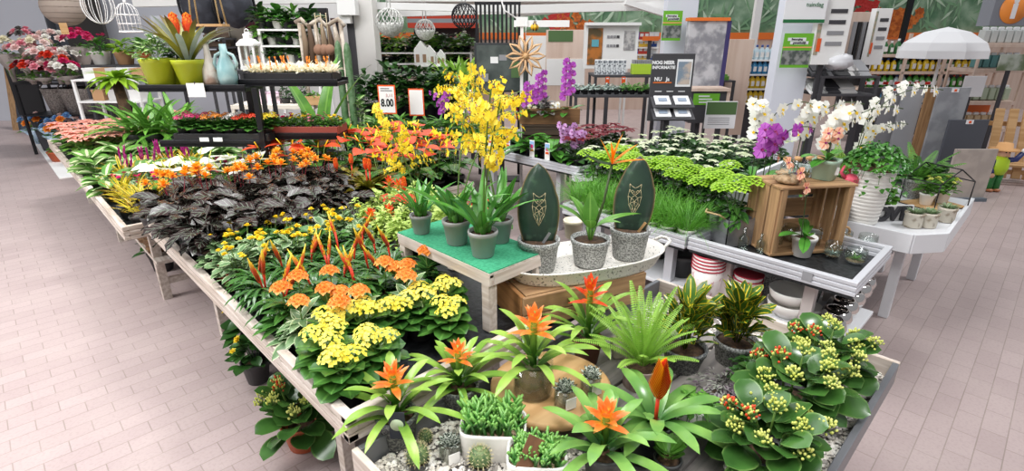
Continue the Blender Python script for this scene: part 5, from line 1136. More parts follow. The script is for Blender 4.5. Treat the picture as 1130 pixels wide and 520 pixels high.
for i, (px, py, lb, m) in enumerate([(1013, 222, 'fern in grey pot behind the wire house frame', 'ferndark'), (952, 180, 'small fern beside the pink flamingos', 'fern')]):
    t = fernplant(pf(.09, .15, 'speck'), m, 18, .3, .05, e=(.3, 1.3))(random.Random(i)); t.location = P(px, py, ZW) + Vector((.1, .06, 0)) if i == 0 else Vector((4.35, 1.02, .81)); t['label'] = lb
for i, (px, py, lb) in enumerate([(1035, 205, 'dark green bushy plant behind the fern on the white table'), (990, 238, 'small green plant in black pot behind the letter sign'), (1062, 200, 'round-leaved green plant beside the dark floor panel')]):
    p = P(px, py, ZW) + Vector((.1, .1, 0)); p.x = min(p.x, 5.15); t = leafy('bushy_plant', 'potted plant', 'mid' if i else 'dark', .13, .2, 70, .09, .07, 'round')(random.Random(i + 5)); t.location = p; t['label'] = lb; t.scale = (1.0 if i != 1 else .6,) * 3
# white orchids behind
ZO = .81
for i, (x, y, pm, lp_, ns, hg, s, fc, nf, lb) in enumerate([
    (3.95, 1.5, 'white', 'gold', 2, .5, 1.15, VROT - 1.6, 8, 'white moth orchid, leftmost behind the apple crate'), (4.1, 1.28, 'white', 'gold', 2, .5, 1.15, VROT - 1.4, 9, 'white moth orchid beside the green poster column'),
    (3.9, 1.04, 'white', 'gold', 2, .48, 1.2, VROT - 1.2, 9, 'large white moth orchid above the sage green pot'), (4.3, .98, 'white', 'gold', 2, .58, 1.15, VROT - .2, 9, 'tall white moth orchid arching to the right'), (4.55, 1.0, 'white', 'gold', 2, .42, 1.0, VROT - 1.0, 8, 'smaller white moth orchid above the flamingos'),
    (3.78, 1.36, 'purple', 'lip', 2, .33, 1.3, VROT - 1.5, 6, 'pink-purple moth orchid behind the lime shrub and crate')]):
    t = moth_orchid(pm, lp_, ns, hg, nf, .042, face=fc, arch=.95, potm='dark_pot')(random.Random(40 + i)); t.location = (x, y, ZO); t.scale = (s,) * 3; t['label'] = lb
for i in range(2):
    t = thing('flamingo_ornament', 'pink flamingo ornament beside the white orchids, %s one' % ('left', 'right')[i], 'ornament', (4.0 + .17 * i, .88, ZO + .0), VROT); FL = mat('flamingo_pink', 'd9536a', .5); MB().ball((0, 0, .2), .05, 10, 7, .8, jit=0).build('body', FL, t); MB().tube([(-.04, 0, .21), (-.075, 0, .25), (-.06, 0, .29), (-.03, 0, .285), (-.025, 0, .265)], [.015, .01, .009, .011, .004], 7).build('neck_and_head', FL, t)
    for s in (-1, 1): MB().tube([(0, s * .015, .17), (0, s * .015, 0)], .003, 5).build('leg', FL, t)
# ---------------------------------------------------------------- background helpers
q = random.Random(77)
def width(px0, px1, py, D): return (V(px1, py, D) - V(px0, py, D)).length
def board(name, label, cat, px0, py0, px1, py1, D, th, m, part='panel', foot=True, rz=0.0, group=None):
    """an upright board that stands on a post and foot behind it"""
    c, w, h = vbox(px0, py0, px1, py1, D); t = thing(name, label, cat, (c.x, c.y, 0), VROT + rz, group)
    MB().box((0, 0, c.z), (w, th, h)).build(part, m, t, smooth=False, bevel=.004); z0 = c.z - h / 2
    if foot and z0 > .05:
        MB().box((0, th / 2 + .02, (z0 + h * .3) / 2 + .01), (min(.06, w * .3), .03, z0 + h * .3)).build('post', W_dark, t, smooth=False); MB().box((0, th / 2, .01), (w * .7, .3, .02)).build('foot', W_dark, t, smooth=False)
    return t, c, w, h
def rack(name, label, px0, px1, D, dep, lines, m, th=.025, posts=True, cat='shelf', back=None):
    """shelves at the photo rows given, between two pairs of uprights"""
    a = V((px0 + px1) / 2, lines[0], D); t = thing(name, label, cat, (a.x, a.y, 0), VROT); L = width(px0, px1, lines[-1], D); zs = []
    for y in lines: z = V((px0 + px1) / 2, y, D).z; zs.append(z); MB().box((0, dep / 2, z - th / 2), (L, dep, th)).build('shelf', m, t, smooth=False, bevel=.003)
    zt = max(zs)
    if posts:
        for sx in (-1, 1):
            for y in (.02, dep - .02): MB().box((sx * (L / 2 - .02), y, zt / 2), (.035, .035, zt)).build('upright', m, t, smooth=False)
    if back: MB().box((0, dep, zt / 2 + .05), (L, .02, zt)).build('back_panel', back, t, smooth=False)
    return t, zs
def spot(px, D, z, dd=.15): p = V(px, 60, D); p = p + FWD * dd; p.z = z; return p
def sph(t, c, r, m, name='ball', sz=1.0): return MB().ball(c, r, 16, 10, sz).build(name, m, t)
# ---------------------------------------------------------------- far left: bunches of cut flowers, baskets
tagm = M['tagw']; WICK = mat('grey_wicker', '8d8580', .85, c2='5d5652', scale=60, bump=.8)
rk, zz = rack('flower_stand', 'black stepped stand of grey baskets and cut roses at far left', 14, 108, 9.0, .7, (92, 127), BLK)
board('slanted_black_board', 'black leaning board at far left in front of wooden planks', 'board', 12, 60, 42, 128, 9.6, .05, W_black, foot=False)
for i, (px, m, lb) in enumerate([(2, PINEV, 'pale'), (9, mat('blue_grey_board', '4a5565', .6), 'blue-grey'), (16, woodmat('brown_plank', '8a6a48', '6d5238', 2), 'brown')]):
    c = V(px, 95, 11.5); t = thing('leaning_plank', lb + ' plank leaning at the far left edge by the brown floor', 'plank', (c.x, c.y, 0), VROT); MB().box((0, .2, .75), (.2, .05, 1.55), 0, 0, -.2).build('plank', m, t, smooth=False, bevel=.004)
for i, (px, l) in enumerate([(38, 1), (58, 1), (76, 1), (50, 1), (92, 1)]):
    t = thing('wicker_bucket', 'grey woven basket on the black stand, %s from the left' % ORD[[0, 2, 3, 1, 4][i]], 'basket', spot(px, 9.0, zz[1], .2 if i != 3 else .45), 0, 'grey baskets'); MB().lathe([(.0001, 0), (.13, 0), (.2, .4), (.21, .42), (.19, .42), (.12, .02), (.0001, .02)], n=20).build('basket', WICK, t); MB().tube([(.19 * math.cos(a), 0, .4 + .15 * math.sin(a)) for a in [k * PI / 8 for k in range(9)]], .012, 6).build('handle', WICK, t)
def bouquet(cols, n=9, r=.16, hh=.32, fr_=.05, wrap='kraft'):
    def f(g):
        t = thing('flower_bunch', '', 'cut flowers'); MB().lathe([(.03, 0), (.04, hh * .4), (r * .9, hh), (r * .8, hh), (.03, hh * .4), (.0001, .01)], n=12).build('paper_wrap', mat('kraft_wrap', '8f8580', .8) if wrap == 'kraft' else mat('clear_blue_wrap', 'bcd3ea', .3), t)
        st = stems(g, 8, r * .8, .02, hh, .003); bush(g, hh * .9, r, .1, 26, .1, .04, 'lance', (.2, 1.2), b=st, m=0); st.build('leaves', M['mid'], t)
        for i in range(n):
            a = 2.39996 * i; k = math.sqrt((i + .3) / n); d = r * .95 * k; c = Vector((d * math.cos(a), d * math.sin(a), hh + .1 + .09 * (1 - k * k) + g.uniform(-.02, .03))); b = MB(); nr = (math.cos(a) * k, math.sin(a) * k, 1.1)
            for e in range(3): b.petals(c + Vector((0, 0, .012 * e)), nr, 6 - e, fr_ * (1.1 - .25 * e), fr_ * .95, 1.2 - .42 * e, 0, 'round', e * .5 + i, 3, .4, .3)
            b.build('flower', M[cols[i % len(cols)]], t)
        return t
    return f
for i, (px, py, D, cols, lb) in enumerate([(4, 50, 9.3, ['creamy'], 'bunch of large cream blooms at the left picture edge'), (24, 55, 9.1, ['rose', 'palepink'], 'bunch of pink roses above the black board'), (40, 48, 9.3, ['palepink', 'creamy'], 'bunch of pale cream-pink roses, at the back of the stand'), (45, 60, 9.0, ['white', 'palepink'], 'bunch of white and blush roses in the middle of the stand'),
        (60, 64, 8.9, ['rose', 'red', 'palepink'], 'bunch of coral red and pink roses on the stand'), (74, 60, 9.1, ['white'], 'bunch of pure white flowers on the stand'), (70, 74, 8.8, ['pink', 'white', 'hot'], 'bunch with magenta anemones low on the stand'), (34, 80, 8.8, ['dred', 'red'], 'bunch of dark red amaryllis low on the black board'), (48, 86, 8.8, ['white', 'rose', 'palepink'], 'bunch of white and pink lilies above the baskets'),
        (86, 42, 9.2, ['pink', 'hot'], 'bunch of hot pink flowers beside the hanging lantern'), (28, 40, 9.6, ['rose', 'purpleleaf'], 'airy bunch of dusty pink sprigs at the back'), (56, 42, 9.6, ['palepink', 'white'], 'airy bunch of white sprigs at the back')]):
    p = V(px, py, D); b = bouquet(cols, 11, .2, max(.1, (p.z - zz[0]) / 1.1 - .12), .07)(random.Random(i)); b.location = (p.x, p.y, zz[0]); b['label'] = lb; b['group'] = 'cut flower bunches'; b.scale = (1.1,) * 3
t = thing('tapered_planter', 'dark tapered planter on the pale floor strip holding blue-wrapped flowers', 'planter', P(55, 166, 0)); t.location.z = .012; MB().lathe([(.0001, 0), (.12, 0), (.2, .55), (.21, .56), (.18, .56), (.1, .03), (.0001, .03)], n=4, rz=PI / 4).build('planter', W_dark, t, smooth=False)
t = thing('tapered_planter', 'dark tapered planter behind the other, half hidden by salmon plants', 'planter', P(74, 162, 0)); MB().lathe([(.0001, 0), (.12, 0), (.2, .45), (.21, .46), (.18, .46), (.1, .03), (.0001, .03)], n=4, rz=PI / 4).build('planter', W_dark, t, smooth=False)
for i, (px, py) in enumerate([(36, 140), (48, 137), (57, 141), (66, 142), (74, 137), (60, 146)]):
    b = bouquet(['blue', 'palepink', 'blue', 'orange'], 9, .2, .26, .07, 'blue')(random.Random(30 + i)); p = V(px, py, 9.35 if i < 3 else 9.0); b.location = (p.x, p.y, p.z - .3); b['label'] = 'blue-wrapped flower bunch in dark planters by the aisle, %s from the left' % ORD[i]; b['group'] = 'blue-wrapped bunches'
t = leafy('bowl_plant', 'potted plant', 'mid', .14, .12, 40, .1, .05, 'oval', 'terra', .16, .16)(q); t.location = P(68, 178, 0) + Vector((0, 0, .012)); t['label'] = 'small green plant in brown bowl beside the dark planter'
o = MB().box((0, 0, .018), (.06, .16, .012)).build('door_stop', BLK, None, P(82, 180, 0), 0, False); tag(o, 'small black metal plate on the pale floor strip', 'floor plate')
# shade of the open shop interior behind, painted as a dark panel
o = MB().box((0, 0, 1.45), (width(70, 118, 40, 12.4), .1, 2.9)).build('interior_shade_panel', mat('interior_shade', '3b3836', .8), None, Vector((V(94, 40, 12.4).x, V(94, 40, 12.4).y, 0)), VROT, False); struct(o)
for i, (a, b) in enumerate([((34, -4), (66, 62)), ((44, -4), (74, 60))]):
    pa, pb = V(a[0], a[1], 11.0), V(b[0], b[1], 11.0); o = MB().beam((pb.x, pb.y, 0), (pb.x, pb.y, 2.9), .16, .12).build('door_1_frame.%03d' % i, mat('slate_frame', '2e333b', .5), None, smooth=False); o.name = 'door_%d' % (i + 1); struct(o)
def hang(t, z, ztop=3.0, r=.006, m=None): MB().tube([(0, 0, z), (0, 0, ztop)], r, 5).build('hanging_cord', m or mat('cord_beige', 'b9a98c', .8), t)
p = V(70, 8, 8.2); t = thing('paper_lantern', 'large beige paper globe lantern hanging at top left', 'hanging lantern', (p.x, p.y, p.z)); b = MB().ball((0, 0, 0), .4, 26, 16, .92); t.scale = (.68,) * 3; b.build('globe', mat('beige_paper', '9d8f84', .8), t); ri = MB()
for k in range(1, 10): th = PI * k / 10; ri.tube([(.402 * math.sin(th) * math.cos(a), .402 * math.sin(th) * math.sin(a), -.37 * math.cos(th)) for a in [2 * PI * j / 24 for j in range(25)]], .004, 4, cap=False)
ri.build('rib', mat('dark_beige', '75675c', .8), t); hang(t, .37, 1.2)
MB().box((-.12, -.3, -.42), (.13, .02, .22)).build('hang_tag', OAK, t, smooth=False)
p = V(141, 18, 6.6); t = thing('bird_cage', 'small white wire bird cage hanging at top left', 'bird cage', (p.x, p.y, p.z - .08)); t.scale = (.8,) * 3; b = MB()
for k in range(16): a = 2 * PI * k / 16; b.tube([(.14 * math.cos(a), .14 * math.sin(a), -.1)] + [(.14 * math.cos(e) * math.cos(a), .14 * math.cos(e) * math.sin(a), .12 + .16 * math.sin(e)) for e in (0, .5, 1.0, 1.5)], .004, 4)
for z in (-.1, .0, .12): b.tube([(.14 * math.cos(a), .14 * math.sin(a), z) for a in [2 * PI * j / 20 for j in range(21)]], .006, 5, cap=False)
b.build('wire_dome', W_white, t); MB().lathe([(.0001, -.12), (.15, -.12), (.15, -.1), (.0001, -.1)], n=20).build('base', W_white, t); MB().ball((0, 0, .3), .022, 8, 6).build('finial', W_white, t); hang(t, .3, 1.0)
p = V(108, 6, 7.4); t = thing('wire_lantern', 'white wire hanging basket near the paper globe lantern', 'hanging lantern', (p.x, p.y, p.z)); b = MB()
for k in range(14): a = 2 * PI * k / 14; b.tube([(.18 * math.cos(e) * math.cos(a), .18 * math.cos(e) * math.sin(a), .22 * math.sin(e)) for e in [-1.5 + .3 * j for j in range(11)]], .005, 4)
b.build('wire_globe', W_white, t); hang(t, .22, 1.2)
# step shelves behind the far bench
rk, zz = rack('white_step_shelf', 'white shelf unit of small pots behind the salmon poinsettias', 78, 150, 8.0, .5, (88, 112), W_white)
rk2, zz2 = rack('dark_pot_stand', 'dark stand carrying white and brown pots above the white shelf', 88, 158, 8.6, .4, (72,), W_dark)
for i, (px, m, lf, lb) in enumerate([(100, 'white_pot', 'ferndark', 'white pot of dark ferny plant on the dark stand'), (127, mat('tan_box', 'b98f68', .7), 'lime', 'tan box of bright yellow-green plant on the dark stand'), (150, 'terra', 'mid', 'terracotta pot with small plant at the right of the dark stand')]):
    t = leafy('shelf_plant', 'potted plant', lf, .24, .2, 60, .16, .06, 'lance', m, .2, .14 if i < 2 else .1)(q); t.location = spot(px, 8.6, zz2[0], .2); t['label'] = lb
    if i == 0: dots('hot', 5, .04)(q, t, .45, .2)
for i, (px, l) in enumerate([(86, 0), (99, 0), (112, 0), (125, 0), (90, 1), (108, 1), (132, 1), (141, 0)]):
    t = thing('storage_box', '%s box on the white shelf unit, %s one' % (['white', 'tan', 'pale grey'][i % 3], ['far left upper', 'second upper', 'third upper', 'fourth upper', 'left lower', 'middle lower', 'right lower', 'far right upper'][i]), 'box', spot(px, 8.0, zz[l], .2), VROT, 'boxes on the white shelf'); m = [W_white, mat('tan_box', 'b98f68', .7), mat('pale_grey', 'c9c6c4', .6)][i % 3]
    MB().box((0, 0, .07), (.17, .2, .14)).build('body', m, t, smooth=False, bevel=.004); MB().box((0, 0, .145), (.18, .21, .02)).build('lid', m, t, smooth=False, bevel=.003)
t = thing('trunk_plant', 'tree-like plant with thick brown trunk and lime leaves behind the far bench', 'potted plant', Vector((V(140, 128, 7.2).x, V(140, 128, 7.2).y, 0))); MB().lathe([(.0001, 0), (.18, 0), (.22, .4), (.2, .4), (.0001, .35)], n=20).build('pot', M['dark_pot'], t); zt = V(140, 88, 7.2).z
MB().tube([(0, 0, .35), (.02, 0, .7), (-.02, 0, zt)], [.09, .075, .06], 10).build('trunk', mat('brown_trunk', '5d4632', .9, c2='3d2c20', scale=12, bump=.6), t); b = MB()
for i in range(46): a = q.uniform(0, 6.28); e = q.uniform(.0, .9); b.leaf((0, 0, zt), a, q.uniform(.3, .5), .09, e, e - .9, 6, 'lance', .25)
b.build('foliage', M['lime'], t)
for i, (px, py, L, lb) in enumerate([(168, 142, .55, 'arching strappy green plant below the lime green pots'), (150, 138, .45, 'strappy green plant left of the rack, behind pink flowers'), (196, 140, .5, 'strappy green plant behind the mixed kalanchoe tray')]):
    p = V(px, py, 5.4); t = strapplant('dracaena', 'potted plant', 'mid', 34, L, .045, 'dark_pot', (.4, 1.35), -.7, pr=.11, ph=.3, z=.3)(random.Random(i)); t.location = (p.x, p.y, .68); t['label'] = lb
# ---------------------------------------------------------------- hanging things and shop wall in the middle left
for i, (px, py, r, sz) in enumerate([(222, 4, .26, 1.5), (258, 4, .25, 1.3)]):
    p = V(px, py, 8.2); t = thing('hanging_chair', 'dark padded hanging seat near the top, %s one' % ('left', 'right')[i], 'hanging chair', (p.x, p.y, p.z)); b = MB().ball((0, 0, 0), r, 18, 12, sz, jit=.03); b.build('cushion', mat('dark_slate_fabric', '2b2d35', .8, c2='3c3f49', scale=5), t); MB().tube([(r * 1.12 * math.cos(a), 0, sz * r * 1.05 * math.sin(a)) for a in [PI * j / 12 for j in range(-3, 16)]], .018, 6).build('frame', BLK, t); hang(t, r * sz, 1.3, .012, BLK)
p = V(231, 28, 7.2); t = thing('rope_swing_shelf', 'wooden swing shelf hung on four ropes before the dark seats', 'hanging shelf', (p.x, p.y, p.z), VROT); MB().box((0, 0, 0), (.42, .2, .03)).build('plank', OAK, t, smooth=False, bevel=.004)
for sx in (-1, 1):
    for y in (-1, 1): MB().tube([(sx * .18, y * .08, 0), (sx * .12, y * .02, .9)], .01, 6).build('rope', ROPE, t)
for i, (px0, py0, px1, py1, D, m, nm, lb, ct) in enumerate([(262, 3, 290, 34, 9.8, mat('maroon_curtain', '4a1422', .8), 'maroon_banner', 'dark maroon hanging panel left of white wall', 'banner'), (244, 26, 272, 66, 9.3, mat('greige_cabinet', '8c8478', .7), 'grey_cabinet', 'grey-beige cabinet behind the lantern', 'cabinet'), (172, 18, 206, 60, 9.9, W_grey, 'grey_partition', 'pale grey partition behind the olive bromeliad', 'partition')]):
    t, c, w, h = board(nm, lb, ct, px0, py0, px1, py1, D, .1, m)
    if 'cabinet' in nm:
        for s in (-1, 1): MB().box((s * w / 4, -.06, c.z), (w * .46, .02, h * .94)).build('door', m, t, smooth=False, bevel=.004)
t, zs_ = rack('dark_shelf', 'dark shelf with folded brown things behind the blue jug', 223, 247, 8.8, .4, (42, 52, 62), W_dark)
for i, z in enumerate(zs_):
    o = MB().box((0, 0, .05), (.3, .24, .05)).box((.01, 0, .09), (.28, .22, .04)).build('folded_blanket', mat('brown_felt', '6d5a4c', .9), None, spot(235, 8.8, z - .025, .2), VROT, False, .012); tag(o, 'stack of brown folded cloth on the dark shelf, %s' % ['top', 'middle', 'bottom'][i], 'cloth')
# plant wall
rk, zz = rack('plant_rack', 'white metal rack crowded with green pot plants before the white wall', 284, 346, 7.6, .5, (32, 50, 70), W_white)
for r in range(3):
    for i in range(7):
        p = spot(287 + 9.3 * i, 7.6, zz[r], .18); place('wallplant' + str((i + r) % 3), [leafy('green_pot_plant', 'potted plant', 'dark', .14, .14, 40, .13, .06, 'lance', 'dark_pot', .1, .06), leafy('green_pot_plant', 'potted plant', 'mid', .15, .14, 36, .15, .05, 'lance', 'black', .1, .06), leafy('green_pot_plant', 'potted plant', 'ivy', .14, .14, 40, .12, .07, 'oval', 'white_pot', .1, .06)][(i + r) % 3], p, None, R.uniform(1.0, 1.3), 'green pot plant on the white rack, %s from the left on the %s shelf' % (ORD[i], ['top', 'middle', 'bottom'][r]), 'plants on the white rack', 2)
# dark opening with sign, its shade painted as a black panel
t, c, w, h = board('opening_sign', 'dark opening as black panel with small yellow sign lettering over the log rack', 'sign', 331, 9, 362, 25, 9.9, .08, W_black); MB().box((.12, -.05, c.z - .02), (.2, .01, .035)).build('lit_letters', mat('yellow_letters', 'e8d9a0', .5), t, smooth=False)
board('maroon_banner', 'dark maroon panel right of the dark opening', 'banner', 365, 20, 377, 25, 10.05, .06, mat('maroon_curtain', '4a1422', .8))
BIRCHW = mat('pale_branch', 'c9beb0', .8, c2='9b8c7c', scale=9, bump=.4)
t = thing('branch_rack', 'rack made of a pale wavy branch on posts with hanging tree bark', 'rack', Vector((V(357, 60, 7.6).x, V(357, 60, 7.6).y, 0)), VROT); zt = V(357, 25, 7.6).z; w = width(332, 386, 30, 7.6)
MB().tube([(-w / 2 + w * k / 8, 0, zt + .05 * math.sin(k * 2.1)) for k in range(9)], [.03] * 9, 8).build('branch', BIRCHW, t)
for s in (-.42, .42): MB().tube([(s * w, 0, 0), (s * w, 0, zt)], .03, 8).build('post', BIRCHW, t)
for i in range(6): x = -w * .34 + w * .13 * i; MB().tube([(x, -.05, zt - .02), (x + .02, -.05, zt - .25), (x, -.05, zt - .5 - .1 * (i % 3))], [.02, .045, .035], 7).build('hanging_bark', [mat('dull_bark', '85715c', .9, bump=.5), mat('dark_bark', '5a4636', .9, bump=.5), BIRCHW][i % 3], t)
for i, px in enumerate((352, 364, 358)):
    t = thing('clay_ball', 'round brown clay ornament hanging below the branch rack, %s one' % ORD[i], 'ornament', V(px, 55, 7.4)); sph(t, (0, 0, 0), .07, mat('brown_clay', '8d6a55', .8)); hang(t, .07, .45)
board('white_wall_box', 'white ventilation box on the cream column', 'box', 374, 0, 394, 17, 8.3, .2, W_white); board('white_wall_box', 'smaller white box below the ventilation box', 'box', 376, 17, 388, 26, 8.35, .15, W_white)
for i, (px, py0) in enumerate([(372, 44), (382, 46)]):
    a = V(px, py0, 6.0); t = thing('tall_cactus', 'tall green column cactus beside the cream column, %s one' % ('left', 'right')[i], 'cactus', (a.x, a.y, .45)); pot(t, .1, .2, m='terra'); b = MB().lathe([(.035, .15), (.038, .3), (.038, a.z - .55), (.025, a.z - .48), (.0001, a.z - .45)], n=16)
    for k in range(len(b.v)):
        x, y, z = b.v[k]; f_ = 1.0 if k % 2 else .78; b.v[k] = (x * f_, y * f_, z)
    b.build('body', mat('cactus_green', '46683f', .6, c2='5f7a58', scale=20), t); o = MB().box((0, 0, .225), (.24, .24, .45)).build('plant_block', W_dark, None, (a.x, a.y, 0), VROT, False); tag(o, 'dark block under the column cactus, %s one' % ('left', 'right')[i], 'plinth')
p = V(352, 128, 4.9); t = thing('banana_leaf_plant', 'large upright plant with broad glossy leaves right of the black rack', 'potted plant', (p.x, p.y, .70)); pot(t, .12, .2, m='black'); b = MB()
for (a, L, W, e0) in [(VROT + .2, .85, .15, 1.3), (VROT + 2.8, .9, .16, 1.35), (VROT + 1.2, .95, .15, 1.45), (VROT + 3.6, .5, .13, .9), (VROT - .5, .5, .14, .8), (VROT + 4.6, .55, .14, 1.2)]: b.leaf((0, 0, .18), a, L, W, e0, e0 - .5, 9, 'lance', .3)
b.build('leaves', M['mid'], t)
MB().box((.04, -.06, .3), (.1, .004, .1)).build('price_tag', mat('pinkish_card', 'c9aca0', .6), t, None, VROT, False)
# white table with pink boxes and bonsai behind the rack
rk, zz = rack('white_gift_table', 'white wooden table with pink gift boxes behind the black rack', 254, 346, 6.4, .5, (116,), mat('cream_table', 'ddd3c6', .6), .05)
for i, (px, s) in enumerate([(276, 1), (283, .9), (290, 1.0)]):
    t = thing('gift_box', 'small pale pink gift box on the white gift table, %s one' % ['left', 'middle', 'right'][i], 'box', spot(px, 6.4, zz[0], .2), VROT, 'pink gift boxes'); MB().box((0, 0, .06), (.1, .1, .12)).build('body', mat('pale_pink_card', 'e3ccd6', .6), t, smooth=False, bevel=.003); MB().box((0, 0, .125), (.108, .108, .02)).build('lid', mat('lilac_card', 'd6b8cc', .6), t, smooth=False, bevel=.003)
for i, px in enumerate((300, 312, 322)):
    t = leafy('bonsai', 'potted plant', 'dark', .1, .16, 90, .04, .025, 'oval', 'dark_pot', .06, .06)(random.Random(i)); t.location = spot(px, 6.4, zz[0], .2); t['label'] = 'small dark bonsai on the white gift table, %s one' % ['left', 'middle', 'right'][i]; t['group'] = 'bonsai'
t = thing('tray_garden', 'pale box with a small green planting on the white gift table', 'planter box', spot(337, 6.35, zz[0], .1), VROT); MB().box((0, 0, .05), (.22, .14, .1)).build('box', OAK, t, smooth=False, bevel=.004); bush(q, .1, .09, .05, 50, .05, .03).build('foliage', M['mid'], t)
# bushy rows between the black rack and the yellow orchids
def benchbox(label, px0, px1, D, dep, z):
    c = V((px0 + px1) / 2, 100, D); t = thing('plant_staging', label, 'plant table', (c.x, c.y, 0), VROT); L = width(px0, px1, 100, D); MB().box((0, dep / 2, z - .03), (L, dep, .06)).build('table_top', W_dark, t, smooth=False, bevel=.004)
    for sx in (-1, 1):
        for y in (.06, dep - .06): MB().box((sx * (L / 2 - .06), y, (z - .06) / 2), (.06, .06, z - .06)).build('leg', W_dark, t, smooth=False)
    return t
benchbox('low dark staging of mixed green plants behind the anthuriums', 385, 442, 5.9, .7, .7); benchbox('dark staging of tall glossy hedge plants behind the price sign', 388, 500, 7.3, .8, .8)
for i in range(9): p = spot(393 + 12.5 * i, 7.3, .8, .35); place('hedge', leafy('hedge_plant', 'potted plant', 'dark', .26, .5, 120, .16, .07, 'lance', 'black', .2, .12), p, None, R.uniform(.9, 1.1), 'dark glossy hedge plant behind the price sign, %s from the left' % ORD[i], 'hedge plants', 3)
for i, (px, D, key, fn, s) in enumerate([(318, 5.6, 'mgA', leafy('leafy_plant', 'potted plant', 'ferndark', .22, .2, 80, .2, .03, 'lance', 'black', .12, .08), 1), (336, 5.6, 'mgA', None, 1.1), (372, 5.7, 'mgB', leafy('leafy_plant', 'potted plant', 'mid', .2, .25, 60, .2, .05, 'lance', 'black', .12, .08), 1), (386, 5.9, 'mgC', leafy('variegated_shrub', 'potted plant', 'whitegreen', .13, .4, 80, .09, .045, 'oval', 'black', .12, .08), 1.1),
        (402, 6.0, 'mgB', None, 1), (416, 6.2, 'mgC', None, 1), (400, 6.3, 'mgA', None, .9), (432, 6.1, 'mgB', None, 1), (448, 6.2, 'mgA', None, 1), (464, 6.0, 'mgB', None, .9), (480, 6.2, 'mgA', None, 1), (498, 6.1, 'mgB', None, 1), (516, 6.2, 'mgC', None, .9), (532, 6.1, 'mgA', None, 1)]):
    if fn: globals()['F_' + key] = fn
    p = spot(px, D, .7 if px > 380 else .69, .15); place(key, globals()['F_' + key], p, None, s, 'green leafy plant behind the anthuriums, %s from the left of the mixed row' % ORD[i], 'mixed green plants', 2)
for i, px in enumerate((302, 326)): o = MB().box((0, 0, .345), (.5, .4, .69)).build('plant_block', W_dark, None, spot(px + 8, 5.6, 0, .15), VROT, False); tag(o, 'dark plinth below leafy plants behind the reddish tray, %s one' % ('left', 'right')[i], 'plinth')
# price signs
ORG = mat('orange_card', 'e2571c', .5)
def pricesign(label, px0, py0, px1, py1, D, body=True):
    c, w, h = vbox(px0, py0, px1, py1, D); t = thing('price_sign', label, 'price sign', c, VROT - .05); MB().box((0, 0, 0), (w, .008, h)).build('orange_frame', ORG, t, smooth=False); MB().box((0, -.005, 0), (w * .86, .004, h * .9)).build('white_card', M['tagw'], t, smooth=False); MB().tube([(0, .01, h / 2 - .02), (0, .01, .72 - c.z)], .006, 6).build('stake', BLK, t)
    if body:
        text('8.00', h * .36, W_black, t, (-.0 * w, -.008, -h * .12), (PI / 2, 0, 0), .001, 'price', bold=.004).scale = (.72, 1, 1); text('3,11', h * .15, mat('price_red', 'a01f18', .6), t, (w * .15, -.008, h * .14), (PI / 2, 0, 0), .001, 'old_price'); 
        for k, (x, ww) in enumerate(((-.08, .5), (.0, .66))): MB().box((x * w, -.008, h * (.38 - .07 * k)), (ww * w, .002, h * .025)).build('small_print', W_dark, t, smooth=False)
pricesign('orange-framed price sign reading 8.00 above the leafy plants', 417.5, 94, 437, 126, 5.8); pricesign('orange-framed price sign half hidden behind the yellow orchids', 451, 98, 468, 128, 6.0, False)
# ---------------------------------------------------------------- centre back
rk, zz = rack('nursery_rack', 'white nursery rack of green plants below the hanging globes', 414, 520, 10.5, .6, (58, 70, 82), W_white)
for r in range(3):
    for i in range(10): place('nurs' + str((i + r) % 3), [leafy('nursery_plant', 'potted plant', 'mid', .2, .2, 40, .16, .07, 'lance', 'black', .1, .08, fl=dots('white', 3, .04)), leafy('nursery_plant', 'potted plant', 'dark', .22, .25, 44, .17, .08, 'oval', 'black', .1, .08), leafy('nursery_plant', 'potted plant', 'fern', .2, .2, 40, .2, .05, 'lance', 'black', .1, .08, fl=dots('rose', 3, .04))][(i + r) % 3], spot(418 + 10.6 * i, 10.5, zz[r], .3), None, R.uniform(.95, 1.2), 'green nursery plant on rack below the globes, %s from left, %s shelf' % (ORD[i], ['top', 'middle', 'bottom'][r]), 'nursery plants', 2)
for i in range(6): place('tallg', strapplant('palm_plant', 'potted plant', 'fern', 30, .5, .05, 'black', (.4, 1.4), -.6, pr=.1, ph=.15, z=.15), spot(497 + 7 * (i % 3), 8.6 + .35 * (i // 3), .95, .1), None, 1.1, 'bushy grass-like palm left of the dark slatted screen, %s of six' % ORD[i], 'palms by the screen', 2)
benchbox('dark staging of grassy palms left of the poster board', 490, 524, 8.5, 1.0, .95)
for i, (px, h) in enumerate([(466, .62), (475, .5), (487, .4)]):
    t = thing('house_lantern', 'white house-shaped lantern on the nursery rack front, %s of three' % ['tall left', 'middle', 'small right'][i], 'lantern', V(px, 72, 9.2), VROT, 'house lanterns'); w = .18 * h; b = MB(); b.box((0, 0, .2 * h), (w * 2, w * 1.4, .4 * h)); b.add([(-w, -w * .7, .4 * h), (w, -w * .7, .4 * h), (w, w * .7, .4 * h), (-w, w * .7, .4 * h), (0, -w * .7, .62 * h), (0, w * .7, .62 * h)], [(0, 1, 4), (2, 3, 5), (1, 2, 5, 4), (3, 0, 4, 5)]); b.build('house', W_white, t, smooth=False)
    for sx in (-1, 1): MB().box((sx * w * .5, -w * .71, .18 * h), (w * .5, .01, .2 * h)).build('window', mat('brown_pane', '9a7a60', .6), t, smooth=False)  # window panes in one flat brown
o_, z_ = rack('lantern_shelf', 'white shelf carrying the house-shaped lanterns', 460, 492, 9.1, .35, (72,), W_white)
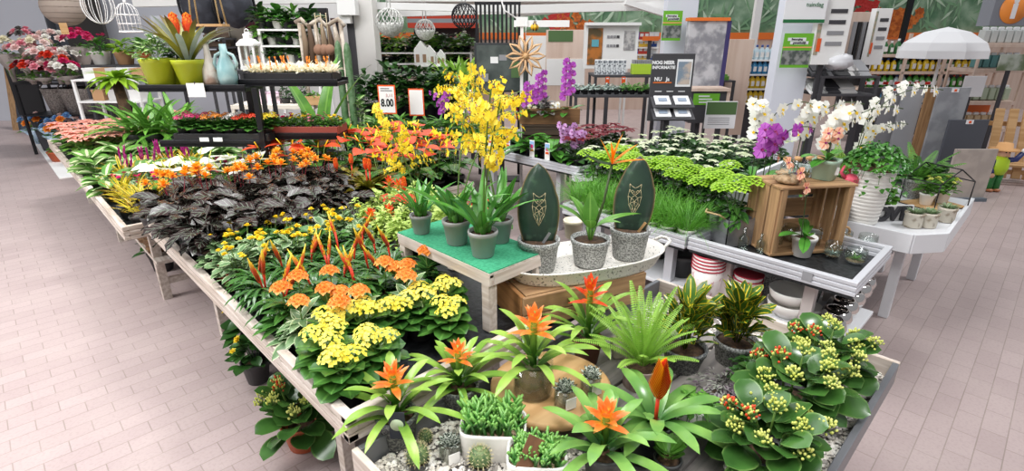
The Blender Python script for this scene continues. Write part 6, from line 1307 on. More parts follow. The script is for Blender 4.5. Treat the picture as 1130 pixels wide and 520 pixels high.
# kiosk with red awning
c = V(492, 60, 13.0); t = thing('kiosk', 'dark kiosk with red and grey awning at the back', 'kiosk', (c.x, c.y, 0), VROT); w = width(458, 528, 40, 13.0); zt = V(492, 30, 13).z; MB().box((0, .6, zt / 2), (w, 1.0, zt)).build('body', mat('kiosk_dark', '2a2526', .7), t, smooth=False)
RED = mat('red_awning', 'c03a1e', .6)
for (y0, y1, m) in ((14, 21, RED), (21, 25.5, mat('awning_grey', '8a9094', .6)), (25.5, 31, RED)): a, b2 = V(492, y0, 12.9).z, V(492, y1, 12.9).z; MB().box((0, -.15, (a + b2) / 2), (w * 1.06, .5, a - b2)).build('awning_band', m, t, smooth=False)
MB().box((w * .35, .05, zt * .45), (w * .22, .1, zt * .7)).build('door', mat('kiosk_grey', '6b6462', .6), t, smooth=False)
# hanging half globes
def globe(label, px, py, D, r, m, half=True):
    p = V(px, py, D); t = thing('hanging_globe_basket', label, 'hanging basket', p); b = MB()
    for k in range(18):
        a = 2 * PI * k / 18; b.tube([(r * math.cos(e) * math.cos(a + .5 * e), r * math.cos(e) * math.sin(a + .5 * e), r * math.sin(e)) for e in [(-.1 if half else -1.5) + .17 * j for j in range(10 if half else 19)]], r * .035, 4)
        if not half or k % 2: b.tube([(r * math.cos(e) * math.cos(a - .6 * e), r * math.cos(e) * math.sin(a - .6 * e), r * math.sin(e)) for e in [(-.1 if half else -1.5) + .17 * j for j in range(10 if half else 19)]], r * .03, 4)
    b.build('woven_strands', m, t)
    if half: MB().lathe([(r * math.cos(e), r * math.sin(e)) for e in [-1.55, -1.3, -1.0, -.7, -.4, -.2, 0]] + [(r * .93, 0), (r * .8, -r * .4), (r * .4, -r * .75), (.0001, -r * .85)], n=24).build('bowl', m, t)
    for s in (-.03, .03): MB().tube([(s, 0, r), (s, 0, r + 1.0)], .008, 5).build('hanging_cord', W_white, t)
    return t
WVN = mat('white_woven_bowl', 'dcdcd8', .7, c2='b9b9b4', scale=40, bump=.5)
globe('larger white woven globe basket hanging by the cream column', 430, 25, 8.2, .195, WVN); globe('smaller white woven globe basket hanging in the middle', 469, 33, 9.2, .16, WVN); globe('black wire globe basket hanging at the canopy edge', 512, 18, 8.0, .17, BLK, False)
# slatted screen and poster board
c, w, h = vbox(526, 4, 573, 49, 7.6); t = thing('slatted_screen', 'black vertical-slat screen above the dark poster board', 'screen', (c.x, c.y, 0), VROT)
for k in range(11): MB().box((-w / 2 + w * k / 10, 0, c.z), (.028, .04, h)).build('slat', BLK, t, smooth=False)
for z in (c.z + h / 2, c.z - h / 2): MB().box((0, 0, z), (w + .04, .05, .035)).build('bar', BLK, t, smooth=False)
for s in (-1, 1): MB().box((s * w / 2, .03, c.z / 2), (.04, .04, c.z)).build('post', BLK, t, smooth=False)
t, c, w, h = board('poster_board', 'dark framed poster board with garden picture behind the orchids', 'poster', 524, 48, 583, 102, 7.3, .05, mat('poster_frame', '2a2d30', .5)); PG = mat('poster_green_print', '2c3532', .6, c2='5c6460', scale=3.0, lo=.35, hi=.7)
MB().box((0, -.03, c.z), (w * .92, .01, h * .92)).build('poster_print', PG, t, smooth=False)
for (x, z, a, b2, m) in [(-.1, .1, .1, .08, W_white), (.02, .13, .1, .07, M['label_grey']), (-.25, -.12, .12, .1, M['label_grey']), (.2, -.02, .12, .2, mat('poster_leaf', '4c6a3c', .6))]: MB().box((x * w / .75, -.036, c.z + z), (a, .003, b2)).build('printed_patch', m, t, smooth=False)
# white arm with wooden star and bee
p = V(576, 24, 6.4); t = thing('display_stand', 'white post with long horizontal arm above the purple orchids', 'display post', (p.x, p.y, 0), VROT); MB().box((0, 0, p.z / 2), (.035, .035, p.z)).build('post', W_white, t, smooth=False); MB().box((.22, 0, p.z - .02), (.62, .05, .07)).build('arm', W_white, t, smooth=False); MB().box((0, -.0, p.z), (.13, .07, .1)).build('joint', W_white, t, smooth=False); MB().tube([(-.05, 0, p.z + .03), (-.2, 0, p.z + .12), (-.25, 0, p.z + .3)], .008, 5).build('cable', W_white, t)
MB().box((0, 0, .01), (.3, .3, .02)).build('foot', W_white, t, smooth=False)
p = V(580, 62, 6.3); t = thing('wooden_star', 'large pale wooden star flower hanging over the purple orchids', 'ornament', p, VROT); t.scale = (.88,) * 3; b = MB()
for k in range(10): 
    a = 2 * PI * k / 10; 
    for y in (-.02, .02): b.tube([(0, 0, 0), (.1 * math.cos(a - .34), y, .1 * math.sin(a - .27)), (.17 * math.cos(a - .2), y, .17 * math.sin(a - .2)), (.25 * math.cos(a), y * .3, .25 * math.sin(a)), (.17 * math.cos(a + .2), y, .17 * math.sin(a + .2)), (.1 * math.cos(a + .34), y, .1 * math.sin(a + .27)), (0, 0, 0)], .016, 5)
b.build('petals', mat('pale_ply', 'd2ab80', .6), t); MB().ball((0, -.02, 0), .04, 8, 6).build('centre', OAK, t); MB().tube([(0, 0, .22), (0, 0, .42)], .004, 4).build('hanging_cord', W_white, t)
p = V(590, 30, 6.0); t = thing('bee_ornament', 'small yellow and black bee ornament under the white arm', 'ornament', p, VROT); BY = mat('bee_yellow', 'e6b01e', .5); MB().ball((0, 0, 0), .045, 10, 8, .75).build('body', BY, t)
for x in (-.02, .012): MB().lathe([(.043, 0), (.036, .012)], (0, 0, 0), 12).build('stripe', W_black, t, (x, 0, 0)).rotation_euler = (0, PI / 2, 0)
wg = MB(); [wg.leaf((0, 0, .03), PI / 2 * k, .06, .035, .6, .5, 3, 'round') for k in (-1, 1)]; wg.build('wings', W_white, t); MB().tube([(0, 0, .03), (0, 0, .1)], .003, 4).build('hanging_cord', W_black, t)
# purple orchids in wooden planter
p = P(606, 135, 1.0); t = thing('dark_crate', 'dark wooden crate under the rustic orchid planter', 'crate', (p.x, p.y, ZR), VROT); DKW = woodmat('dark_crate_wood', '4a3a2c', '33281f', 0, 6.0)
for k in range(3): MB().box((0, -.14, .05 + .1 * k), (.6, .016, .085)).build('board', DKW, t, smooth=False); MB().box((0, .14, .05 + .1 * k), (.6, .016, .085)).build('board', DKW, t, smooth=False)
for x in (-.29, .29): MB().box((x, 0, .15), (.018, .264, .3)).build('end_board', DKW, t, smooth=False)
MB().box((0, 0, .308), (.62, .3, .016)).build('top_board', DKW, t, smooth=False); p.z = ZR + .316; PS = 1.14
t = thing('wooden_planter_box', 'rustic wooden planter box holding purple moth orchids', 'planter box', p, VROT); t.scale = (PS,) * 3; RW = woodmat('rustic_wood', '8a6742', '6a4a2c', 0, 6.0)
for y in (-.07, .07): MB().box((0, y, .075), (.58, .02, .15)).build('board', RW, t, smooth=False, bevel=.004)
for x in (-.28, .28): MB().box((x, 0, .075), (.02, .12, .15)).build('end_board', RW, t, smooth=False, bevel=.004)
MB().box((0, 0, .05), (.54, .12, .1)).build('soil', M['soil'], t, smooth=False)
nopot = lambda t: .05
for i, (x, hg, nf, s, lb) in enumerate([(-.2, .27, 7, 1.1, 'purple moth orchid at the left of the wooden planter'), (-.1, .38, 8, 1.05, 'purple moth orchid, second from the left in the wooden planter'), (.17, .43, 9, 1.15, 'tallest purple moth orchid at the right of the wooden planter')]):
    o = moth_orchid('purple', 'lip', 1, hg, nf, .042, potfn=nopot, face=VROT - 1.5, arch=.12, k0=.35)(random.Random(60 + i)); o.location = p + Vector((0, 0, .055)) + RGT * x * PS; o.scale = (s * PS,) * 3; o['label'] = lb
for i, (x, key, fn, lb) in enumerate([(-.05, None, leafy('purple_leaf_plant', 'potted plant', 'purpleleaf', .12, .16, 60, .09, .05, 'oval', 'black', .06, .05), 'dark purple-leaved plant in the middle of the wooden planter'), (.05, None, moth_orchid('white', 'gold', 1, .12, 4, .03, potfn=nopot, face=VROT - 1.6, arch=.6), 'small white moth orchid drooping over the planter front'), (-.17, None, moth_orchid('creamy', 'gold', 1, .1, 3, .03, potfn=nopot, face=VROT - 1.6, arch=.6), 'small cream moth orchid at the left planter corner')]):
    o = fn(random.Random(80 + i)); o.location = p + Vector((0, 0, .055)) + RGT * x * PS - FWD * .03; o.scale = (PS,) * 3; o['label'] = lb
# orchids and labels on the long orchid bench
for i, (x, y, pm, hg, lb) in enumerate([(4.0, 3.2, 'lilac', .3, 'lilac moth orchid at the right end of the orchid bench'), (4.05, 3.38, 'lilac', .34, 'second lilac moth orchid, beside the wooden planter'), (4.15, 4.6, 'purple', .3, 'purple moth orchid left of the wooden planter'), (4.1, 4.9, 'lilac', .4, 'lilac moth orchid behind the yellow orchids'), (4.3, 5.2, 'white', .5, 'white moth orchid with yellow centre behind the yellow orchids'), (4.2, 5.5, 'ppyel', .5, 'pale yellow moth orchid behind the yellow orchids'), (4.0, 5.3, 'purple', .5, 'purple moth orchid behind the yellow orchids'), (4.45, 4.4, 'dred', .5, 'wine-red moth orchid before the poster board')]):
    o = moth_orchid(pm, 'lip' if pm != 'white' else 'gold', 2, hg, 7, .036, face=VROT - 1.6, arch=.6, potm='dark_pot')(random.Random(90 + i)); o.location = (x, y, ZR); o['label'] = lb
for i, (x, y) in enumerate([(3.98, 3.5), (3.98, 3.75), (4.0, 4.0), (4.0, 4.25), (4.15, 3.6), (4.2, 3.9), (4.2, 4.2), (4.0, 4.5), (4.0, 4.75), (4.0, 5.0)]):
    def ol(g):
        t = thing('leafy_orchid', '', 'orchid'); pot(t, .055, .1, m='black'); orchid_leaves(g, t, .1, 7, .24, .075); return t
    place('olf', ol, (x, y, ZR), None, 1.5 if i < 5 else 1.2, 'orchid plant without flowers on the orchid bench, %s from the right' % ORD[i], 'flowerless orchids', 3)
for i, (px, py) in enumerate([(566, 150), (597, 162), (611, 166), (574, 156)]):
    p = P(px, py + 8, .76); p.x = 3.872; t = thing('plant_label', 'white plant label with pink and blue print on bench rail, %s from left' % ORD[[0, 2, 3, 1][i]], 'plant label', (p.x, p.y if i != 3 else p.y + .0, .75), -PI / 2 + .1, 'plant labels on the rail'); MB().box((0, 0, .085), (.06, .003, .17)).build('card', M['tagw'], t, smooth=False); MB().box((0, -.003, .13), (.052, .002, .06)).build('blue_print', mat('blue_print', '8fb4dc', .6), t, smooth=False); MB().box((0, -.004, .11), (.03, .002, .035)).build('pink_print', mat('pink_print', 'e03a7a', .6), t, smooth=False); MB().box((0, -.004, .07), (.04, .002, .02)).build('orange_print', ORG, t, smooth=False)
# ---------------------------------------------------------------- right back: shop displays
t, c, w, h = board('beige_panel', 'tall beige and white garden panel behind the purple orchids', 'panel', 602, 34, 646, 118, 9.0, .06, W_wood); MB().box((0, -.035, c.z - .05), (w * .96, .01, h * .35)).build('white_band', W_white, t, smooth=False); MB().box((-.15 * w, -.036, c.z + .42 * h), (w * .6, .01, h * .14)).build('green_print', mat('poster_leaf', '4c6a3c', .6), t, smooth=False)
board('notice_board', 'white display board left of the tall beige panel', 'panel', 580, 40, 603, 100, 9.3, .05, W_white)
t, c, w, h = board('display_cabinet', 'white open display cabinet with lit picture and samples', 'cabinet', 644, 27, 703, 76, 8.4, .1, W_white)
MB().box((0, -.08, c.z + h / 2), (w, .2, .04)).build('top', W_white, t, smooth=False); MB().box((-w * .3, -.055, c.z), (w * .27, .02, h * .82)).build('photo_panel', mat('autumn_photo', 'b8702c', .5, c2='5a4a2c', scale=6, lo=.4, hi=.62), t, smooth=False); MB().box((-w * .3, -.07, c.z + .05), (w * .13, .02, h * .16)).build('blue_lamp_print', mat('teal_print', '5fa6b4', .5), t, smooth=False); MB().box((w * .33, -.055, c.z + h * .14), (w * .2, .03, h * .42)).build('sample_panel', mat('mottled_sample', '8d8b8c', .6, c2='c2bfbd', scale=14), t, smooth=False)
for r in range(2):
    for k in range(4): MB().box((-w * .06 + w * .06 * k, -.055, c.z + h * (.22 - .2 * r)), (w * .045, .015, h * .06)).build('swatch', W_dark if k == 3 else M['label_grey'], t, smooth=False)
rk, zz = rack('dark_display_table', 'dark table with patterned tins before the white display cabinet', 656, 738, 7.2, .6, (83,), W_dark, .03)
for i in range(6):
    t = thing('patterned_tin', 'white tin with dark circle pattern on the dark table, %s from the left' % ORD[i], 'tin', spot(661.5 + 5.8 * i, 7.2, zz[0], .12), VROT, 'patterned tins'); MB().box((0, 0, .09), (.066, .066, .18)).build('body', mat('white_patterned_tin', 'dcdfe2', .4, c2='6a6f76', scale=45, lo=.5, hi=.56), t, smooth=False, bevel=.003); MB().box((0, 0, .183), (.06, .06, .012)).build('lid', W_white, t, smooth=False)
t = thing('green_box', 'lime green and grey planter box at the right of the dark table', 'planter box', spot(712, 7.2, zz[0], .15), VROT); MB().box((0, 0, .07), (.26, .14, .13)).build('body', mat('lime_box', 'a9c836', .5), t, smooth=False, bevel=.004); b = MB()
for k in range(9): b.box((-.11 + .0275 * k, 0, .16), (.02, .12, .05))
b.build('grey_rolls', M['label_grey'], t, smooth=False)
for i, px in enumerate((672, 690)):
    t = thing('orange_price_tag', 'small orange price tag hanging from the dark table edge, %s one' % ('left', 'right')[i], 'price card', spot(px, 7.19, zz[0] - .06, -.005), VROT); MB().box((0, 0, 0), (.05, .004, .08)).build('card', ORG, t, smooth=False); MB().box((0, -.003, .02), (.03, .002, .015)).build('print', W_white, t, smooth=False)
rk, zz = rack('seedling_table', 'dark table with trays of small seedlings below the tins', 634, 738, 6.6, .6, (105,), W_dark, .03)
for r in range(2):
    for i in range(11): place('seedl' + str(i > 5), [leafy('seedling', 'potted plant', 'silver', .05, .05, 24, .05, .025, 'oval', 'black', .05, .035), leafy('seedling', 'potted plant', 'ferndark', .05, .06, 24, .05, .025, 'oval', 'black', .05, .035)][int(i > 5)], spot(640 + 9 * i, 6.6, zz[0], .1 + .2 * r), None, 1.1, 'small %s seedling in black pot on dark table, %s from left, %s row' % (['silver', 'dark green'][int(i > 5)], ORD[i], ('front', 'back')[r]), 'seedlings', 2)
rk, zz = rack('box_shelf', 'shelf of blue and red packets right of the display cabinet', 693, 728, 10.0, .4, (44, 52, 60, 68), W_white)
for r in range(4):
    for i in range(6): o = MB().box((0, 0, .065), (.09, .08, .13)).box((0, -.042, .08), (.06, .004, .05), m=1).build('packet', [mat(*[('blue_packet', '2f55a8'), ('red_packet', 'b8382c'), ('white_packet', 'd8dadc'), ('yellow_packet', 'd9b23a')][(r * 2 + i // 2) % 4], .5), W_white], None, spot(697 + 5.4 * i, 10.0, zz[r], .12), VROT, False, .004); tag(o, 'small packet on the white shelf, %s from the left on the %s row' % (ORD[i], ['top', 'second', 'third', 'bottom'][r]), 'packet', 'packets on the white shelf')
board('orange_banner', 'orange header board above the packets', 'banner', 709, 40, 727, 45, 9.9, .04, W_orange)
# grey leaflet stand
t, c, w, h = board('leaflet_stand', 'dark grey information stand with white lettering and leaflets', 'sign', 717, 60, 763, 134, 6.2, .03, W_dark); zt = c.z + h / 2; LW = mat('white_print', 'e6e6e8', .5)
text('NOG MEER', w * .105, LW, t, (-w * .24, -.018, c.z + h * .37), (PI / 2, 0, 0), .001, 'lettering', bold=.003); text('INFORMATIE', w * .095, LW, t, (-w * .22, -.018, c.z + h * .3), (PI / 2, 0, 0), .001, 'lettering', bold=.002); text('NU   Ja', w * .12, LW, t, (-w * .24, -.018, c.z + h * .13), (PI / 2, 0, 0), .001, 'lettering', bold=.002)
MB().box((-w * .22, -.018, c.z + h * .08), (w * .44, .003, h * .016)).build('orange_line', W_orange, t, smooth=False); MB().box((w * .27, -.02, c.z + h * .22), (w * .36, .006, h * .4)).build('picture_frame', LW, t, smooth=False); MB().box((w * .27, -.025, c.z + h * .22), (w * .3, .004, h * .33)).build('picture', mat('house_photo', '7a8a9a', .5, c2='c0b0a4', scale=9), t, smooth=False)
for k in range(3): MB().box((-w * .3 + w * .28 * k, -.018, c.z - h * .05), (w * .16, .002, h * .012)).build('small_print', LW, t, smooth=False)
for r in range(2): MB().box((0, -.12 - .06 * r, c.z - h * (.2 + .17 * r)), (w * .98, .2, .012), 0, 0, .5).build('leaflet_shelf', W_dark, t, smooth=False)
for r in range(2):
    for k in range(2): 
        o = MB().box((0, 0, 0), (w * .36, .16, .012), 0, 0, .5).box((0, -.01, .01), (w * .2, .06, .004), 0, 1, .5).build('leaflet_pile', [PAPER, mat('leaflet_print', '8f9cae', .6)], None, Vector((c.x, c.y, c.z - h * (.2 + .17 * r) + .022)) + RGT * (-w * .24 + w * .46 * k) - FWD * (.12 + .06 * r), VROT, False); tag(o, 'pile of printed leaflets on the grey stand, %s %s' % (('upper', 'lower')[r], ('left', 'right')[k]), 'leaflets', 'leaflets on the grey stand')
# posters on the two columns
def poster(px0, py0, px1, py1, D, label, head=True):
    c, w, h = vbox(px0, py0, px1, py1, D); t = thing('wall_poster', label, 'poster', c, VROT); GR = mat('poster_bright_green', '6db32c', .5); MB().box((0, 0, 0), (w, .006, h)).build('sheet', GR, t, smooth=False); MB().box((0, -.005, -h * .2), (w * .98, .004, h * .42)).build('photo', mat('grey_garden_photo', '8d8f8c', .6, c2='4c5450', scale=14), t, smooth=False)
    for k, s in enumerate(('Bezorging', 'gemakkelijk')): MB().box((-w * .06 + w * .1 * k, -.005, h * (.33 - .1 * k)), (w * .62, .004, h * .09)).build('text_band', LW, t, smooth=False); text(s, h * .085, W_dark, t, (-w * .06 + w * .1 * k, -.009, h * (.33 - .1 * k)), (PI / 2, 0, 0), .001, 'lettering', bold=.001)
    MB().box((0, -.005, h * .1), (w, .004, h * .035)).build('orange_line', mat('soft_orange', 'eda86a', .6), t, smooth=False)
poster(731, 12, 752, 45, 7.75, 'green poster with white text bands on the left white column'); poster(863, 37, 895, 75, 6.35, 'green poster with white text bands on the right white column')
c, w, h = vbox(866, -6, 912, 26, 6.3); t = thing('wall_poster', 'white poster with green stripe at the top of the right column', 'poster', c, VROT); MB().box((0, 0, 0), (w, .006, h)).build('sheet', PAPER, t, smooth=False); MB().box((0, -.005, -h * .42), (w, .004, h * .12)).build('green_stripe', mat('dark_green_print', '1f6a3c', .5), t, smooth=False); text('tuindag', h * .22, mat('dark_green_print', '1f6a3c', .5), t, (w * .2, -.008, h * .15), (PI / 2, 0, 0), .001, 'lettering')
# cabinet with silver-leaf print, counter and plate stand
t, c, w, h = board('patterned_cabinet', 'tall cabinet panel with silver leaf print beside the left column', 'cabinet', 756, 24, 797, 96, 7.4, .12, mat('silver_leaf_print', '8e8d93', .5, c2='c9c7ca', scale=6, lo=.4, hi=.6)); MB().box((0, 0, c.z + h / 2 + .02), (w * 1.05, .2, .04)).build('top', W_orange, t, smooth=False); MB().box((w * .53, 0, c.z), (.05, .16, h)).build('side', mat('violet_side', '3c3466', .6), t, smooth=False)
t, c, w, h = board('wooden_counter', 'wooden counter with green label under the silver-leaf panel', 'counter', 757, 98, 797, 134, 6.9, .3, W_dark); MB().box((0, 0, c.z + h / 2), (w * 1.06, .36, .035)).build('top', W_wood, t, smooth=False); MB().box((w * .5, 0, c.z), (.04, .32, h)).build('side', W_wood, t, smooth=False); MB().box((-w * .08, -.155, c.z + h * .22), (w * .7, .006, h * .34)).build('green_label', mat('poster_bright_green', '6db32c', .5), t, smooth=False)
for k in range(3): MB().box((-w * .15 + .02 * k, -.16, c.z + h * (.31 - .09 * k)), (w * (.3 + .06 * k), .003, h * .04)).build('white_lettering', LW, t, smooth=False)
rk, zz = rack('small_shelf', 'small shelf with moss strips and tiles between counter and beige panel', 782, 812, 8.2, .4, (89, 108), W_dark)
for i, z in enumerate(zz): o = MB().box((0, 0, .03), (.34, .3, .06)).box((0, 0, .07), (.3, .26, .03)).build('moss_strip', [M['ferndark'], mat('brown_tiles', '7a4c3c', .7)][i], None, spot(797, 8.2, z, .2), VROT, False, .006); tag(o, ['green moss strip on the upper small shelf', 'stack of brown tiles on the lower small shelf'][i], 'sample')
t, c, w, h = board('catalogue_board', 'slanted catalogue with leaf photo and white text on low stand', 'catalogue', 778, 112, 812, 142, 6.6, .02, PAPER); MB().box((0, -.012, c.z + h * .25), (w * .96, .004, h * .46)).build('leaf_photo', mat('poster_leaf', '4c6a3c', .6), t, smooth=False)
for k in range(4): MB().box((-.05 * w, -.012, c.z - h * (.1 + .08 * k)), (w * .7, .003, h * .02)).build('text_line', M['label_grey'], t, smooth=False)
board('beige_panel', 'tall beige wooden panel between the silver-leaf cabinet and white post', 'panel', 798, 45, 824, 150, 8.6, .08, W_wood)
# bottle shelf by the right column
rk, zz = rack('bottle_shelf', 'white shelf of blue and yellow bottles left of the right column', 828, 872, 9.4, .4, (66, 82, 98, 114), W_white, back=W_dark)
def bottle(colr, cap):
    def f(g):
        t = thing('bottle', '', 'bottle'); r = .045; MB().lathe([(.0001, 0), (r, 0), (r, .15), (r * .4, .19), (r * .4, .2), (.0001, .2)], n=14).build('body', mat(*colr, .35), t); MB().lathe([(.0001, .2), (r * .45, .2), (r * .42, .235), (.0001, .235)], n=10).build('cap', mat(*cap, .4), t); MB().box((0, -r, .08), (r * 1.2, .004, .08)).build('label', W_white, t, smooth=False); return t
    return f
BT = [bottle(('blue_plastic', '3f8fc0'), ('white_cap', 'e8e8e8')), bottle(('yellow_plastic', 'e0c02c'), ('blue_cap', '2c4f9a')), bottle(('pale_plastic', 'c9dde6'), ('blue_cap', '2c4f9a')), bottle(('green_plastic', '4a9a3c'), ('red_cap', 'c0392b')), bottle(('dark_green_plastic', '2f6a3a'), ('white_cap', 'e8e8e8'))]
for r in range(4):
    for i in range(7): place('bt%d' % [2, 0, 1, 1][r], BT[[2, 0, 1, 1][r]], spot(832 + 5.8 * i, 9.4, zz[r], .12), VROT, 1.0, 'bottle on the white shelf by the right column, %s from the left, %s shelf' % (ORD[i], ['top', 'second', 'third', 'bottom'][r]), 'bottles on the white shelf', 1)
# brochure panels and tile samples right of the column
for (px0, py0, px1, py1, D, lb, sx) in [(898, -2, 934, 72, 6.4, 'white swatch panel with dark bars right of the right column', -1), (958, 10, 976, 72, 7.0, 'white swatch panel with orange mark beside the black post', 1)]:
    t, c, w, h = board('swatch_panel', lb, 'display panel', px0, py0, px1, py1, D, .1, W_white)
    for k in range(4): MB().box((w * .08, -.055, c.z + h * (.3 - .16 * k)), (w * .5, .006, h * .06)).build('swatch', W_dark if k < 2 else M['label_grey'], t, smooth=False)
    MB().box((-w * .36, -.055, c.z - h * .2), (w * .12, .006, h * .2)).build('orange_mark', ORG, t, smooth=False); MB().box((-w * .42, -.054, c.z + h * .05), (w * .12, .004, h * .8)).build('leaf_print', mat('muted_leaf_print', '8a927c', .6, c2='b9a08c', scale=14), t, smooth=False)
t, c, w, h = board('sample_frame', 'beige box frame with grey slat samples between the swatch panels', 'display panel', 926, 14, 960, 74, 7.2, .12, W_wood)
for k in range(4): MB().box((-w * .2 + w * .15 * k, -.075, c.z - h * .05), (w * .1, .03, h * .75)).build('slat_sample', [M['label_grey'], W_black, M['label_grey'], W_dark][k], t, smooth=False)
rk, zz = rack('tile_sample_stand', 'dark sloping stand of tile samples behind the white orchids', 908, 972, 6.4, .6, (84, 104), W_dark)
for i, (px, l, m, a) in enumerate([(914, 0, W_dark, .5), (926, 0, M['label_grey'], .5), (938, 0, W_black, .45), (950, 0, mat('pale_grey', 'c9c6c4', .6), .5), (962, 0, M['label_grey'], .5), (916, 1, W_white, .4), (932, 1, W_dark, .4), (950, 1, mat('pale_grey', 'c9c6c4', .6), .4)]):
    o = MB().box((0, 0, .06), (.2, .3, .03), 0, 0, a).box((.02, .05, .1), (.18, .24, .025), 0, 0, a).build('tile_sample', m, None, spot(px, 6.4, zz[l], .2), VROT, False, .003); tag(o, 'stacked tile samples on the dark stand, %s from the left on the %s level' % (ORD[[0, 1, 2, 3, 4, 0, 1, 2][i]], ('upper', 'lower')[l]), 'tile sample', 'tile samples')
t = thing('plastic_wrap_heap', 'crumpled clear plastic wrap on the tile sample stand', 'plastic wrap', spot(932, 6.3, zz[0] + .1, .1)); MB().ball((0, 0, .06), .16, 12, 8, .5, jit=.25).build('wrap', mat('milky_plastic', 'd6d6da', .25), t)
# floor boards on display
for i, (px0, py0, px1, py1, D, m, lb) in enumerate([(944, 98, 962, 186, 7.3, W_dark, 'dark narrow floor panel, leftmost of the floor panels'), (964, 97, 986, 190, 7.25, mat('grey_plank', '8f9094', .6), 'grey floor panel, second from the left'), (985, 97, 1008, 195, 7.15, mat('light_grey_plank', 'a4a6aa', .6), 'light grey floor panel in the middle of the row'), (1010, 98, 1024, 195, 7.1, woodmat('oak_plank', 'b08a62', '8f6c48', 2), 'brown oak floor panel in the row'), (1022, 98, 1056, 200, 7.0, mat('concrete_plank', '9a9ca0', .6, c2='85878c', scale=4), 'concrete grey floor panel, tallest at the right'), (1036, 133, 1079, 212, 6.7, mat('anthracite_tile', '4a4d55', .5), 'anthracite floor tile panel standing in front'), (1046, 165, 1092, 222, 6.3, mat('taupe_tile', 'b0a59c', .55, c2='a29890', scale=6), 'taupe floor tile panel, lowest and nearest')]):
    t, c, w, h = board('floor_panel', lb, 'sample panel', px0, py0, px1, py1, D, .03, m, group='floor sample panels'); 
    if i not in (0, 6): MB().box((w * .0, -.02, c.z + h * .47), (.09, .006, .05)).build('price_label', LW, t, smooth=False); MB().box((0, -.025, c.z + h * .47), (.03, .004, .03)).build('orange_mark', ORG, t, smooth=False)
    MB().box((0, .05, .02), (w, .24, .04)).build('base', mat('slate_base', '5a636c', .6), t, smooth=False)
# garden shelves, parasol, info sign
rk, zz = rack('garden_product_shelf', 'pine shelving with green and yellow garden products at right', 960, 1096, 10.2, .5, (60, 79, 97, 116), W_wood, .05, back=W_dark)
for s in (-.2, .13): MB().box((s * 2.2, .02, 1.0), (.05, .04, 1.9)).build('upright', W_wood, rk, smooth=False)
for r in range(4):
    for i in range(18): k = [4, 1, 3, 0][r] if i % 7 < 5 else [3, 4, 2, 1][r]; place('gp%d' % k, BT[k], spot(966 + 7.2 * i, 10.2, zz[r], .15), VROT, R.uniform(.95, 1.15), 'garden product bottle on the pine shelving, %s from the left, %s shelf' % (ORD[i], ['top', 'second', 'third', 'bottom'][r]), 'garden product bottles', 1)
for i, (px, r) in enumerate([(975, 2), (1000, 2), (1022, 2)]):
    o = MB()
    for k in range(6): o.box((-.25 + .1 * k, 0, 0), (.1, .004, .05), 0, k % 2)
    o = o.build('barrier_tape', [mat('tape_red', 'c8281e', .5), LW], None, spot(px, 10.15, zz[r] + .09, -.02), VROT, False); tag(o, 'red and white barrier tape across the pine shelves, %s piece' % ['left', 'middle', 'right'][i], 'tape')
t = thing('parasol', 'white closed-edge parasol canopy spread before the pine shelving', 'parasol', Vector((V(1040, 55, 8.6).x, V(1040, 55, 8.6).y, 0)), VROT); zc = V(1040, 52, 8.6).z; b = MB(); n = 8; wq = width(997, 1092, 52, 8.6) / 2
prof_ = [(.0001, .36), (.5, .27), (.9, .08), (1.0, -.06), (1.01, -.2), (.98, -.2), (.96, -.06), (.5, .22), (.0001, .31)]
b.lathe([(r * wq, z * .8) for r, z in prof_], (0, 0, zc), n, sy=.7); b.build('canopy', mat('white_canvas', 'f0f0f2', .8), t, smooth=False); MB().tube([(0, 0, .05), (0, 0, zc + .2)], .022, 8).build('pole', W_white, t); MB().lathe([(.0001, 0), (.22, 0), (.22, .06), (.05, .09), (.0001, .09)], n=20).build('base', M['label_grey'], t)
c, w, h = vbox(1089, -10, 1140, 29, 8.0); t = thing('information_sign', 'grey hanging sign with white letter i in orange circle, top right', 'sign', c, VROT); MB().box((0, 0, 0), (w, .22, h)).build('panel', mat('sign_grey', '7d8088', .5), t, smooth=False, bevel=.004); o = MB(); k_ = MB().lathe([(.0001, 0), (.19, 0), (.19, .008), (.0001, .008)], n=36); o.join(k_, lambda v: Matrix.Rotation(PI / 2, 3, 'X') @ v); o.build('orange_disc', mat('orange_disc', 'f09038', .5), t, (-.04, -.112, -.01)); text('i', .36, LW, t, (-.04, -.125, -.01), (PI / 2, 0, 0), .003, 'letter', bold=.016)
for s in (-1, 1): MB().tube([(s * w * .3, 0, h / 2), (s * w * .3, 0, h / 2 + .8)], .008, 5).build('hanging_rod', STEEL, t)
rk, zz = rack('pine_pallet_stand', 'pine stand of grey bags at the right picture edge', 1086, 1142, 9.2, .6, (48, 76, 112, 142), W_wood, .06)
for r in range(4):
    for i in range(6): o = MB().box((0, 0, .11), (.1, .14, .2)).box((0, 0, .23), (.09, .05, .05), m=1).build('product_bag', [mat(*[('grey_bag', 'c4c8c6'), ('teal_bag', '5a8a8a'), ('pale_green_bag', 'b9c8b0'), ('tan_bag', 'c2ab88')][r], .6), LW], None, spot(1091 + 8.5 * i, 9.2, zz[r], .2), VROT, False, .015); tag(o, 'small bag on pine stand at the right edge, %s from left, %s shelf' % (ORD[i], ['top', 'second', 'third', 'bottom'][r]), 'bag', 'bags on the pine stand')
t, c, w, h = board('garden_photo_board', 'landscape photo board on the pine stand', 'poster', 1102, 60, 1132, 78, 9.0, .02, mat('landscape_photo', '6a7a58', .6, c2='b9c0b4', scale=3), foot=True)
t, c, w, h = board('white_info_card', 'white printed card hanging in front of the garden product bottles', 'card', 1062, 84, 1086, 107, 9.0, .02, PAPER)
t, c, w, h = board('white_info_card', 'white notice on the beige wall beside the black post', 'card', 972, 55, 990, 74, 14.6, .02, PAPER)
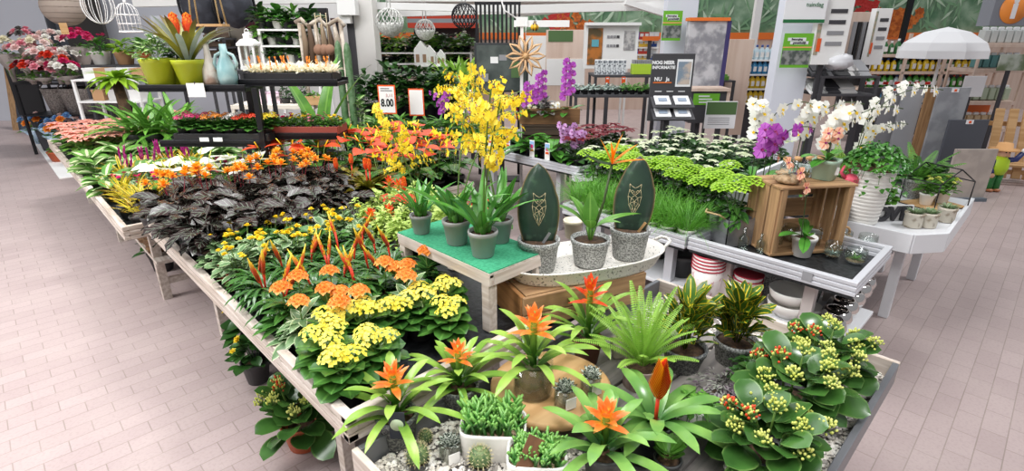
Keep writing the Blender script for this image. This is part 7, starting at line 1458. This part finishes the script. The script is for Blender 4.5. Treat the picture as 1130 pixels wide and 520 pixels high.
t = thing('orange_crate', 'orange plastic crate below the pine shelving', 'crate', Vector((V(1068, 125, 9.8).x, V(1068, 125, 9.8).y, 0)), VROT); z = V(1068, 112, 9.8).z; MB().box((0, 0, z / 2), (.4, .4, z)).build('body', W_orange, t, smooth=False, bevel=.01); MB().box((0, 0, z), (.44, .44, .04)).build('rim', ORG, t, smooth=False)
# garden figure and pallet chair
p = P(1093, 211, 0); t = thing('garden_figure', 'toy-like gardener figure with straw hat, lime shirt and blue sleeve beside taupe panel', 'garden figure', p, VROT); s = .62
SK = mat('figure_skin', 'd9a98a', .5); MB().lathe([(.0001, .19), (.075, .2), (.1, .27), (.09, .36), (.05, .4), (.0001, .41)], n=20, sy=.75).build('shirt', mat('lime_shirt', 'b4d62a', .5), t); MB().ball((0, 0, .45), .062, 16, 12, 1.0).build('head', SK, t)
for x in (-.04, .04): MB().lathe([(.0001, 0), (.036, 0), (.034, .12), (.04, .21), (.0001, .21)], (x, 0, .0), 14).build('leg', mat('figure_green', '2f7a3c', .5), t); MB().ball((x, -.02, .018), .04, 10, 6, .5).build('boot', mat('figure_boot', 'b5744c', .5), t)
hat = MB().lathe([(.0001, .48), (.14, .475), (.145, .485), (.075, .495), (.065, .55), (.0001, .56)], n=24).build('straw_hat', mat('straw', 'd9a46c', .8), t)
MB().tube([(.08, 0, .36), (.15, -.02, .37), (.2, -.02, .44)], [.032, .03, .026], 9).build('sleeve', mat('figure_blue', '2a3570', .5), t); MB().ball((.215, -.02, .465), .03, 10, 8).build('hand', LW, t); MB().tube([(-.08, 0, .36), (-.12, -.03, .28), (-.11, -.06, .22)], [.032, .03, .026], 9).build('sleeve', mat('figure_blue', '2a3570', .5), t); MB().ball((-.11, -.07, .2), .028, 10, 8).build('hand', SK, t)
for x in (-.02, .02): MB().ball((x, -.058, .455), .007, 6, 5).build('eye', W_black, t)
t.scale = (1.15,) * 3
p = P(1112, 200, 0); t = thing('pallet_chair', 'low wooden pallet chair with slanted slats behind the garden figure', 'chair', p, VROT - .3); 
for k in range(4): MB().box((-.24 + .16 * k, .12, .5), (.1, .035, .95), 0, 0, -.22).build('back_slat', OAK, t, smooth=False, bevel=.004)
for k in range(3): MB().box((0, -.2 + .14 * k, .26), (.6, .1, .03)).build('seat_slat', OAK, t, smooth=False, bevel=.004)
for x in (-.27, .27):
    for y in (-.22, .18): MB().box((x, y, .125), (.05, .05, .25)).build('leg', OAK, t, smooth=False)
for y in (.05, .3): MB().box((0, y, .12 if y < .1 else .75), (.6, .03, .06)).build('cross_bar', OAK, t, smooth=False)
# ---------------------------------------------------------------- camera, light, view
cam = bpy.data.cameras.new('camera'); co = bpy.data.objects.new('camera', cam); COL.objects.link(co)
co.location = (0, 0, H); co.rotation_euler = (PI / 2 - TILT, 0, VROT); cam.sensor_width = 36; cam.lens = 36 * FPX / 1130; cam.clip_end = 200; cam.clip_start = .02; sc.camera = co
w = bpy.data.worlds.new('sky'); sc.world = w; w.use_nodes = True; bg = w.node_tree.nodes['Background']; bg.inputs[0].default_value = lin('f1f4fa'); bg.inputs[1].default_value = .38
def area(name, loc, tgt, sx, sy, e, c='ffffff'):
    l = bpy.data.lights.new(name, 'AREA'); l.shape = 'RECTANGLE'; l.size = sx; l.size_y = sy; l.energy = e; l.color = lin(c)[:3]
    o = bpy.data.objects.new(name, l); COL.objects.link(o); o.location = loc; o.rotation_euler = (Vector(tgt) - Vector(loc)).to_track_quat('-Z', 'Y').to_euler(); return o
area('skylight_and_fill', (-3.2, 4.5, 5.5), (-1.6, 4, 0), 2.6, 11, 1050)
area('skylight_and_fill', (-1.2, -1.0, 4.6), (1.2, 1.2, .7), 2.5, 2.5, 60)  # front fill added above the camera to brighten the foreground
area('spot_rail', (.7, .0, 3.3), (1.2, 1.1, .7), 1.2, 1.2, 36)  # added lamp, close overhead, that lifts the foreground plants
area('skylight_and_fill', (3.5, 5.5, 6.5), (1.5, 2, 0), 3, 3, 90)
area('roof_light', (9, 9, 5.5), (8, 8, 0), 8, 8, 260)
sun = bpy.data.lights.new('sun', 'SUN'); sun.energy = 1.5; sun.angle = .18; so = bpy.data.objects.new('sun', sun); COL.objects.link(so); so.rotation_euler = (math.radians(24), math.radians(20), 0)
sc.view_settings.view_transform = 'Standard'; sc.view_settings.look = 'None'; sc.view_settings.gamma = 1.0; sc.view_settings.use_curve_mapping = False; sc.view_settings.exposure = 0.0
